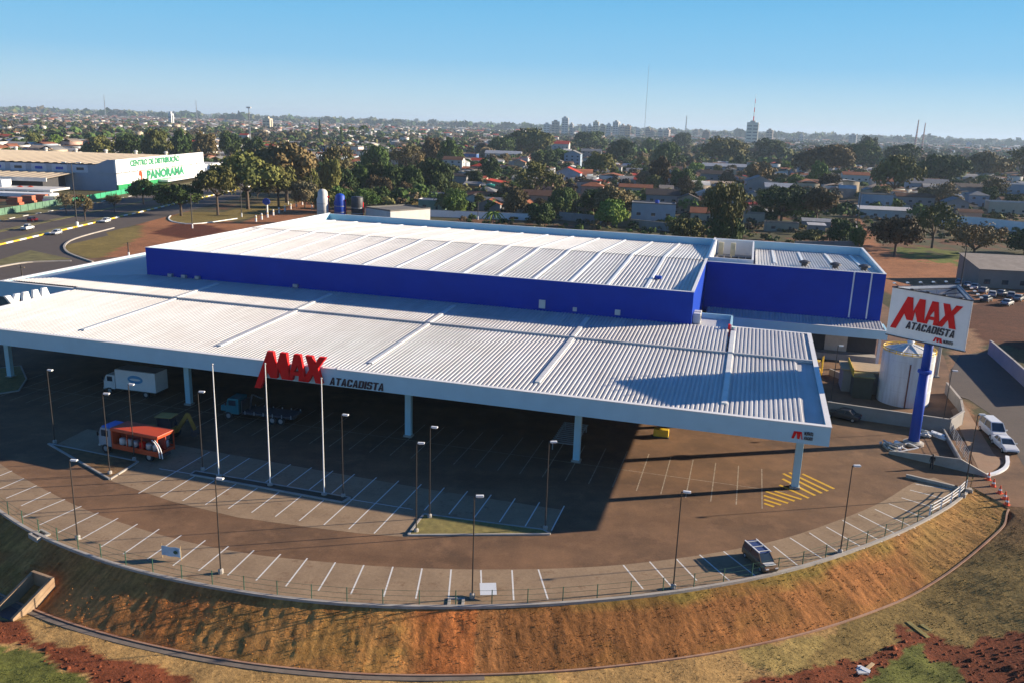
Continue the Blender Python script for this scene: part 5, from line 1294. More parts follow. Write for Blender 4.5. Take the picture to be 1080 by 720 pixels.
# ---- orange beverage truck with open sides
mid_ = (G(116, 480) + G(172, 476)) / 2
ot = thing('delivery_truck', 'orange open sided delivery truck with white kegs and ladders, white and blue cab', 'truck', tuple(G(143, 478)), PI - ANG - .08)
MB().box(-4.4, 4.2, -.5, .5, .6, .9).build('chassis', M['dark'], ot)
MB().box(-4.3, 1.9, -1.25, 1.25, .95, 1.2).build('load_floor', M['orange'], ot)
for s_ in (-1, 1): MB().box(-4.3, 1.9, s_ * 1.25 - .03, s_ * 1.25 + .03, .78, 1.35).build('side_rail', M['orange'], ot)
MB().loft([[(-4.4, -1.3, 2.75), (-4.4, 1.3, 2.75), (-4.4, 1.25, 3.1), (-4.4, -1.25, 3.1)], [(2.0, -1.3, 2.75), (2.0, 1.3, 2.75), (2.0, 1.25, 3.1), (2.0, -1.25, 3.1)]]).build('canopy', M['orange'], ot, recalc=True, bevel=.05)
MB().box(1.75, 1.95, -1.22, 1.22, 1.2, 2.75).build('bulkhead', M['orange'], ot); MB().box(-4.3, 1.75, -.06, .06, 1.2, 2.74).build('centre_panel', paint('dark_red_panel', (.25, .03, .02), .6), ot)
for x in (-4.25, -2.2, -.2):
    for s_ in (-1, 1): MB().box(x - .05, x + .05, s_ * 1.2 - .05, s_ * 1.2 + .05, 1.2, 2.75).build('post', M['orange'], ot)
for k in range(6):
    for s_ in (-1, 1):
        if rnd.random() < .85: MB().lathe((-3.6 + k * .9, s_ * .7, 1.2), [(.3, 0), (.36, .1), (.36, .6), (.3, .72), (.12, .78)], 12).build('keg', M[rnd.choice(['white', 'galv', 'offwhite', 'red'])], ot, True)
for x in (-4.5, -4.15):
    mb = MB(); 
    for q in range(8):
        t0, t1 = q / 8, (q + 1) / 8; f = lambda t: (x - .9 * math.sin(t * 1.5) + .35, 1.42, 2.7 - 1.9 * t + .25 * math.sin(t * PI))
        mb.tube(f(t0), f(t1), .06, n=6)
    mb.build('curved_rail', M['white'], ot)
truck_cab(ot, (.34, .37, .40), 2.15, 3.9, 2.2, .8, 2.85, .35); MB().box(2.2, 3.5, -1.0, 1.0, 2.86, 3.0).build('cab_roof', paint('blue_cab_roof', (.03, .15, .5), .4), ot, bevel=.05); wheels(ot, (-2.9, 3.0), 1.12, .5, .32)
# ---- teal flatbed truck
ft = thing('flatbed_truck', 'teal cab truck with an empty dark flatbed under the canopy', 'truck', tuple(G(272, 442)), PI - ANG + .06)
MB().box(-5.0, 4.0, -.5, .5, .65, .95).build('chassis', M['dark'], ft)
fb = MB().box(-5.2, 1.3, -1.25, 1.25, 1.05, 1.25).build('flatbed', paint('worn_dark_timber', (.07, .075, .09), .8, .25, 2), ft)
for k in range(6):
    for s_ in (-1, 1): MB().box(-5.1 + k * 1.2, -5.0 + k * 1.2, s_ * 1.28 - .04, s_ * 1.28 + .04, 1.0, 1.45).build('stake', M['galv'], fb)
MB().box(1.32, 1.46, -1.2, 1.2, 1.2, 2.6).build('headboard', M['dark'], ft)
TEAL = (.02, .20, .23)
truck_cab(ft, TEAL, 1.9, 3.6, 2.2, .8, 2.75, .3); MB().loft([[(3.5, -.8, .9), (3.5, .8, .9), (3.5, .75, 1.75), (3.5, -.75, 1.75)], [(4.6, -.65, .9), (4.6, .65, .9), (4.6, .6, 1.6), (4.6, -.6, 1.6)]]).build('bonnet', M['carpaint'], ft, recalc=True, bevel=.1, color=TEAL)
cr_ = MB(); cr_.beam((1.0, 0, 1.2), (.6, 0, 3.2), .2, .2); cr_.beam((.6, 0, 3.2), (-1.0, .3, 2.9), .16, .16); cr_.build('loader_arm', M['dark'], ft); wheels(ft, (-3.6, -2.5, 3.3), 1.12, .52, .32)
# ---- backhoe
M['mudyellow'] = paint('muddy_yellow_paint', (.34, .19, .03), .7, .2, 1.0, dirt=(.16, .09, .05), dirt_amt=.6)
bh = thing('backhoe_loader', 'muddy yellow backhoe loader behind the orange truck', 'backhoe', tuple(G(172, 462)), PI - ANG + .15)
MB().loft([[(-1.6, -.6, .8), (-1.6, .6, .8), (-1.6, .6, 1.5), (-1.6, -.6, 1.5)], [(2.1, -.5, .8), (2.1, .5, .8), (2.1, .45, 1.45), (2.1, -.45, 1.45)]]).build('body', M['mudyellow'], bh, recalc=True, bevel=.06)
mb = MB()
for x in (-1.4, .2):
    for y in (-.7, .7): MB().beam((x, y, 1.4), (x * .9, y * .95, 2.75), .09, .09).build('cab_post', M['dark'], bh)
MB().box(-1.6, .4, -.85, .85, 2.76, 2.88).build('cab_roof', paint('tan_cab_roof', (.42, .26, .07), .6), bh, bevel=.05)
MB().box(-1.35, .15, -.68, .68, 1.5, 2.72).build('window', M['glass'], bh)
MB().beam((-1.7, 0, 1.0), (-3.3, .2, 3.3), .32, .4).build('boom', M['mudyellow'], bh); MB().beam((-3.3, .2, 3.3), (-4.1, .3, 1.5), .28, .32).build('dipper', M['mudyellow'], bh)
MB().extr([(0, 0), (.7, .1), (.75, -.5), (.3, -.75), (-.1, -.4)], (-4.4, 0, 1.4), (1, 0, 0), (0, 0, 1), (0, .6, 0)).build('bucket', M['dark'], bh)
for y in (-.5, .5): MB().beam((1.2, y, 1.2), (3.0, y, .6), .14, .2).build('loader_arm', M['mudyellow'], bh)
MB().extr([(0, 0), (.9, 0), (.25, .35), (0, .9), (-.1, .9)], (2.9, -1.1, .12), (1, 0, 0), (0, 0, 1), (0, 2.2, 0)).build('loader_bucket', M['mudyellow'], bh)
wheels(bh, (-1.0,), .95, .75, .4); wheels(bh, (1.6,), .85, .48, .3)
# ---- dusty brown van in the right hand bays
MUD = (.17, .105, .055)
mv = car('dusty brown van with pale roof rails and dark glass in the right hand bays', tuple(G(801, 594)), dirpx((789, 577), (815, 600)), MUD, 'van', None, 'parked_van', 'van', .84)
mv.scale = (.84, .84, .74)
for ch in mv.children:
    if ch.name.startswith('roof') and not ch.name.startswith('roof_'): ch.color = (.05, .08, .2, 1)  # blue reflection on the roof put into its base colour
for s_ in (-1, 1): MB().box(-2.0, .75, s_ * .66 - .06, s_ * .66 + .06, 1.9, 1.98).build('roof_rail', M['white'], mv)
for x in (-1.6, -.5, .5): MB().box(x - .05, x + .05, -.6, .6, 1.92, 1.97).build('roof_bar', M['offwhite'], mv)
MB().box(1.35, 2.0, -.6, .6, 1.0, 1.02).build('bonnet_panel', M['offwhite'], mv)
# ================================================================== TREES
def np_leafmesh(name, cen, nrm, size, rs):
    """quads centred on cen, facing nrm"""
    n = len(cen); nrm = nrm / (np.linalg.norm(nrm, axis=1, keepdims=True) + 1e-9)
    a = np.cross(nrm, rs.normal(size=(n, 3))); a /= (np.linalg.norm(a, axis=1, keepdims=True) + 1e-9); b = np.cross(nrm, a)
    s1 = (size * rs.uniform(.6, 1.3, n))[:, None]; s2 = (size * rs.uniform(.5, 1.1, n))[:, None]
    v = np.stack([cen - a * s1 - b * s2 * .6, cen + a * s1 * .6 - b * s2, cen + a * s1 + b * s2 * .6, cen - a * s1 * .6 + b * s2], 1).reshape(-1, 3)
    return np_mesh(name, v, np.arange(4 * n).reshape(n, 4), None, [M['leaf']])
def crown(kind, seed, nclump=46, nleaf=46):
    """crown inside a unit box: radius 1, base z=0 to top z=1"""
    rs = np.random.RandomState(seed)
    if kind == 'umbrella': rz, zc_, lo, flat = .62, .40, -.25, 1
    elif kind == 'bare': rz, zc_, lo, flat = .55, .5, -.6, 1
    elif kind == 'tall': rz, zc_, lo, flat = .5, .5, -1, 1
    else: rz, zc_, lo, flat = .55, .46, -.75, 1
    cs = []; 
    while len(cs) < nclump:
        d = rs.normal(size=3); d /= np.linalg.norm(d)
        if d[2] < lo: continue
        r = rs.uniform(.45, .86) ** .7
        lump = 1 + .17 * math.sin(3 * math.atan2(d[1], d[0]) + seed) + .15 * math.sin(5 * d[2] + seed * 1.7)
        cs.append([d[0] * r * .85 * lump, d[1] * r * .85 * lump, zc_ + d[2] * r * rz * .9 * lump])
    cs = np.array(cs); cr = rs.uniform(.2, .34, nclump) * (1.12 if kind != 'bare' else .9)
    d = rs.normal(size=(nclump * nleaf, 3)); d /= np.linalg.norm(d, axis=1, keepdims=True); d[:, 2] = np.where(rs.rand(len(d)) < .6, np.abs(d[:, 2]), d[:, 2])
    ci = np.repeat(np.arange(nclump), nleaf)
    rad = cr[ci] * (rs.uniform(.55, 1.05, len(d)) if kind != 'bare' else rs.uniform(.2, 1.3, len(d)))
    p = cs[ci] + d * rad[:, None] * np.array([1, 1, .62])
    nr = d + rs.normal(size=d.shape) * .45
    me = np_leafmesh('crown', p, nr, (.047 if kind != 'bare' else .036) * np.ones(len(p)), rs)
    mb = MB(); mb.tube((0, 0, -1.0), (.02, .01, .12), .075, .05, 7, False)
    for k in rs.choice(nclump, 9 if kind == 'bare' else 6, replace=False):
        c = cs[k]; mid = (c[0] * .4, c[1] * .4, .12 + (c[2] - .12) * .45); mb.tube((.02, .01, .08), mid, .04, .026, 5, False); mb.tube(mid, tuple(c), .026, .008, 5, False)
    return me, mb
def palm(seed):
    rs = np.random.RandomState(seed); V = []; F = []
    for k in range(16):
        a = 2 * PI * k / 16 + rs.uniform(-.15, .15); dr = rs.uniform(.7, 1.25); up = rs.uniform(.2, .6)
        prev = None
        for q in range(6):
            t = q / 5; r = t * 1.0; z = .55 + up * t * .8 - dr * t * t * .75; w = .10 * (1 - t * .8) + .01
            x, y = r * math.cos(a), r * math.sin(a); ox, oy = -math.sin(a) * w, math.cos(a) * w
            V += [(x - ox, y - oy, z - .06), (x, y, z), (x + ox, y + oy, z - .06)]
            if q: 
                m_ = len(V); F += [(m_ - 6, m_ - 5, m_ - 2, m_ - 3), (m_ - 5, m_ - 4, m_ - 1, m_ - 2)]
    me = bpy.data.meshes.new('crown'); me.from_pydata(V, [], F); me.materials.append(M['leaf']); me.update()
    mb = MB(); mb.tube((0, 0, -1), (0, 0, .56), .07, .05, 7, False); return me, mb
def conifer(seed):
    rs = np.random.RandomState(seed); n = 1500; z = rs.uniform(0, 1, n); a = rs.uniform(0, 2 * PI, n); r = (1 - z) ** .8 * (.75 + .3 * np.sin(z * 34 + a * 2)) * rs.uniform(.7, 1.05, n)
    p = np.stack([r * np.cos(a), r * np.sin(a), z], 1); nr = np.stack([np.cos(a), np.sin(a), .6 * np.ones(n)], 1) + rs.normal(size=(n, 3)) * .4
    me = np_leafmesh('crown', p, nr, .05 * np.ones(n), rs); mb = MB(); mb.tube((0, 0, -1), (0, 0, .5), .08, .03, 7, False); return me, mb
VAR = {}
for kd, n_ in (('round', 6), ('umbrella', 5), ('bare', 4), ('bush', 4)):
    VAR[kd] = []
    for k in range(n_):
        me, mb = crown('round' if kd == 'bush' else kd, 100 + 17 * k + len(kd), 58 if kd != 'bare' else 64, 84 if kd != 'bare' else 36); VAR[kd].append((me, mb.mesh('trunk', M['bark'])))
VAR['small'] = []
for k in range(4):
    me, mb = crown('round', 500 + k, 30, 40); VAR['small'].append((me, mb.mesh('trunk', M['bark'])))
VAR['palm'] = []; VAR['conifer'] = []
for k in range(2):
    for nm, fn in (('palm', palm), ('conifer', conifer)): me, mb = fn(k + 3); VAR[nm].append((me, mb.mesh('trunk', M['bark'])))
TCOL = {'dark': (.036, .060, .019), 'green': (.055, .092, .024), 'olive': (.100, .100, .036), 'brown': (.112, .088, .050), 'redbrown': (.064, .046, .026), 'light': (.10, .145, .032), 'grey': (.12, .098, .066)}
TWORD = {'dark': 'dark green', 'green': 'mid green', 'olive': 'olive green', 'brown': 'brownish', 'redbrown': 'dark reddish brown', 'light': 'bright green', 'grey': 'greyish bare'}
SHAPE = {'round': 'round crowned tree', 'umbrella': 'broad spreading tree', 'bare': 'thin half bare tree', 'bush': 'bush', 'palm': 'palm tree', 'conifer': 'pointed conifer', 'small': 'small tree'}
tcount = 0; placed = []
def tree(x, y, w, h, kind, colr, label, group, trunk=.25, kmul=1.0):
    """w crown width, h total height"""
    global tcount
    v = VAR[kind][tcount % len(VAR[kind])]; tcount += 1
    nm = {'palm': 'palm_tree', 'conifer': 'conifer_tree', 'bush': 'bush'}.get(kind, 'tree')
    t = thing(nm, label, {'bush': 'bush', 'palm': 'palm'}.get(kind, 'tree'), (x, y, gh(x, y)), rnd.uniform(0, 6.28), group)
    hb = h * trunk; ch = h - hb
    c = bpy.data.objects.new('crown', v[0]); COL.objects.link(c); c.parent = t; c.location = (0, 0, hb); c.scale = (w / 2, w / 2, ch)
    k = rnd.uniform(.95, 1.7); cc = TCOL[colr]; c.color = (cc[0] * k * rnd.uniform(.92, 1.08), cc[1] * k, cc[2] * k, 1)
    b = bpy.data.objects.new('trunk', v[1]); COL.objects.link(b); b.parent = t; b.location = (0, 0, hb); b.scale = (min(w * .4, 4.5), min(w * .4, 4.5), max(hb, .05)) if kind not in ('palm',) else (w / 2, w / 2, 1)
    if kind == 'palm':
        b.scale = (w * .35, w * .35, max(hb, ch * .56)); 
    elif kind != 'bush': b.scale = (w / 2.2, w / 2.2, ch); b.location.z = hb; b.scale.z = max(hb, ch * .8)
    placed.append((x, y, w / 2)); return t
def tpx(x0, x1, yt, yb, kind, colr, where, trunk=.22, group='trees around the neighbourhood'):
    xc = (x0 + x1) / 2; p = G(xc, yb); m_ = px_size(xc, yb)
    lab = (TWORD[colr] + ' ' + SHAPE[kind] + ' ' + where)
    return tree(p.x, p.y, (x1 - x0) * m_, (yb - yt) * m_ * .95, kind, colr, lab, group, trunk)
T = [
 (207, 253, 173, 227, 'umbrella', 'olive', 'standing in the lawn by the red earth corner', .34),
 (165, 217, 194, 228, 'umbrella', 'dark', 'leaning over the avenue below the lettered depot', .3),
 (224, 300, 163, 221, 'umbrella', 'olive', 'behind the lawn tree, largest of the park edge', .3),
 (268, 338, 150, 214, 'umbrella', 'brown', 'right of the biggest park tree', .3),
 (272, 316, 176, 218, 'umbrella', 'olive', 'low in front of the brownish park tree', .3),
 (150, 182, 137, 176, 'round', 'olive', 'behind the left end of the depot lettering', .2), (178, 206, 138, 172, 'round', 'dark', 'behind the middle of the depot lettering', .2),
 (203, 233, 141, 178, 'umbrella', 'brown', 'behind the right end of the depot', .3), (230, 258, 141, 172, 'round', 'dark', 'behind the car lot right of the depot', .2), (120, 152, 140, 172, 'round', 'dark', 'behind the flag on the depot roof', .2), (88, 124, 143, 172, 'round', 'olive', 'beyond the left half of the depot roof', .2),
 (254, 284, 145, 176, 'round', 'dark', 'beyond the park edge left of the white offices', .2),
 (137, 166, 189, 216, 'round', 'dark', 'on the avenue verge before the green wall', .3), (158, 182, 193, 217, 'bare', 'green', 'on the verge right of the dark roadside tree', .3), (78, 102, 205, 234, 'bare', 'brown', 'on the near verge left of the tall street lamp', .3), (60, 80, 203, 226, 'bare', 'grey', 'on the verge in front of the green fence', .3), (112, 130, 203, 224, 'bare', 'brown', 'on the verge right of the tall street lamp', .3),
 (335, 380, 153, 206, 'bare', 'brown', 'right of the park in front of the white offices', .25), (350, 377, 178, 208, 'round', 'dark', 'small one behind the dark upright tank', .12), (370, 392, 172, 207, 'round', 'green', 'behind the upright tanks', .15), (378, 408, 173, 207, 'round', 'dark', 'first of the dark row behind the white shed', .15), (402, 428, 172, 208, 'round', 'dark', 'second of the dark row behind the white shed', .15), (422, 448, 174, 208, 'round', 'dark', 'third of the dark row behind the white shed', .15),
 (410, 452, 152, 186, 'bare', 'brown', 'above the dark row of round trees', .2), (380, 414, 155, 188, 'umbrella', 'green', 'right of the white offices', .2), (338, 362, 165, 212, 'round', 'olive', 'beside the grey upright tank', .2), (315, 340, 175, 215, 'bare', 'olive', 'at the right end of the park lawn', .25),
 (395, 425, 200, 214, 'bush', 'green', 'on the grass bank behind the white shed', .05), (424, 452, 198, 214, 'bush', 'light', 'right end of the grass bank behind the white shed', .05),
 (366, 376, 128, 160, 'palm', 'green', 'tall one above the white offices', .6), (378, 390, 127, 158, 'palm', 'green', 'just right of the tallest palm', .6), (380, 398, 146, 168, 'palm', 'dark', 'short one at the right end of the white offices', .4), (334, 341, 126, 150, 'conifer', 'dark', 'above the left end of the white offices', .05), (356, 364, 132, 152, 'conifer', 'green', 'above the middle of the white offices', .05),
 (438, 480, 167, 206, 'round', 'dark', 'largest of the dark trees left of the old houses', .1), (441, 470, 146, 178, 'round', 'redbrown', 'above the big dark tree, left of a twin', .15), (460, 488, 147, 180, 'round', 'green', 'above the big dark tree, right of a twin', .12),
 (512, 548, 141, 166, 'round', 'dark', 'above the long white hall', .12), (534, 586, 133, 166, 'umbrella', 'olive', 'largest on the skyline left of the towers', .15), (558, 588, 158, 178, 'round', 'dark', 'left of the big red roofed house', .1), (580, 602, 157, 177, 'round', 'green', 'below the big red roofed house', .1), (504, 530, 167, 192, 'round', 'dark', 'among the red roofs left of centre', .1),
 (542, 592, 171, 214, 'bare', 'olive', 'sparse one in the middle of the old houses', .2), (466, 494, 204, 229, 'round', 'green', 'close behind the roof left of the banana plants', .1), (499, 514, 203, 219, 'bush', 'olive', 'small one left of the green water drum', .05), (508, 532, 214, 238, 'palm', 'light', 'banana clump close behind the roof', .1), (530, 558, 198, 228, 'round', 'redbrown', 'right of the banana clump', .15), (553, 588, 214, 239, 'round', 'dark', 'close behind the roof in the middle', .08), (574, 612, 199, 228, 'round', 'dark', 'behind the roof left of the rundown pale house', .08),
 (624, 674, 198, 234, 'umbrella', 'brown', 'left of the rundown pale house', .25), (625, 662, 211, 240, 'bush', 'light', 'dense one left of the rundown pale house', .05), (700, 713, 227, 240, 'bush', 'light', 'against the wall of the rundown pale house', .05),
 (682, 708, 165, 200, 'round', 'redbrown', 'tall dense one above the dark tiled roof', .08), (703, 735, 178, 202, 'round', 'dark', 'squat dome right of the tall dense tree', .06), (686, 718, 151, 178, 'round', 'dark', 'behind the tall dense tree', .1), (725, 742, 171, 184, 'bush', 'light', 'clipped ball in the middle distance', .08), (738, 750, 171, 182, 'bush', 'green', 'right of the clipped ball', .08),
 (614, 652, 162, 188, 'umbrella', 'olive', 'right of the blue gabled house', .2), (638, 670, 147, 172, 'round', 'dark', 'right of the grey roofs', .1), (600, 642, 139, 160, 'round', 'dark', 'below the tallest city tower', .1), (674, 696, 146, 163, 'round', 'green', 'below the city towers', .1), (708, 730, 139, 158, 'round', 'dark', 'at the foot of the thin city mast', .1), (668, 686, 165, 182, 'bare', 'olive', 'above the small red roof', .2),
 (700, 742, 228, 256, 'bush', 'olive', 'right of the rundown house', .1), (738, 785, 186, 262, 'bare', 'olive', 'tallest one behind the plant enclosure', .16), (744, 782, 214, 262, 'round', 'dark', 'lower half shaded one beside the tallest near tree', .08),
 (782, 816, 171, 198, 'umbrella', 'brown', 'left of the grey gabled roofs', .2), (772, 786, 163, 177, 'round', 'dark', 'right of the long white roof', .08), (822, 836, 171, 184, 'round', 'light', 'small one above the grey gabled roofs', .08), (828, 848, 184, 202, 'bush', 'light', 'right of the grey gabled roofs', .06),
 (799, 848, 197, 236, 'umbrella', 'dark', 'left one of the dark pair by the cluttered yard', .28), (838, 882, 197, 238, 'umbrella', 'redbrown', 'right of the dark pair by the yard', .28), (850, 874, 171, 200, 'round', 'green', 'left of the red roofed cottage on the right', .1), (862, 886, 182, 203, 'round', 'redbrown', 'touching the red roofed cottage on the right', .1),
 (834, 900, 154, 188, 'umbrella', 'brown', 'huge one behind the green netting', .15), (740, 790, 144, 172, 'round', 'olive', 'wide one below the antenna tower', .1), (792, 830, 146, 170, 'round', 'dark', 'right of the antenna tower', .1),
 (870, 898, 231, 258, 'round', 'dark', 'just behind the blue block near the red track', .08), (838, 872, 242, 258, 'bush', 'olive', 'hedge behind the service roof', .04), (894, 912, 238, 262, 'bush', 'green', 'beside the red earth track', .05),
 (916, 968, 163, 210, 'umbrella', 'olive', 'big solitary one beyond the sheds', .2), (917, 970, 226, 271, 'round', 'redbrown', 'on the lime grass beside the red track', .26), (958, 1008, 213, 262, 'bare', 'olive', 'sparse one right of the dome shaped tree', .2), (998, 1056, 234, 270, 'bare', 'brown', 'scrubby one along the long white wall', .12), (1060, 1100, 243, 268, 'round', 'dark', 'at the right edge below the white wall', .08),
 (966, 1022, 162, 196, 'round', 'dark', 'right of the big solitary tree', .1), (1014, 1062, 160, 192, 'umbrella', 'brown', 'beyond the striped roof', .15), (884, 930, 148, 178, 'round', 'green', 'dense one left of the twin masts', .1), (930, 968, 152, 180, 'round', 'dark', 'below the twin masts', .1), (1055, 1100, 155, 192, 'bare', 'olive', 'tall one at the right edge of the town', .15), (972, 1012, 192, 222, 'bare', 'grey', 'among the blue grey sheds', .2), (1030, 1062, 185, 215, 'bare', 'brown', 'left of the blue white works', .2), (900, 925, 145, 168, 'round', 'dark', 'small crown at the hilltop left of the masts', .1),
 (28, 48, 139, 158, 'round', 'olive', 'left of the white gabled shed beyond the depot', .1), (50, 70, 143, 160, 'bush', 'light', 'light one beyond the left depot roof', .1), (10, 30, 146, 160, 'round', 'dark', 'beyond the far left of the depot roof', .1),
]
for a in T: tpx(*a[:7], trunk=a[7])
# ================================================================== BUILDINGS OF THE NEIGHBOURHOOD
WC = {'white': (.62, .61, .58), 'cream': (.55, .48, .36), 'pale blue': (.32, .42, .52), 'grey': (.32, .32, .32), 'pinkish': (.5, .32, .25), 'orange': (.55, .24, .08), 'pale green': (.30, .42, .30), 'blue': (.06, .16, .42), 'beige': (.45, .38, .28)}
RC = {'orange tiled': (.36, .13, .06), 'brown tiled': (.17, .085, .05), 'dark tiled': (.075, .06, .052), 'grey sheet': (.24, .24, .24), 'pale sheet': (.5, .5, .5), 'red tiled': (.48, .05, .025), 'weathered sheet': (.30, .25, .20)}
hplaced = []
def house(x, y, w, d, h, rz, wc, rc, kind, label, group, pitch=.32, detail=2, name='house', cat='house', z=None):
    """w along local x, d along local y; front faces -y"""
    t = thing(name, label, cat, (x, y, gh(x, y) if z is None else z), rz, group)
    hw, hd = w / 2, d / 2; wcol = tuple(c * .85 for c in WC[wc]) if wc in WC else wc; rcol = RC.get(rc, rc); mb = MB(); mr = MB(); o = .5; th = .14
    mb.box(-hw, hw, -hd, hd, -.5, h)
    if kind == 'gx':        # ridge along x
        r = hd * pitch * 1.3
        for s_ in (-1, 1): mb.add([(s_ * hw, -hd, h), (s_ * hw, hd, h), (s_ * hw, 0, h + r)], [(0, 1, 2) if s_ > 0 else (0, 2, 1)])
        k = r / hd; e = o * k
        for s_ in (-1, 1): mr.loft([[(-hw - o, s_ * (hd + o), h - e + .02), (-hw - o, 0, h + r + .02), (-hw - o, 0, h + r + th), (-hw - o, s_ * (hd + o), h - e + th)], [(hw + o, s_ * (hd + o), h - e + .02), (hw + o, 0, h + r + .02), (hw + o, 0, h + r + th), (hw + o, s_ * (hd + o), h - e + th)]])
    elif kind == 'gy':
        r = hw * pitch * 1.3
        for s_ in (-1, 1): mb.add([(-hw, s_ * hd, h), (hw, s_ * hd, h), (0, s_ * hd, h + r)], [(0, 1, 2) if s_ < 0 else (0, 2, 1)])
        k = r / hw; e = o * k
        for s_ in (-1, 1): mr.loft([[(s_ * (hw + o), -hd - o, h - e + .02), (0, -hd - o, h + r + .02), (0, -hd - o, h + r + th), (s_ * (hw + o), -hd - o, h - e + th)], [(s_ * (hw + o), hd + o, h - e + .02), (0, hd + o, h + r + .02), (0, hd + o, h + r + th), (s_ * (hw + o), hd + o, h - e + th)]])
    elif kind == 'hip':
        r = min(hw, hd) * pitch * 1.35; a, b = hw + o, hd + o; rx, ry = (max(hw - hd, 0), 0) if hw > hd else (0, hd - hw)
        mr.add([(-a, -b, h - .05), (a, -b, h - .05), (a, b, h - .05), (-a, b, h - .05), (-a, -b, h + .1), (a, -b, h + .1), (a, b, h + .1), (-a, b, h + .1), (-rx - .02, -ry - .02, h + r), (rx + .02, ry + .02, h + r)],
               [(3, 2, 1, 0), (0, 1, 5, 4), (1, 2, 6, 5), (2, 3, 7, 6), (3, 0, 4, 7)] + ([(4, 5, 9, 8), (5, 6, 9), (6, 7, 8, 9), (7, 4, 8)] if hw > hd else [(4, 5, 8), (5, 6, 9, 8), (6, 7, 9), (7, 4, 8, 9)]))
    elif kind == 'shed':
        r = d * .14
        mb.add([(-hw, hd, h), (hw, hd, h), (hw, hd, h + r), (-hw, hd, h + r), (hw, -hd, h), (-hw, -hd, h)], [(1, 0, 3, 2), (4, 1, 2), (0, 5, 3)])
        mr.loft([[(-hw - .3, -hd - .4, h + .02 - .05), (-hw - .3, hd + .3, h + r + .06), (-hw - .3, hd + .3, h + r + .16), (-hw - .3, -hd - .4, h + .08)], [(hw + .3, -hd - .4, h + .02 - .05), (hw + .3, hd + .3, h + r + .06), (hw + .3, hd + .3, h + r + .16), (hw + .3, -hd - .4, h + .08)]])
    else:                   # flat with parapet
        mr.box(-hw - .05, hw + .05, -hd - .05, -hd + .15, h, h + .5); mr.box(-hw - .05, hw + .05, hd - .15, hd + .05, h, h + .5); mr.box(-hw - .05, -hw + .15, -hd + .15, hd - .15, h, h + .5); mr.box(hw - .15, hw + .05, -hd + .15, hd - .15, h, h + .5)
        mr.box(-hw + .15, hw - .15, -hd + .15, hd - .15, h, h + .1)
    mb.build('wall', M['objpaint'], t, color=wcol); mr.build('roof', M['rooftile'], t, recalc=True, color=rcol)
    if detail:
        nf = max(1, int(w / 4.2)); fl = max(1, int(h / 2.9))
        for f_ in range(fl):
            for k in range(nf):
                xc = -hw + (k + .5) * w / nf; zz = f_ * 2.9
                if f_ == 0 and k == nf // 2:
                    MB().box(xc - .45, xc + .45, -hd - .05, -hd + .02, zz, zz + 2.1).build('door', M['wood'] if rnd.random() < .5 else M['dark'], t)
                else:
                    wn_ = MB().box(xc - .75, xc + .75, -hd - .04, -hd + .02, zz + 1.0, zz + 2.1).build('window', M['glass'], t)
                    if detail > 2: MB().box(xc - .85, xc + .85, -hd - .12, -hd + .02, zz + .9, zz + .995).build('sill', M['offwhite'], wn_)
            if detail > 1: MB().box(hw - .02, hw + .04, -.7, .7, zz + 1.0, zz + 2.1).build('window', M['glass'], t)
    hplaced.append((x, y, math.hypot(w, d) / 2)); return t
def hpx(x0, x1, ye, yb, kind, wc, rc, label, dep=.75, pitch=.32, group='houses behind the store', rz=None, detail=3, name='house', cat='house'):
    xc = (x0 + x1) / 2; p = G(xc, yb); m_ = px_size(xc, yb); w = max(3, (x1 - x0) * m_ * .95); d = max(3, w * dep)
    rz = -ANG * .6 if rz is None else rz
    return house(p.x + math.sin(-rz) * d / 2, p.y + d / 2, w, d, max(2.4, (yb - ye) * m_), rz, wc, rc, kind, label, group, pitch, detail, name, cat)
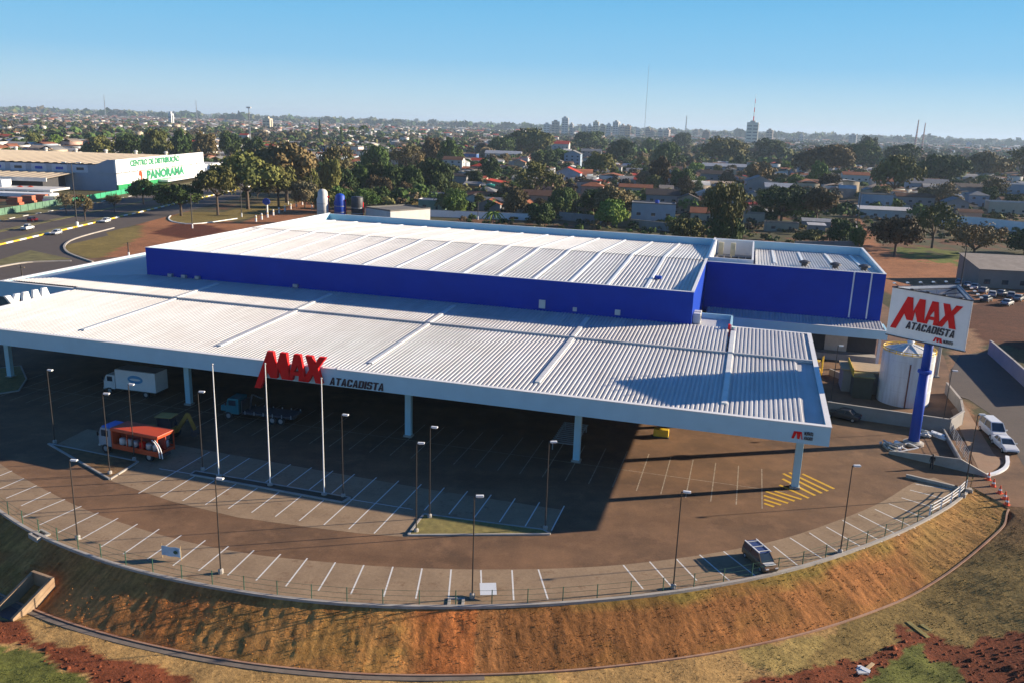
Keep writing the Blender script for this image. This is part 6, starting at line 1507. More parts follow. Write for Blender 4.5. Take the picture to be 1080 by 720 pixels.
H = [
 (664, 712, 216, 239, 'flat', 'pale blue', 'grey sheet', 'rundown pale blue house with flat roof right behind the store', .55),
 (680, 716, 206, 222, 'gx', 'grey', 'dark tiled', 'grey house with broad dark tiled roof behind the rundown pale house', .7), (714, 736, 210, 226, 'gy', 'beige', 'dark tiled', 'beige gabled house joined to the dark tiled roof on its right', .8),
 (652, 688, 198, 206, 'gx', 'cream', 'orange tiled', 'long low house with orange tiled roof below the small red roof', .4), (668, 686, 190, 198, 'gx', 'white', 'red tiled', 'small house with bright red tiled roof left of the tall dense tree', .6),
 (612, 636, 197, 210, 'hip', 'pinkish', 'orange tiled', 'house with orange hipped roof left of the brownish tree', .8), (604, 626, 210, 226, 'gx', 'beige', 'brown tiled', 'brown roofed house close behind the store left of the rundown house', .7),
 (583, 612, 183, 196, 'gy', 'pale blue', 'red tiled', 'pale blue gabled house with red edged roof', .8), (574, 600, 152, 164, 'gx', 'white', 'red tiled', 'big white house with bright red roof and dormer on the rise', .6),
 (594, 612, 163, 178, 'gy', 'pale blue', 'grey sheet', 'grey gabled hall beside the big red roofed house', 1.2), (612, 634, 160, 172, 'gx', 'grey', 'grey sheet', 'long grey sheet roof right of the grey gabled hall', .5), (618, 634, 152, 160, 'gy', 'white', 'red tiled', 'small white house with red roof above the grey sheet roof', .7),
 (563, 582, 195, 209, 'hip', 'pinkish', 'brown tiled', 'brown roofed house left of the pale blue gabled house', .7), (560, 600, 208, 216, 'gx', 'white', 'weathered sheet', 'long weathered roof in front of the brown roofed house', .4),
 (510, 550, 160, 168, 'gx', 'white', 'pale sheet', 'long white hall with pale roof below the skyline tree', .35), (487, 503, 163, 170, 'flat', 'blue', 'grey sheet', 'small bright blue walled building left of the long white hall', .8),
 (466, 488, 169, 182, 'gx', 'white', 'brown tiled', 'white two storey house with brown roof by the dark tree', .7), (488, 506, 196, 206, 'flat', 'orange', 'grey sheet', 'orange walled flat house left of the green water drum', .7),
 (496, 514, 176, 186, 'hip', 'pinkish', 'red tiled', 'house with dull red hipped roof right of the white two storey house', .8), (476, 492, 186, 196, 'gx', 'grey', 'dark tiled', 'low dark roofed house under the white two storey house', .7), (526, 542, 176, 184, 'flat', 'pinkish', 'grey sheet', 'small pink flat house right of the round tree among red roofs', .7),
 (548, 556, 166, 174, 'flat', 'pale green', 'grey sheet', 'small pale green walled house at the right end of the long white hall', 1.0), (440, 468, 212, 222, 'flat', 'pale green', 'pale sheet', 'low pale green flat shed behind the back parapet', .6), (452, 474, 206, 212, 'gx', 'grey', 'grey sheet', 'grey low roof behind the pale green shed', .5), (508, 532, 212, 220, 'gx', 'beige', 'grey sheet', 'low grey roofed house behind the banana clump', .6),
 (740, 787, 176, 184, 'gx', 'grey', 'pale sheet', 'long pale roofed shed with white ridge on the right of the clipped balls', .3), (738, 770, 184, 196, 'gx', 'grey', 'dark tiled', 'dark roofed row house beneath the long pale shed', .5), (786, 814, 192, 208, 'gy', 'grey', 'grey sheet', 'grey gabled warehouse right of the brown spreading tree', 1.0), (806, 838, 198, 210, 'gx', 'white', 'pale sheet', 'white roofed shed beside the grey gabled warehouse', .6),
 (752, 776, 206, 216, 'gx', 'white', 'brown tiled', 'low brown roofed house half hidden right of the tallest near tree', .6), (784, 806, 226, 236, 'flat', 'beige', 'weathered sheet', 'low weathered flat shed below the dark spreading tree', .5), (852, 870, 238, 246, 'shed', 'grey', 'pale sheet', 'low pale lean to roof left of the red track', .6), (806, 842, 236, 245, 'flat', 'beige', 'weathered sheet', 'long low weathered wall block behind the service roof', .3), (846, 876, 238, 240, 'gx', 'grey', 'pale sheet', 'very low pale sheet roof in the cluttered yard', .4),
 (888, 916, 185, 196, 'gx', 'white', 'orange tiled', 'white cottage with orange red roof right of the round green tree', .5), (908, 940, 206, 224, 'flat', 'pale blue', 'weathered sheet', 'pale blue walled workshop with rusty flat roof beyond the red track', .6), (906, 962, 222, 231, 'shed', 'white', 'pale sheet', 'long white lean to in front of the pale blue workshop', .3), (944, 984, 208, 222, 'gx', 'grey', 'brown tiled', 'long brown roofed building right of the pale blue workshop', .4),
 (958, 1000, 194, 206, 'gx', 'pale blue', 'grey sheet', 'pale blue warehouse behind the brown roofed building', .5), (996, 1020, 214, 228, 'gy', 'grey', 'grey sheet', 'grey gabled workshop left of the long white block', .8), (1012, 1052, 199, 214, 'shed', 'grey', 'dark tiled', 'dark striped sloping roof hall on the right', .6), (1042, 1084, 214, 226, 'flat', 'cream', 'pale sheet', 'long cream block with row of openings near the right edge', .3),
 (1060, 1100, 196, 216, 'flat', 'pale blue', 'pale sheet', 'pale blue and white works building at the right edge', .6), (1010, 1034, 224, 236, 'gx', 'pinkish', 'brown tiled', 'low pinkish house with brown roof before the long white wall', .5), (1072, 1100, 174, 184, 'gx', 'pinkish', 'brown tiled', 'far brown roofed house above the works building at the right edge', .5),
 (335, 380, 155, 168, 'flat', 'white', 'weathered sheet', 'white and blue office block with orange corner beyond the park', .4), (292, 332, 158, 165, 'flat', 'pale blue', 'pale sheet', 'long pale blue building left of the office block', .3), (380, 404, 158, 166, 'flat', 'white', 'pale sheet', 'low white building right of the office block', .4),
 (42, 62, 150, 158, 'gy', 'white', 'pale sheet', 'white gabled shed with red lower roof beyond the depot', 1.0), (60, 74, 148, 156, 'flat', 'white', 'pale sheet', 'white flat house right of the white gabled shed', .7), (-6, 12, 152, 160, 'flat', 'white', 'pale sheet', 'white flat house at the left edge beyond the depot', .7), (252, 262, 143, 152, 'gx', 'white', 'red tiled', 'small white house with red roof under the tall floodlight mast', .8), (92, 100, 149, 157, 'gx', 'white', 'orange tiled', 'small house with orange roof beyond the depot roof', .8),
]
ht = {}
for a in H:
    t_ = hpx(*a[:8], dep=a[8]); ht[a[7]] = t_
# extra parts on the mapped houses
rd = ht['rundown pale blue house with flat roof right behind the store']
tnk = thing('roof_water_tank', 'bright blue water tank on the roof of the rundown pale blue house', 'water tank', (rd.location.x + 1, rd.location.y - 1, G(690, 216).z + (239 - 216) * px_size(690, 239) + .1))
MB().lathe((0, 0, 0), [(.7, 0), (.85, .5), (.85, 1.0), (.9, 1.02), (.5, 1.3), (.1, 1.35)], 18).build('tank', M['bluepole'], tnk); MB().box(-.9, .9, -.9, .9, -.08, 0).build('base', M['concrete'], tnk)
oc = ht['white and blue office block with orange corner beyond the park']
wO = 45 * px_size(357, 168) * .95; hO = 13 * px_size(357, 168)
MB().box(wO * .12, wO * .3, -wO * .2 - .35, -wO * .2 - .03, 0, hO).build('orange_panel', M['orange'], oc); MB().box(-wO * .45, wO * .05, -wO * .2 - .3, -wO * .2 - .03, hO * .35, hO * .8).build('blue_band', M['bluepole'], oc)
t = thing('water_drum', 'green upright water drum between the houses left of centre', 'water tank', tuple(G(517, 207)))
MB().lathe((0, 0, 0), [(2.3, 0), (2.4, .3), (2.4, 5.6), (2.2, 5.9), (.4, 6.3)], 20).build('drum', paint('sea_green_plastic', (.02, .28, .2), .4), t); MB().lathe((0, 0, 6.2), [(.6, 0), (.6, .3)], 12).build('lid', M['offwhite'], t)
for k in range(3): MB().lathe((0, 0, 1.2 + k * 1.6), [(2.44, 0), (2.48, .1), (2.44, .2)], 20, False).build('hoop', M['greenpost'], t)
# long white wall on the right and grey yard roofs by the car lot
wall_thing([gp(985, 238), gp(1030, 240), gp(1100, 248)], 4.2, .3, 'long white boundary wall behind the scrubby trees', 'white', 'boundary_wall', 'wall')
wall_thing([gp(838, 262), gp(905, 262), gp(902, 240)], 2.2, .25, 'brown earthy wall along the red track behind the service block', 'render_wall', 'boundary_wall', 'wall')
wall_thing([gp(590, 232), gp(665, 240), gp(720, 246)], 3.0, .25, 'grey boundary wall right behind the store in the middle', 'render_wall', 'boundary_wall', 'wall')
wall_thing([gp(436, 228), gp(560, 233)], 2.6, .25, 'pale boundary wall behind the back parapet on the left', 'white', 'boundary_wall', 'wall')
sh_ = _p = G(1031, 303); house(_p.x + 15.5, _p.y + 5, 30, 14, 4.6, -.12, (.30, .24, .2), (.34, .29, .24), 'shed', 'long low shed with pale brown roof beside the car yard', 'workshops by the car yard', 0, 1, 'shed', 'shed')
p_ = G(1078, 268); house(p_.x + 6, p_.y - 4, 9, 6, 7.5, -.1, (.10, .28, .5), (.4, .5, .6), 'flat', 'light blue box building above the long pale brown shed', 'workshops by the car yard', 0, 2, 'shed', 'shed')
house(141, 200, 20, 9, 3.2, .1, (.30, .12, .06), (.3, .16, .1), 'shed', 'red brown walled shed at the right edge of the car yard', 'workshops by the car yard', 0, 1, 'shed', 'shed')
p_ = G(880, 207); t = thing('netting_heap', 'bright green netting heap lying on the lime grass', 'netting', (p_.x, p_.y, 0))
MB().ell((0, 0, .8), 9, 4, 1.9, 14, 8).build('netting', paint('green_netting', (.02, .42, .22), .7, .25, .4), t, True); MB().ell((5, -1.5, .6), 5.5, 3.2, 1.7, 12, 8).build('fold', bpy.data.materials['green_netting'], t, True)
_p = G(1078, 372); house(_p.x + 9, _p.y + 2, 14, 9, 2.5, .75, (.38, .28, .22), (.27, .17, .1), 'flat', 'low brown roofed workshop behind the pale pinkish wall', 'workshops by the car yard', 0, 1, 'shed', 'shed')
# ---- the lettered depot on the left
DY = 393
dp = thing('distribution_depot', 'long cream roofed depot with green lettering on its white end wall', 'depot', (-184.6, DY, 0))
MB().box(-170, 0, 0, 104, 0, 11.6).build('wall', paint('depot_wall', (.30, .36, .44), .6, .08, .2), dp)
corr((-170, -.6), lambda a: .2, lambda a: 104, lambda x, y: 12.0 + .06 * (52 - abs(y - 52)) * .5, pitch=4.0, h=.25).build('roof', paint('cream_sheet_roof', (.56, .45, .30), .6, .08, .1, dirt=(.35, .27, .18)), dp)
fw = MB().box(.0, .7, -.5, 110, 8.2, 14.2).build('sign_wall', M['white'], dp); fw2 = MB().box(.02, .5, 0, 112, 2.8, 8.0).build('sign_wall', M['white'], dp)
MB().box(1.0, 6, 44, 116, 1.6, 2.5).build('front_canopy', M['white'], dp); MB().box(.75, 1.1, -.5, 110, 8.0, 8.18).build('shadow_gap', M['dark'], dp)
MB().box(.02, 1.0, 0, 60, 0, 2.8).build('green_plinth', paint('green_plinth', (.02, .28, .09), .5), dp)
MB().box(-.1, .72, 112.3, 150, 2.5, 7.0).build('end_wall', M['white'], dp); MB().box(-40, -.3, 104.2, 150, 0, 6.5).build('wall', M['offwhite'], dp)
for k in range(13):
    w_ = MB().box(-12.5 - k * 9.5 - 7, -12.5 - k * 9.5, -.12, -.02, 8.0, 11.4).build('wall_panel', paint('pale_panel', (.42, .5, .6), .5) if k == 0 else bpy.data.materials['pale_panel'], dp); MB().box(-12.5 - k * 9.5 - 5.2, -12.5 - k * 9.5 - 1.8, -.16, -.125, 9.1, 10.3).build('emblem', M['dark'] if k % 3 == 0 else M['bluepole'], w_)
MB().extr([(0, 8), (0, 14.2), (-3, 14.2), (-9, 11.6), (-9, 8)], (.0, -.51, 0), (1, 0, 0), (0, 0, 1), (0, .4, 0)).build('parapet', M['depot'] if 'depot' in M else bpy.data.materials['depot_wall'], dp)
for k in range(9): MB().lathe((-15 - k * 17, 95, 12.6), [(.8, 0), (.8, .9), (1.2, 1.2), (.9, 1.9), (.1, 2.1)], 10).build('roof_vent', M['offwhite'], dp)
fit_text('CENTRO DE DISTRIBUIÇÃO', 60, 2.7, M['green_letter'], dp, (.78, 14, 10.7), (0, 1, 0), (0, 0, 1), 0, .1, .05)
fit_text('PANORAMA', 48, 4.0, M['green_letter'], dp, (.6, 32, 3.6), (0, 1, 0), (0, 0, 1), 0, .1, .06)
MB().extr([(math.cos(a) * 2.0, math.sin(a) * 2.4) for a in [i * PI / 8 for i in range(16)]], (.52, 25, 5.8), (0, 1, 0), (0, 0, 1), (.1, 0, 0)).build('emblem', M['orange'], dp)
MB().extr([(math.cos(a) * 1.0, math.sin(a) * 1.2) for a in [i * PI / 8 for i in range(16)]], (.63, 23.6, 4.6), (0, 1, 0), (0, 0, 1), (.1, 0, 0)).build('emblem', M['white'], dp)
for k in range(12): MB().box(.72, .9, 4 + k * 8.6, 4.3 + k * 8.6, 8.2, 10.4).build('rib', M['galv'], dp)
an = thing('depot_annex', 'lower cream roofed loading annex in front of the depot', 'annex', (-205, DY - 25, 0))
MB().box(-140, -3, 6, 24.9, 0, 6.5).build('wall', M['dark'], an); corr((-142, 2), lambda a: .5, lambda a: 24.7, lambda x, y: 6.6 + .05 * y, pitch=4, h=.2).build('roof', bpy.data.materials['cream_sheet_roof'], an)
MB().box(-142, 2, -.1, .45, 5.4, 7.0).build('fascia', M['offwhite'], an)
MB().box(-30, 12, -16, -.2, 2.6, 3.4).build('dock_canopy', M['offwhite'], an); MB().box(-28, 16, -24, -17, 1.0, 2.4).build('dock_canopy', M['white'], an); MB().box(-22, -12, -9, -2, 3.4, 6.2).build('gatehouse', M['white'], an); MB().box(-17, -14, -9.1, -9.0, 3.9, 5.6).build('window', M['glass'], an)
for k in range(5): MB().box(-28 + k * 10, -27.5 + k * 10, -15.5, -15, 0, 2.6).build('pillar', M['white'], an)
# green roadside fence, yellow board, stalls
def panel_fence(p0, p1, h, label, mat, n):
    t = thing('panel_fence', label, 'fence', (p0[0], p0[1], 0)); a, b2 = Vector((0, 0, 0)), Vector((p1[0] - p0[0], p1[1] - p0[1], 0)); d = (b2 - a)
    for k in range(n):
        q0, q1 = a + d * (k / n), a + d * ((k + .96) / n); MB().beam(q0 + Z3 * h / 2, q1 + Z3 * h / 2, .1, h * .96).build('panel', M[mat], t); MB().box(q0.x - .1, q0.x + .1, q0.y - .1, q0.y + .1, 0, h + .15).build('post', M['greenpost'], t)
M['green_fence'] = paint('green_mesh_fence', (.10, .20, .13), .8, .3, .6); M['green_wall'] = paint('bright_green_wall', (.03, .32, .16), .6, .15, .4)
panel_fence((-176.5, 225), (-176.5, 330), 2.4, 'grey green fence along the avenue below the stalls', 'green_fence', 22)
panel_fence((-175.5, 335), (-175.5, 420), 2.2, 'bright green fence in front of the lettered depot', 'green_wall', 18)
p_ = G(7, 231); t = thing('roadside_board', 'yellow roadside board on the grey green fence', 'sign', (-175.9, p_.y, 0)); MB().box(-.1, .1, -4, 4, 1.0, 4.2).build('board', M['yellow'], t)
for y in (-3.5, 3.5): MB().box(-.08, .08, y - .1, y + .1, 0, 1.0).build('post', M['dark'], t)
stall = [((22, 206), M['orange'], 'orange stall canopy, left one behind the fence'), ((33, 206), M['orange'], 'orange stall canopy, right one behind the fence'), ((18, 199), M['bluepole'], 'small blue stall canopy behind the orange ones')]
for q, mt_, lab in stall:
    p_ = G(*q); t = thing('market_stall', lab, 'stall', tuple(p_), .2, 'stalls behind the roadside fence'); MB().add([(-3, -2.5, 2.4), (3, -2.5, 2.4), (3, 2.5, 2.4), (-3, 2.5, 2.4), (0, 0, 4.0)], [(0, 1, 4), (1, 2, 4), (2, 3, 4), (3, 0, 4)]).build('canopy', mt_, t)
    for x in (-2.8, 2.8):
        for y in (-2.3, 2.3): MB().box(x - .06, x + .06, y - .06, y + .06, 0, 2.42).build('leg', M['galv'], t)
    MB().box(-2.2, 2.2, -1.5, -.7, .8, .9).build('counter', M['wood'], t)
for k, (q, c, lab) in enumerate([((16, 216), (.40, .11, .06), 'stack of red brown crates furthest left behind the fence'), ((30, 214), (.45, .16, .10), 'stack of red brown crates, middle one behind the fence'), ((44, 213), (.42, .14, .09), 'stack of red brown crates nearest the white box behind the fence'), ((53, 215), (.6, .58, .5), 'white container box behind the fence beside the crates')]):
    p_ = G(*q); t = thing('crate_stack', lab, 'crates', tuple(p_), .1 * k)
    for r_ in range(3): MB().obox((rnd.uniform(-.3, .3), 0, .5 + r_ * .95), (5 - r_ * .5, 3, .9), rnd.uniform(-.08, .08)).build('crate', M['objpaint'], t, color=tuple(min(1, v * rnd.uniform(.8, 1.2)) for v in c))
tr_ = thing('lorry', 'white lorry cab parked at the left edge by the depot annex', 'truck', tuple(G(4, 197)), -.6); MB().box(-5, 3, -.5, .5, .7, 1.0).build('chassis', M['dark'], tr_); truck_cab(tr_, WHT, 1.2, 3.4, 2.4, .8, 3.6, .4); MB().box(-5, 1, -1.2, 1.2, 1.05, 3.4).build('cargo_box', M['dark'], tr_); wheels(tr_, (-3.5, 2.3), 1.1, .5, .3)
# ---- upright tanks, white shed, blue round sign, bollards beyond the hall
for (px_, yt, col_, lab) in ((341, 200, 'galv', 'grey upright tank with rounded top beyond the hall roof'), (359, 204.5, 'bluepole', 'bright blue upright tank with rounded top beyond the hall roof'), (377, 208, 'dark', 'short dark upright tank with red side beyond the hall roof')):
    p_ = G(px_, 236); h_ = (236 - yt) * px_size(px_, 236); t = thing('upright_tank', lab, 'tank', tuple(p_)); r_ = 6.3 * px_size(px_, 236)
    MB().lathe((0, 0, 0), [(r_, 0), (r_, h_ * .72), (r_ * .82, h_ * .78), (r_ * .78, h_ * .92), (r_ * .5, h_ * .98), (.1, h_)] if col_ != 'dark' else [(r_, 0), (r_, h_ * .95), (r_ * .9, h_)], 20).build('tank', M[col_] if col_ != 'galv' else M['offwhite'], t, True)
    MB().box(r_ * .55, r_ * 1.02, -.4, .4, 0, h_ * .8).build('side_pipe', M['red'], t)
    for k in range(3): MB().lathe((0, 0, h_ * (.18 + .2 * k)), [(r_ + .02, 0), (r_ + .06, .1), (r_ + .02, .2)], 20, False).build('band', M['galv'], t)
p_ = G(416, 240); house(p_.x, p_.y + 9, 14, 18, 5.6, -.75, (.66, .64, .6), (.2, .19, .17), 'flat', 'white flat roofed shed with brick red end behind the back parapet', 'sheds behind the store', 0, 1, 'shed', 'shed')
p_ = G(282, 228); t = thing('round_sign', 'round blue sign on a pale post at the park edge', 'sign', tuple(p_), -.4); h_ = 15 * px_size(282, 228)
MB().box(-.25, .25, -.25, .25, 0, h_).build('post', M['offwhite'], t); MB().extr([(math.cos(a) * 1.7, math.sin(a) * 1.25 + h_) for a in [i * PI / 12 for i in range(24)]], (0, -.4, 0), (1, 0, 0), (0, 0, 1), (0, .15, 0)).build('disc', M['bluepole'], t)
p_ = G(397, 216); t = thing('round_sign', 'small round blue sign above the white shed behind the parapet', 'sign', tuple(p_), -.4); MB().box(-.25, .25, -.25, .25, 0, 3).build('post', M['offwhite'], t); MB().extr([(math.cos(a) * 1.5, math.sin(a) * 1.2 + 3.2) for a in [i * PI / 12 for i in range(24)]], (0, -.4, 0), (1, 0, 0), (0, 0, 1), (0, .15, 0)).build('disc', M['bluepole'], t)
bl = thing('bollard', 'x', 'bollard'); MB().lathe((0, 0, 0), [(.35, 0), (.32, 2.0), (.2, 2.2)], 10).build('post', M['white'], bl); MB().lathe((0, 0, 1.4), [(.36, 0), (.36, .3)], 10, False).build('band', M['yellow'], bl)
bpos = [(270 + k * 6.1, 234 - k * 2.2) for k in range(11)]
for k, q in enumerate(bpos):
    p_ = G(*q); lab = 'white bollard post in the row along the red earth beyond the hall roof'
    if k == 0: bl.location = p_; bl['label'] = lab; bl['group'] = 'bollards along the red earth'
    else: dup(bl, p_, 0, lab, 'bollards along the red earth')
pw = [((203, 241), (203, 205), 'thin lamp post on the red earth at the avenue turning'), ((255, 229), (255, 197), 'wooden utility pole with white painted foot by the park lawn'), ((304, 216), (304, 193), 'utility pole with white foot behind the park lawn'), ((329, 220), (329, 186), 'lamp post with short arm left of the grey upright tank'), ((392, 214), (392, 196), 'lamp post among the dark round trees'), ((1012, 306), (1014, 262), 'dark utility pole beside the car yard'), ((903, 244), (903, 205), 'utility pole by the red track'), ((504, 232), (505, 213), 'short pale post close behind the back parapet'), ((136, 272), (136, 256), 'small lamp post on the round nosed lawn'), ((24, 298), (24, 280), 'short lamp post by the store entrance lane')]
for b2, tp, lab in pw:
    p_ = G(*b2); h_ = (b2[1] - tp[1]) * px_size(*b2) * 1.02; t = thing('utility_pole', lab, 'pole', tuple(p_), -.2); MB().tube((0, 0, 0), (0, 0, h_), .17, .12, 8).build('pole', M['darksteel'], t); MB().box(-.8, .8, -.06, .06, h_ - .5, h_ - .38).build('crossarm', M['wood'], t)
    MB().tube((0, 0, 0), (0, 0, 1.4), .24, .22, 8).build('painted_foot', M['white'], t)
p_ = G(91, 240); h_ = (240 - 174) * px_size(91, 240); t = thing('street_lamp', 'tall double armed street lamp on the yellow kerbed median', 'street lamp', (-138.6, p_.y, 0)); MB().tube((0, 0, 0), (0, 0, h_), .17, .09, 8).build('pole', M['darksteel'], t); MB().lathe((0, 0, 0), [(.45, 0), (.45, 1.6), (.25, 1.7)], 10).build('base', M['white'], t)
for s_ in (-1, 1): a_ = MB().beam((0, 0, h_ - .1), (s_ * 2, 0, h_ + .2), .12, .12).build('arm', M['galv'], t); MB().obox((s_ * 2.3, 0, h_ + .2), (1.3, .5, .25)).build('lamp_head', M['white'], t)
p_ = G(151, 172); t = thing('flag', 'yellow green flag on a pole above the depot roof', 'flag', tuple(p_)); h_ = 30 * px_size(151, 172); MB().tube((0, 0, 0), (0, 0, h_), .18, .1, 8).build('pole', M['galv'], t); MB().box(.1, 1.4, -.05, .05, h_ - 9, h_ - .5).build('cloth', paint('yellow_green_cloth', (.3, .4, .05), .8), t)
# ---- towers and city blocks on the skyline
def mast(px, yb, yt, w, label, mat='galv', name='radio_mast', D=None, red=False):
    p = G(px, yb) if D is None else None
    if D: 
        d = _rt * ((px - 540) / FPX) - _up * ((yb - 360) / FPX) + _f; q = Vector((0, 0, CAMH)) + d * (D / d.y); p = Vector((q.x, q.y, 0)); base = q.z
        m_ = D / FPX; h = base + (yb - yt) * m_
    else: m_ = px_size(px, yb); h = (yb - yt) * m_
    t = thing(name, label, 'mast', tuple(p)); n = 14; leg = MB()
    for s1 in (-1, 1):
        for s2 in (-1, 1): MB().tube((s1 * w, s2 * w, 0), (s1 * w * .25, s2 * w * .25, h), w * .28, w * .14, 5).build('leg', M[mat], t)
    br = MB()
    for k in range(n):
        f0, f1 = 1 - .75 * k / n, 1 - .75 * (k + 1) / n
        for a in ((-1, -1, 1, -1), (1, -1, 1, 1), (1, 1, -1, 1), (-1, 1, -1, -1)): br.beam((a[0] * w * f0, a[1] * w * f0, h * k / n), (a[2] * w * f1, a[3] * w * f1, h * (k + 1) / n), w * .16, w * .16)
    br.build('bracing', M['red'] if red else M[mat], t)
    return t, h
mast(679, 148, 74, .75, 'very tall thin radio mast right of the city towers', D=2600)
mast(722, 152, 124, 2.2, 'short pale lattice mast right of the tall thin one', D=2400)
mast(963, 168, 129, 1.7, 'lattice mast on the right hilltop, left one of two', D=1500, red=True)
mast(970.5, 168, 132, 1.5, 'lattice mast on the right hilltop, right one of two', D=1550, red=True)
mast(112, 130, 102, 1.6, 'thin mast on the far left skyline', D=3200); mast(208, 130, 107, 1.6, 'thin mast above the far town on the left', D=3000)
t, h_ = mast(264, 152, 116, .9, 'tall floodlight mast above the far town left of the palms', D=900); MB().box(-2.2, 2.2, -1, 1, h_ - .6, h_ + .8).build('lamp_head', M['offwhite'], t)
def block(px, w, yt, label, col, D=3300, yb=None, crownpx=0):
    d0 = _rt * ((px - 540) / FPX) + _f; hz = 360 + FPX * (((px - 540) / FPX) * _rt.z + _f.z) / _up.z
    m_ = D / FPX; h = CAMH + (hz - yt) * m_
    d = _rt * ((px - 540) / FPX) - _up * ((hz - 360) / FPX) + _f; x = d.x / d.y * D
    t = thing('apartment_tower', label, 'tower block', (x, D, 0), rnd.uniform(-.5, -.1), 'tower blocks of the distant city'); W_ = w * m_ * .88
    MB().box(-W_ / 2, W_ / 2, -W_ * .4, W_ * .4, 0, h).build('wall', M['objpaint'], t, color=col)
    MB().box(-W_ * .25, W_ * .2, -W_ * .2, W_ * .2, h, h + 5).build('roof_house', M['objpaint'], t, color=tuple(c * .85 for c in col))
    nb = max(2, int(h / 9))
    for s_ in range(2):
        xa, xb = ((-W_ * .44, -W_ * .06), (W_ * .06, W_ * .44))[s_]
        for k in range(nb): MB().box(xa, xb, -W_ * .4 - .4, -W_ * .4 + .1, 6 + k * (h - 8) / nb, 6 + k * (h - 8) / nb + (h - 8) / nb * .3).build('window', M['glass'], t)
    MB().box(W_ / 2 - .1, W_ / 2 + .4, -W_ * .1, W_ * .1, 4, h - 4).build('window', M['glass'], t)
    return t, h
cw, cg, cb, cp = (.56, .55, .52), (.38, .39, .40), (.42, .33, .26), (.50, .40, .34)
BL = [(577, 7, 131, 'low pale block furthest left of the city towers', cw), (586, 8, 128.5, 'brown block left of the tallest tower', cb), (596, 7.5, 125, 'tallest pale tower of the left city group', cw), (603, 4, 131, 'narrow block right of the tallest pale tower', cg), (616, 6, 133, 'grey low block left of centre in the city', cg), (622, 4, 132, 'small pale block left of the cream tower', cw), (628.5, 6.5, 129, 'cream tower second group from the left', (.58, .5, .36)), (636, 5, 132.5, 'brownish block between two pale towers', cb), (642, 5, 131.5, 'slim pale block left of the twin tower', cw), (650, 7, 129, 'broad pale tower in the middle of the city', cw), (657, 5, 132.5, 'pink block right of the broad pale tower', cp), (662.5, 6, 133, 'orange brown block at the right end of the middle group', (.48, .28, .16)),
      (673, 5, 136, 'low pale block below the tall mast', cw), (684, 6, 135.5, 'orange brown block right of the tall mast', cb), (688, 4, 137, 'low cream block right of the tall mast', cp), (697, 5, 136.5, 'grey block in the right city group', cg), (704, 6, 137, 'pale pink block in the right city group', cp), (745, 8, 139, 'dark brick block right of the lattice mast', (.2, .13, .11)), (812, 7, 137.5, 'brown tower right of the antenna tower', cb), (846, 5, 142.5, 'small white tower on the right', cw), (838, 8, 147, 'low pinkish block beside the small white tower', cp), (900, 8, 142.5, 'grey block at the hilltop trees', cg), (1023, 5, 151, 'blue grey tower far on the right', (.36, .42, .5)), (1003, 7, 156, 'low brown block far on the right', cb), (180, 5, 120, 'white block on the far left skyline', (.7, .7, .68)), (61, 9, 139, 'pale block in the far left town', cw), (282, 9, 125, 'cream block in the far town left of the conifer', (.6, .52, .38))]
for b_ in BL: block(*b_, D=3300 if b_[0] > 560 else 2300)
t, h_ = block(793.5, 13, 130, 'broad cream tower with tall red white antenna on its roof', (.72, .68, .56), 2500)
mb = MB(); 
for k in range(6): MB().tube((0, 0, h_ + 5 + k * 12), (0, 0, h_ + 17 + k * 12), 1.7 - k * .22, 1.5 - k * .22, 6).build('antenna', M['red' if k % 2 == 0 else 'white'], t)
# ---- fill: more houses and trees, as they crowd between the ones above
ZONES = ['far left beyond the depot', 'behind the depot lettering', 'beyond the park trees', 'behind the left hall roof', 'behind the hall centre', 'below the city towers', 'behind the service block', 'beyond the red track']
def where(px, D): return ZONES[max(0, min(7, int(px / 135)))], ('near rows' if D < 430 else 'middle rows' if D < 650 else 'far rows')
def proj(x, y, z=0):
    r = Vector((x, y, z - CAMH)); w_ = r.dot(_f); return 540 + FPX * r.dot(_rt) / w_, 360 - FPX * r.dot(_up) / w_
def clear(x, y, r, hk=1.0, tk=.75):
    for a, b_, q in hplaced:
        if (a - x) ** 2 + (b_ - y) ** 2 < ((q + r) * hk) ** 2: return False
    for a, b_, q in placed:
        if (a - x) ** 2 + (b_ - y) ** 2 < ((q + r) * tk) ** 2: return False
    return True
def blocked(px, py, x, y):
    if x < -120 and y < 500 and not (x < -330): return True          # avenue and depot
    if x < -10 and y < 325: return True
    if px < 340 and y < 345 : return True
    if 395 < px < 440 and y < 340: return True
    if px > 860 and y < 300: return True
    if x < 95 and y < 262: return True
    if px > 430 and y < 342: return True
    if (635 < px < 722 and y < 372) or (838 < px < 925 and 195 < py < 262) or (px > 905 and py > 226): return True
    if 880 < px < 940 and y < 330: return True
    return False
rf = random.Random(21); nh = 0; tries = 0
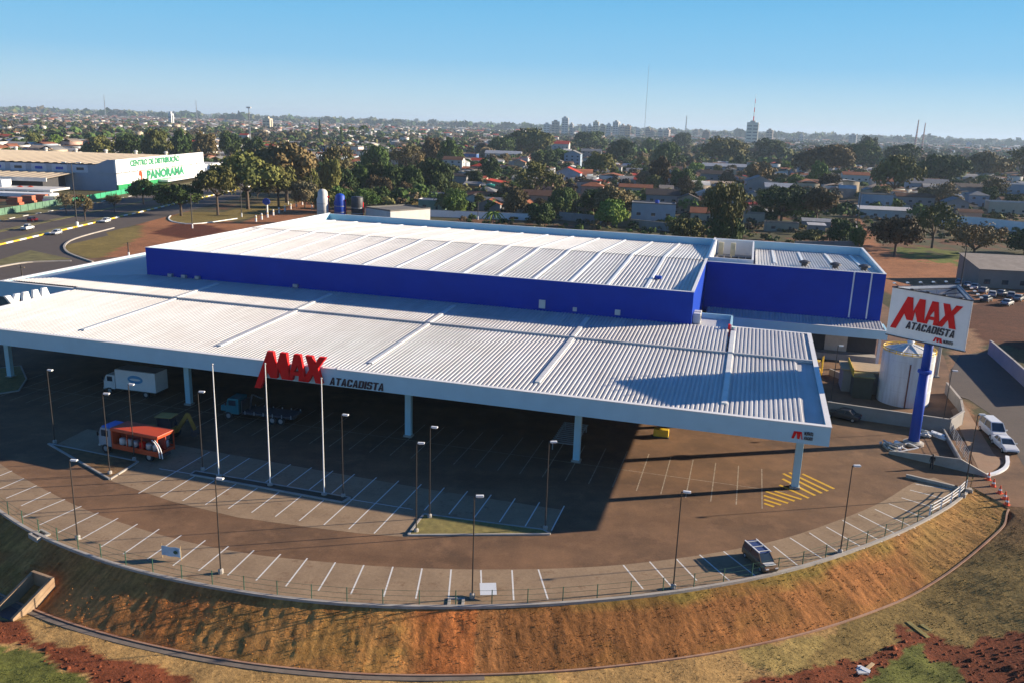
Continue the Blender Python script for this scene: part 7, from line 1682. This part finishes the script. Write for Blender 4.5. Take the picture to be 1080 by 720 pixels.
while nh < 238 and tries < 9000:
    tries += 1; D = rf.uniform(285, 820) if rf.random() < .8 else rf.uniform(285, 480)
    px = rf.uniform(-10, 1090); x = (px - 540) / FPX * D * 1.03 + .0; y = D
    px_, py_ = proj(x, y)
    if not (-15 < px_ < 1095) or blocked(px_, py_, x, y): continue
    if 60 < px_ < 480 and D < 620: continue
    w = rf.uniform(8, 15); d = rf.uniform(7, 11)
    if not clear(x, y, w * .5, 1.0, .55): continue
    wc = rf.choice(['white', 'white', 'cream', 'grey', 'pinkish', 'beige', 'pale blue', 'white']); rc = rf.choice(['orange tiled', 'orange tiled', 'red tiled', 'brown tiled', 'dark tiled', 'grey sheet', 'pale sheet', 'weathered sheet', 'brown tiled', 'grey sheet', 'red tiled']); kd = rf.choice(['gx', 'gy', 'hip', 'gx', 'flat', 'shed'])
    z_, r_ = where(px_, D); kn = {'gx': 'long', 'gy': 'gabled', 'hip': 'hipped', 'flat': 'flat', 'shed': 'sloping'}[kd]
    house(x, y, w, d, rf.choice([3, 3.1, 3.3, 3.6, 6.0]), -ANG * .6 + rf.choice([0, 0, PI / 2, -PI / 2]) + rf.uniform(-.08, .08), wc, rc, kd, '%s house with %s %s roof, %s %s' % (wc, kn, rc, r_, z_), 'houses of the neighbourhood, ' + z_, .3, 1 if D < 480 else 0); nh += 1
nt_ = 0; tries = 0
while nt_ < 196 and tries < 9000:
    tries += 1; D = rf.uniform(285, 800) if rf.random() < .7 else rf.uniform(285, 520)
    px = rf.uniform(-10, 1090); x = (px - 540) / FPX * D * 1.03; y = D; px_, py_ = proj(x, y)
    if not (-15 < px_ < 1095) or blocked(px_, py_, x, y): continue
    kd = rf.choice(['round', 'round', 'umbrella', 'bare', 'round', 'bush']); cl = rf.choice(['dark', 'dark', 'green', 'olive', 'brown', 'redbrown', 'green', 'olive', 'grey'] if kd != 'bush' else ['green', 'light', 'dark'])
    w = rf.uniform(6, 13) if kd != 'bush' else rf.uniform(3, 5); h_ = w * rf.uniform(.7, 1.0)
    if not clear(x, y, w * .4, .75, .7): continue
    z_, r_ = where(px_, D); sz = 'small' if w < 8 else 'medium' if w < 10.5 else 'large'
    tree(x, y, w, h_, kd, cl, '%s %s %s, %s %s' % (sz, TWORD[cl], SHAPE[kd], r_, z_), 'trees of the neighbourhood, ' + z_, .18); nt_ += 1

# ---- the rest of the town and its trees: too many to count
rs = np.random.RandomState(5)
def fan(n, d0, d1, p=1.0):
    D = d0 + (d1 - d0) * rs.rand(n) ** p; a = rs.uniform(-.66, .66, n); return a * D, D
x, y = fan(15000, 330, 5200, 1.35)
dens = fbm(x / 160, y / 160, 61, 3); left = sstep(60, -260, x * 600 / y)
px = 540 + FPX * x / y
keep = (rs.rand(len(x)) < (.35 + .65 * left) * sstep(.35, .55, dens)) & (y > np.where((px > 60) & (px < 480), 640, 500)) & ~((x < -120) & (x > -370) & (y < 500))
x, y = x[keep][:5200], y[keep][:5200]; n = len(x)
w = rs.uniform(7, 16, n) * (1 + sstep(1200, 4000, y) * .9); d = w * rs.uniform(.6, 1, n); h = rs.uniform(2.8, 6, n) * (1 + .6 * (rs.rand(n) < .08) + sstep(1500, 4000, y) * .6); rh = w * rs.uniform(.04, .2, n); a = rs.choice([0, PI / 2], n) - .16 + rs.uniform(-.1, .1, n)
sx = np.array([-1, 1, 1, -1, -1, 1, 1, -1, -1, 1]) * .5; sy = np.array([-1, -1, 1, 1, -1, -1, 1, 1, 0, 0]) * .5; ix = np.array([0, 0, 0, 0, 1, 1, 1, 1, 1, 1]); ir = np.array([0] * 8 + [1, 1])
lx = w[:, None] * sx; ly = d[:, None] * sy
vx = x[:, None] + lx * np.cos(a)[:, None] - ly * np.sin(a)[:, None]; vy = y[:, None] + lx * np.sin(a)[:, None] + ly * np.cos(a)[:, None]; vz = h[:, None] * ix + rh[:, None] * ir - .3 * (1 - ix)
V = np.stack([vx, vy, vz], -1).reshape(-1, 3)
fq = np.array([(0, 1, 5, 4), (1, 2, 6, 5), (2, 3, 7, 6), (3, 0, 4, 7), (4, 5, 9, 8), (6, 7, 8, 9), (5, 6, 9, 9), (7, 4, 8, 8)])
vs_ = []; cols = []
wp = np.array([(.62, .6, .56), (.66, .64, .6), (.5, .42, .32), (.4, .4, .4), (.46, .3, .24), (.4, .46, .52)]); rp__ = np.array([(.34, .13, .07), (.17, .09, .055), (.25, .25, .25), (.5, .49, .47), (.3, .24, .19), (.4, .06, .03), (.09, .075, .065)])
wi = rs.randint(0, 6, n); ri = rs.choice(7, n, p=[.16, .2, .22, .14, .16, .05, .07])
# separate vertices per face set so walls and roofs keep their own colours
Vr = V.reshape(n, 10, 3); VV_ = np.concatenate([Vr[:, :8], Vr[:, 4:10]], 1)
wallq = np.array([(0, 1, 5, 4), (1, 2, 6, 5), (2, 3, 7, 6), (3, 0, 4, 7)]); roofq = np.array([(8, 9, 13, 12), (10, 11, 12, 13)]); tri = np.array([(9, 10, 13), (11, 8, 12)])
idx = (np.arange(n) * 14)[:, None, None]
VV_[:, 8:12, 2] += .05
Q = np.concatenate([(idx + wallq).reshape(-1, 4), (idx + roofq).reshape(-1, 4)])
Cc = np.zeros((n, 14, 3)); Cc[:, :8] = wp[wi][:, None]; Cc[:, 8:] = rp__[ri][:, None]; Cc *= rs.uniform(.8, 1.1, (n, 1, 1))
me = np_mesh('distant_town', VV_.reshape(-1, 3), Q, Cc.reshape(-1, 3), [tint_mat('far_house_paint', .5, 0, amt=.15)])
o = bpy.data.objects.new('distant_town', me); COL.objects.link(o); o['kind'] = 'stuff'; o['label'] = 'mass of small houses of the distant town among trees'; o['category'] = 'town'
def far_trees(name, n, d0, d1, p, size, nq, label, dmin=.42, seed=71, side=None):
    x, y = fan(n, d0, d1, p); k = (rs.rand(n) < .25 + .75 * sstep(dmin - .1, dmin + .12, fbm(x / 190, y / 190, seed, 3))) & ~((x < -112) & (x > -380) & (y < 505)); k &= ~((y < 620) & (x > -330) & (x < -90) & (y < 500))
    if side is not None: k &= side(x, y)
    x, y = x[k], y[k]; m_ = len(x); s = rs.uniform(*size, m_) * (.5 + .5 * rs.rand(m_)); dd = rs.normal(size=(m_, nq, 3)); dd /= np.linalg.norm(dd, axis=2, keepdims=True); dd[..., 2] = np.abs(dd[..., 2]) * 1.0 - .25 * rs.rand(m_, nq)
    hh = s * rs.uniform(.55, .85, m_)
    c = np.stack([x, y, hh * .45], 1)[:, None, :] + dd * np.stack([s * .5, s * .5, hh * .55], 1)[:, None, :] * rs.uniform(.6, 1.05, (m_, nq, 1))
    nr = dd + rs.normal(size=dd.shape) * .4; sz = np.repeat(s * (1.35 / math.sqrt(nq)) * .62, nq)
    c = c.reshape(-1, 3); nr = nr.reshape(-1, 3); nr /= np.linalg.norm(nr, axis=1, keepdims=True)
    a_ = np.cross(nr, rs.normal(size=nr.shape)); a_ /= np.linalg.norm(a_, axis=1, keepdims=True); b_ = np.cross(nr, a_); sz = sz[:, None] * rs.uniform(.7, 1.25, (len(c), 1))
    v = np.stack([c - a_ * sz - b_ * sz * .5, c + a_ * sz * .5 - b_ * sz, c + a_ * sz + b_ * sz * .5, c - a_ * sz * .5 + b_ * sz], 1).reshape(-1, 3)
    pal = np.array([TCOL[k2] for k2 in ('dark', 'dark', 'green', 'olive', 'brown', 'redbrown', 'olive', 'green')]); cc = pal[rs.randint(0, 8, m_)] * rs.uniform(.9, 1.6, (m_, 1)); cc = np.repeat(cc, nq * 4, 0) * np.repeat(rs.uniform(.7, 1.3, (m_ * nq, 1)), 4, 0)
    me = np_mesh(name, v, np.arange(len(v)).reshape(-1, 4), cc, [FT]); o = bpy.data.objects.new(name, me); COL.objects.link(o); o['kind'] = 'stuff'; o['label'] = label; o['category'] = 'trees'
FT = tint_mat('far_leaves', .35, 0, amt=.3)
far_trees('undergrowth', 2200, 262, 440, 1.0, (1.5, 5), 50, 'scrub and low bushes between the nearest houses', .40, 77, lambda x, y: (x > -20) & ~((x > 92) & (y < 300)))
far_trees('mid_woodland', 3600, 345, 1100, .9, (5, 13), 90, 'trees crowding between the houses of the middle distance', .46)
far_trees('distant_woodland', 11000, 900, 5200, 1.2, (9, 20), 26, 'countless trees between the houses of the distant town', .40)
far_trees('horizon_woodland', 7000, 4500, 16000, 1.2, (30, 70), 10, 'dark woods stretching to the horizon', .45, 83)
# ---- air
hz_ = MB().box(-20000, 20000, -400, 26000, -60, 150); ho = hz_.build('haze', None); ho['kind'] = 'stuff'; ho['label'] = 'thin pale blue haze over the distant country'; ho['category'] = 'haze'
mt = bpy.data.materials.new('thin_haze'); mt.use_nodes = True; nt = mt.node_tree; nt.nodes.remove(nt.nodes['Principled BSDF'])
pv = nt.nodes.new('ShaderNodeVolumePrincipled'); pv.inputs['Color'].default_value = (.62, .80, 1.0, 1); pv.inputs['Density'].default_value = .00008; pv.inputs['Anisotropy'].default_value = .1
nt.links.new(pv.outputs[0], nt.nodes['Material Output'].inputs['Volume']); ho.data.materials.append(mt)
# ================================================================== GRASS TUFTS ON THE BANK AND IN FRONT OF IT
def tufts(name, x, y, z, col, size, label, seed):
    rs = np.random.RandomState(seed); n = len(x); a = rs.uniform(0, PI, (n, 3)); s = size * rs.uniform(.5, 1.3, (n, 1)); lean = rs.uniform(-.5, .5, (n, 3, 2))
    c = np.stack([x, y, z], 1)[:, None, :]
    dx = np.stack([np.cos(a), np.sin(a), 0 * a], -1) * s[..., None] * .38
    tip = np.concatenate([lean, np.ones((n, 3, 1))], -1) * s[..., None] * rs.uniform(.5, 1, (n, 3, 1))
    v = np.stack([c - dx, c + dx, c + tip], 2).reshape(-1, 3)
    cc = np.repeat(col * rs.uniform(.75, 1.35, (n, 1)), 9, 0)
    me = np_mesh(name, v, np.arange(len(v)).reshape(-1, 3), cc, [TUFT]); o = bpy.data.objects.new(name, me); COL.objects.link(o); o['kind'] = 'stuff'; o['label'] = label; o['category'] = 'grass'
TUFT = tint_mat('grass_blades', 1.2, 0, amt=.2)
rs = np.random.RandomState(9)
k = rs.randint(0, ex.size, 17000); ff = ez.reshape(-1); keep = rs.rand(len(k)) < sstep(.25, .6, fbm(ex.reshape(-1)[k] * .8, ey.reshape(-1)[k] * .8, 91, 3)); k = k[keep]
jit = rs.uniform(-.2, .2, (2, len(k)))
tufts('bank_grass', ex.reshape(-1)[k] + jit[0], ey.reshape(-1)[k] + jit[1], ff[k] - .03, EC.reshape(-1, 3)[k] * np.array((1.1, 1.1, .95)), .10, 'dry grass tufts covering the bank', 1)
n = 60000; gx_ = rs.uniform(-48, 58, n); gy_ = rs.uniform(46, 80, n)
ok = ~inside(gx_, gy_, plateau); gx_, gy_ = gx_[ok], gy_[ok]; gd = edge_dist(gx_, gy_); ok = gd > SLOPE_W + .7; gx_, gy_ = gx_[ok], gy_[ok]
zz = ground_height(gx_, gy_, np.full(len(gx_), 50.0))
xi = np.clip(np.searchsorted(np.array(xs), gx_), 0, NX - 1); yi = np.clip(np.searchsorted(np.array(ys), gy_), 0, NY - 1)
cc = C[yi, xi]; red = cc[:, 0] > cc[:, 1] * 2.6; ok = ~red | (rs.rand(len(red)) < .03); ok &= rs.rand(len(ok)) < sstep(.2, .6, fbm(gx_ * .7, gy_ * .7, 92, 3))
tufts('meadow_grass', gx_[ok], gy_[ok], Z[yi, xi][ok] - .02, cc[ok] * 1.05, .09, 'dry grass tufts on the ground below the bank', 2)
# clods and stones on the bare red soil
ok = red & (rs.rand(len(red)) < .22); sx_, sy_, sz_ = gx_[ok], gy_[ok], Z[yi, xi][ok]
n = len(sx_); base = np.array([(1, 0, 0), (0, 1, 0), (-1, 0, 0), (0, -1, 0), (0, 0, .8), (0, 0, -.6)]); s = rs.uniform(.04, .16, (n, 1, 1)) * (1 + (rs.rand(n, 1, 1) < .05) * 1.5)
v = np.stack([sx_, sy_, sz_], 1)[:, None] + base[None] * s * rs.uniform(.6, 1.3, (n, 6, 3)); f = np.array([(0, 1, 4), (1, 2, 4), (2, 3, 4), (3, 0, 4)])
me = np_mesh('soil_clods', v.reshape(-1, 3), ((np.arange(n) * 6)[:, None, None] + f).reshape(-1, 3), np.repeat(np.array([soil]) * rs.uniform(.7, 1.5, (n, 1)), 6, 0), [TUFT])
o = bpy.data.objects.new('soil_clods', me); COL.objects.link(o); o['kind'] = 'stuff'; o['label'] = 'clods of red earth on the bare soil'; o['category'] = 'soil'
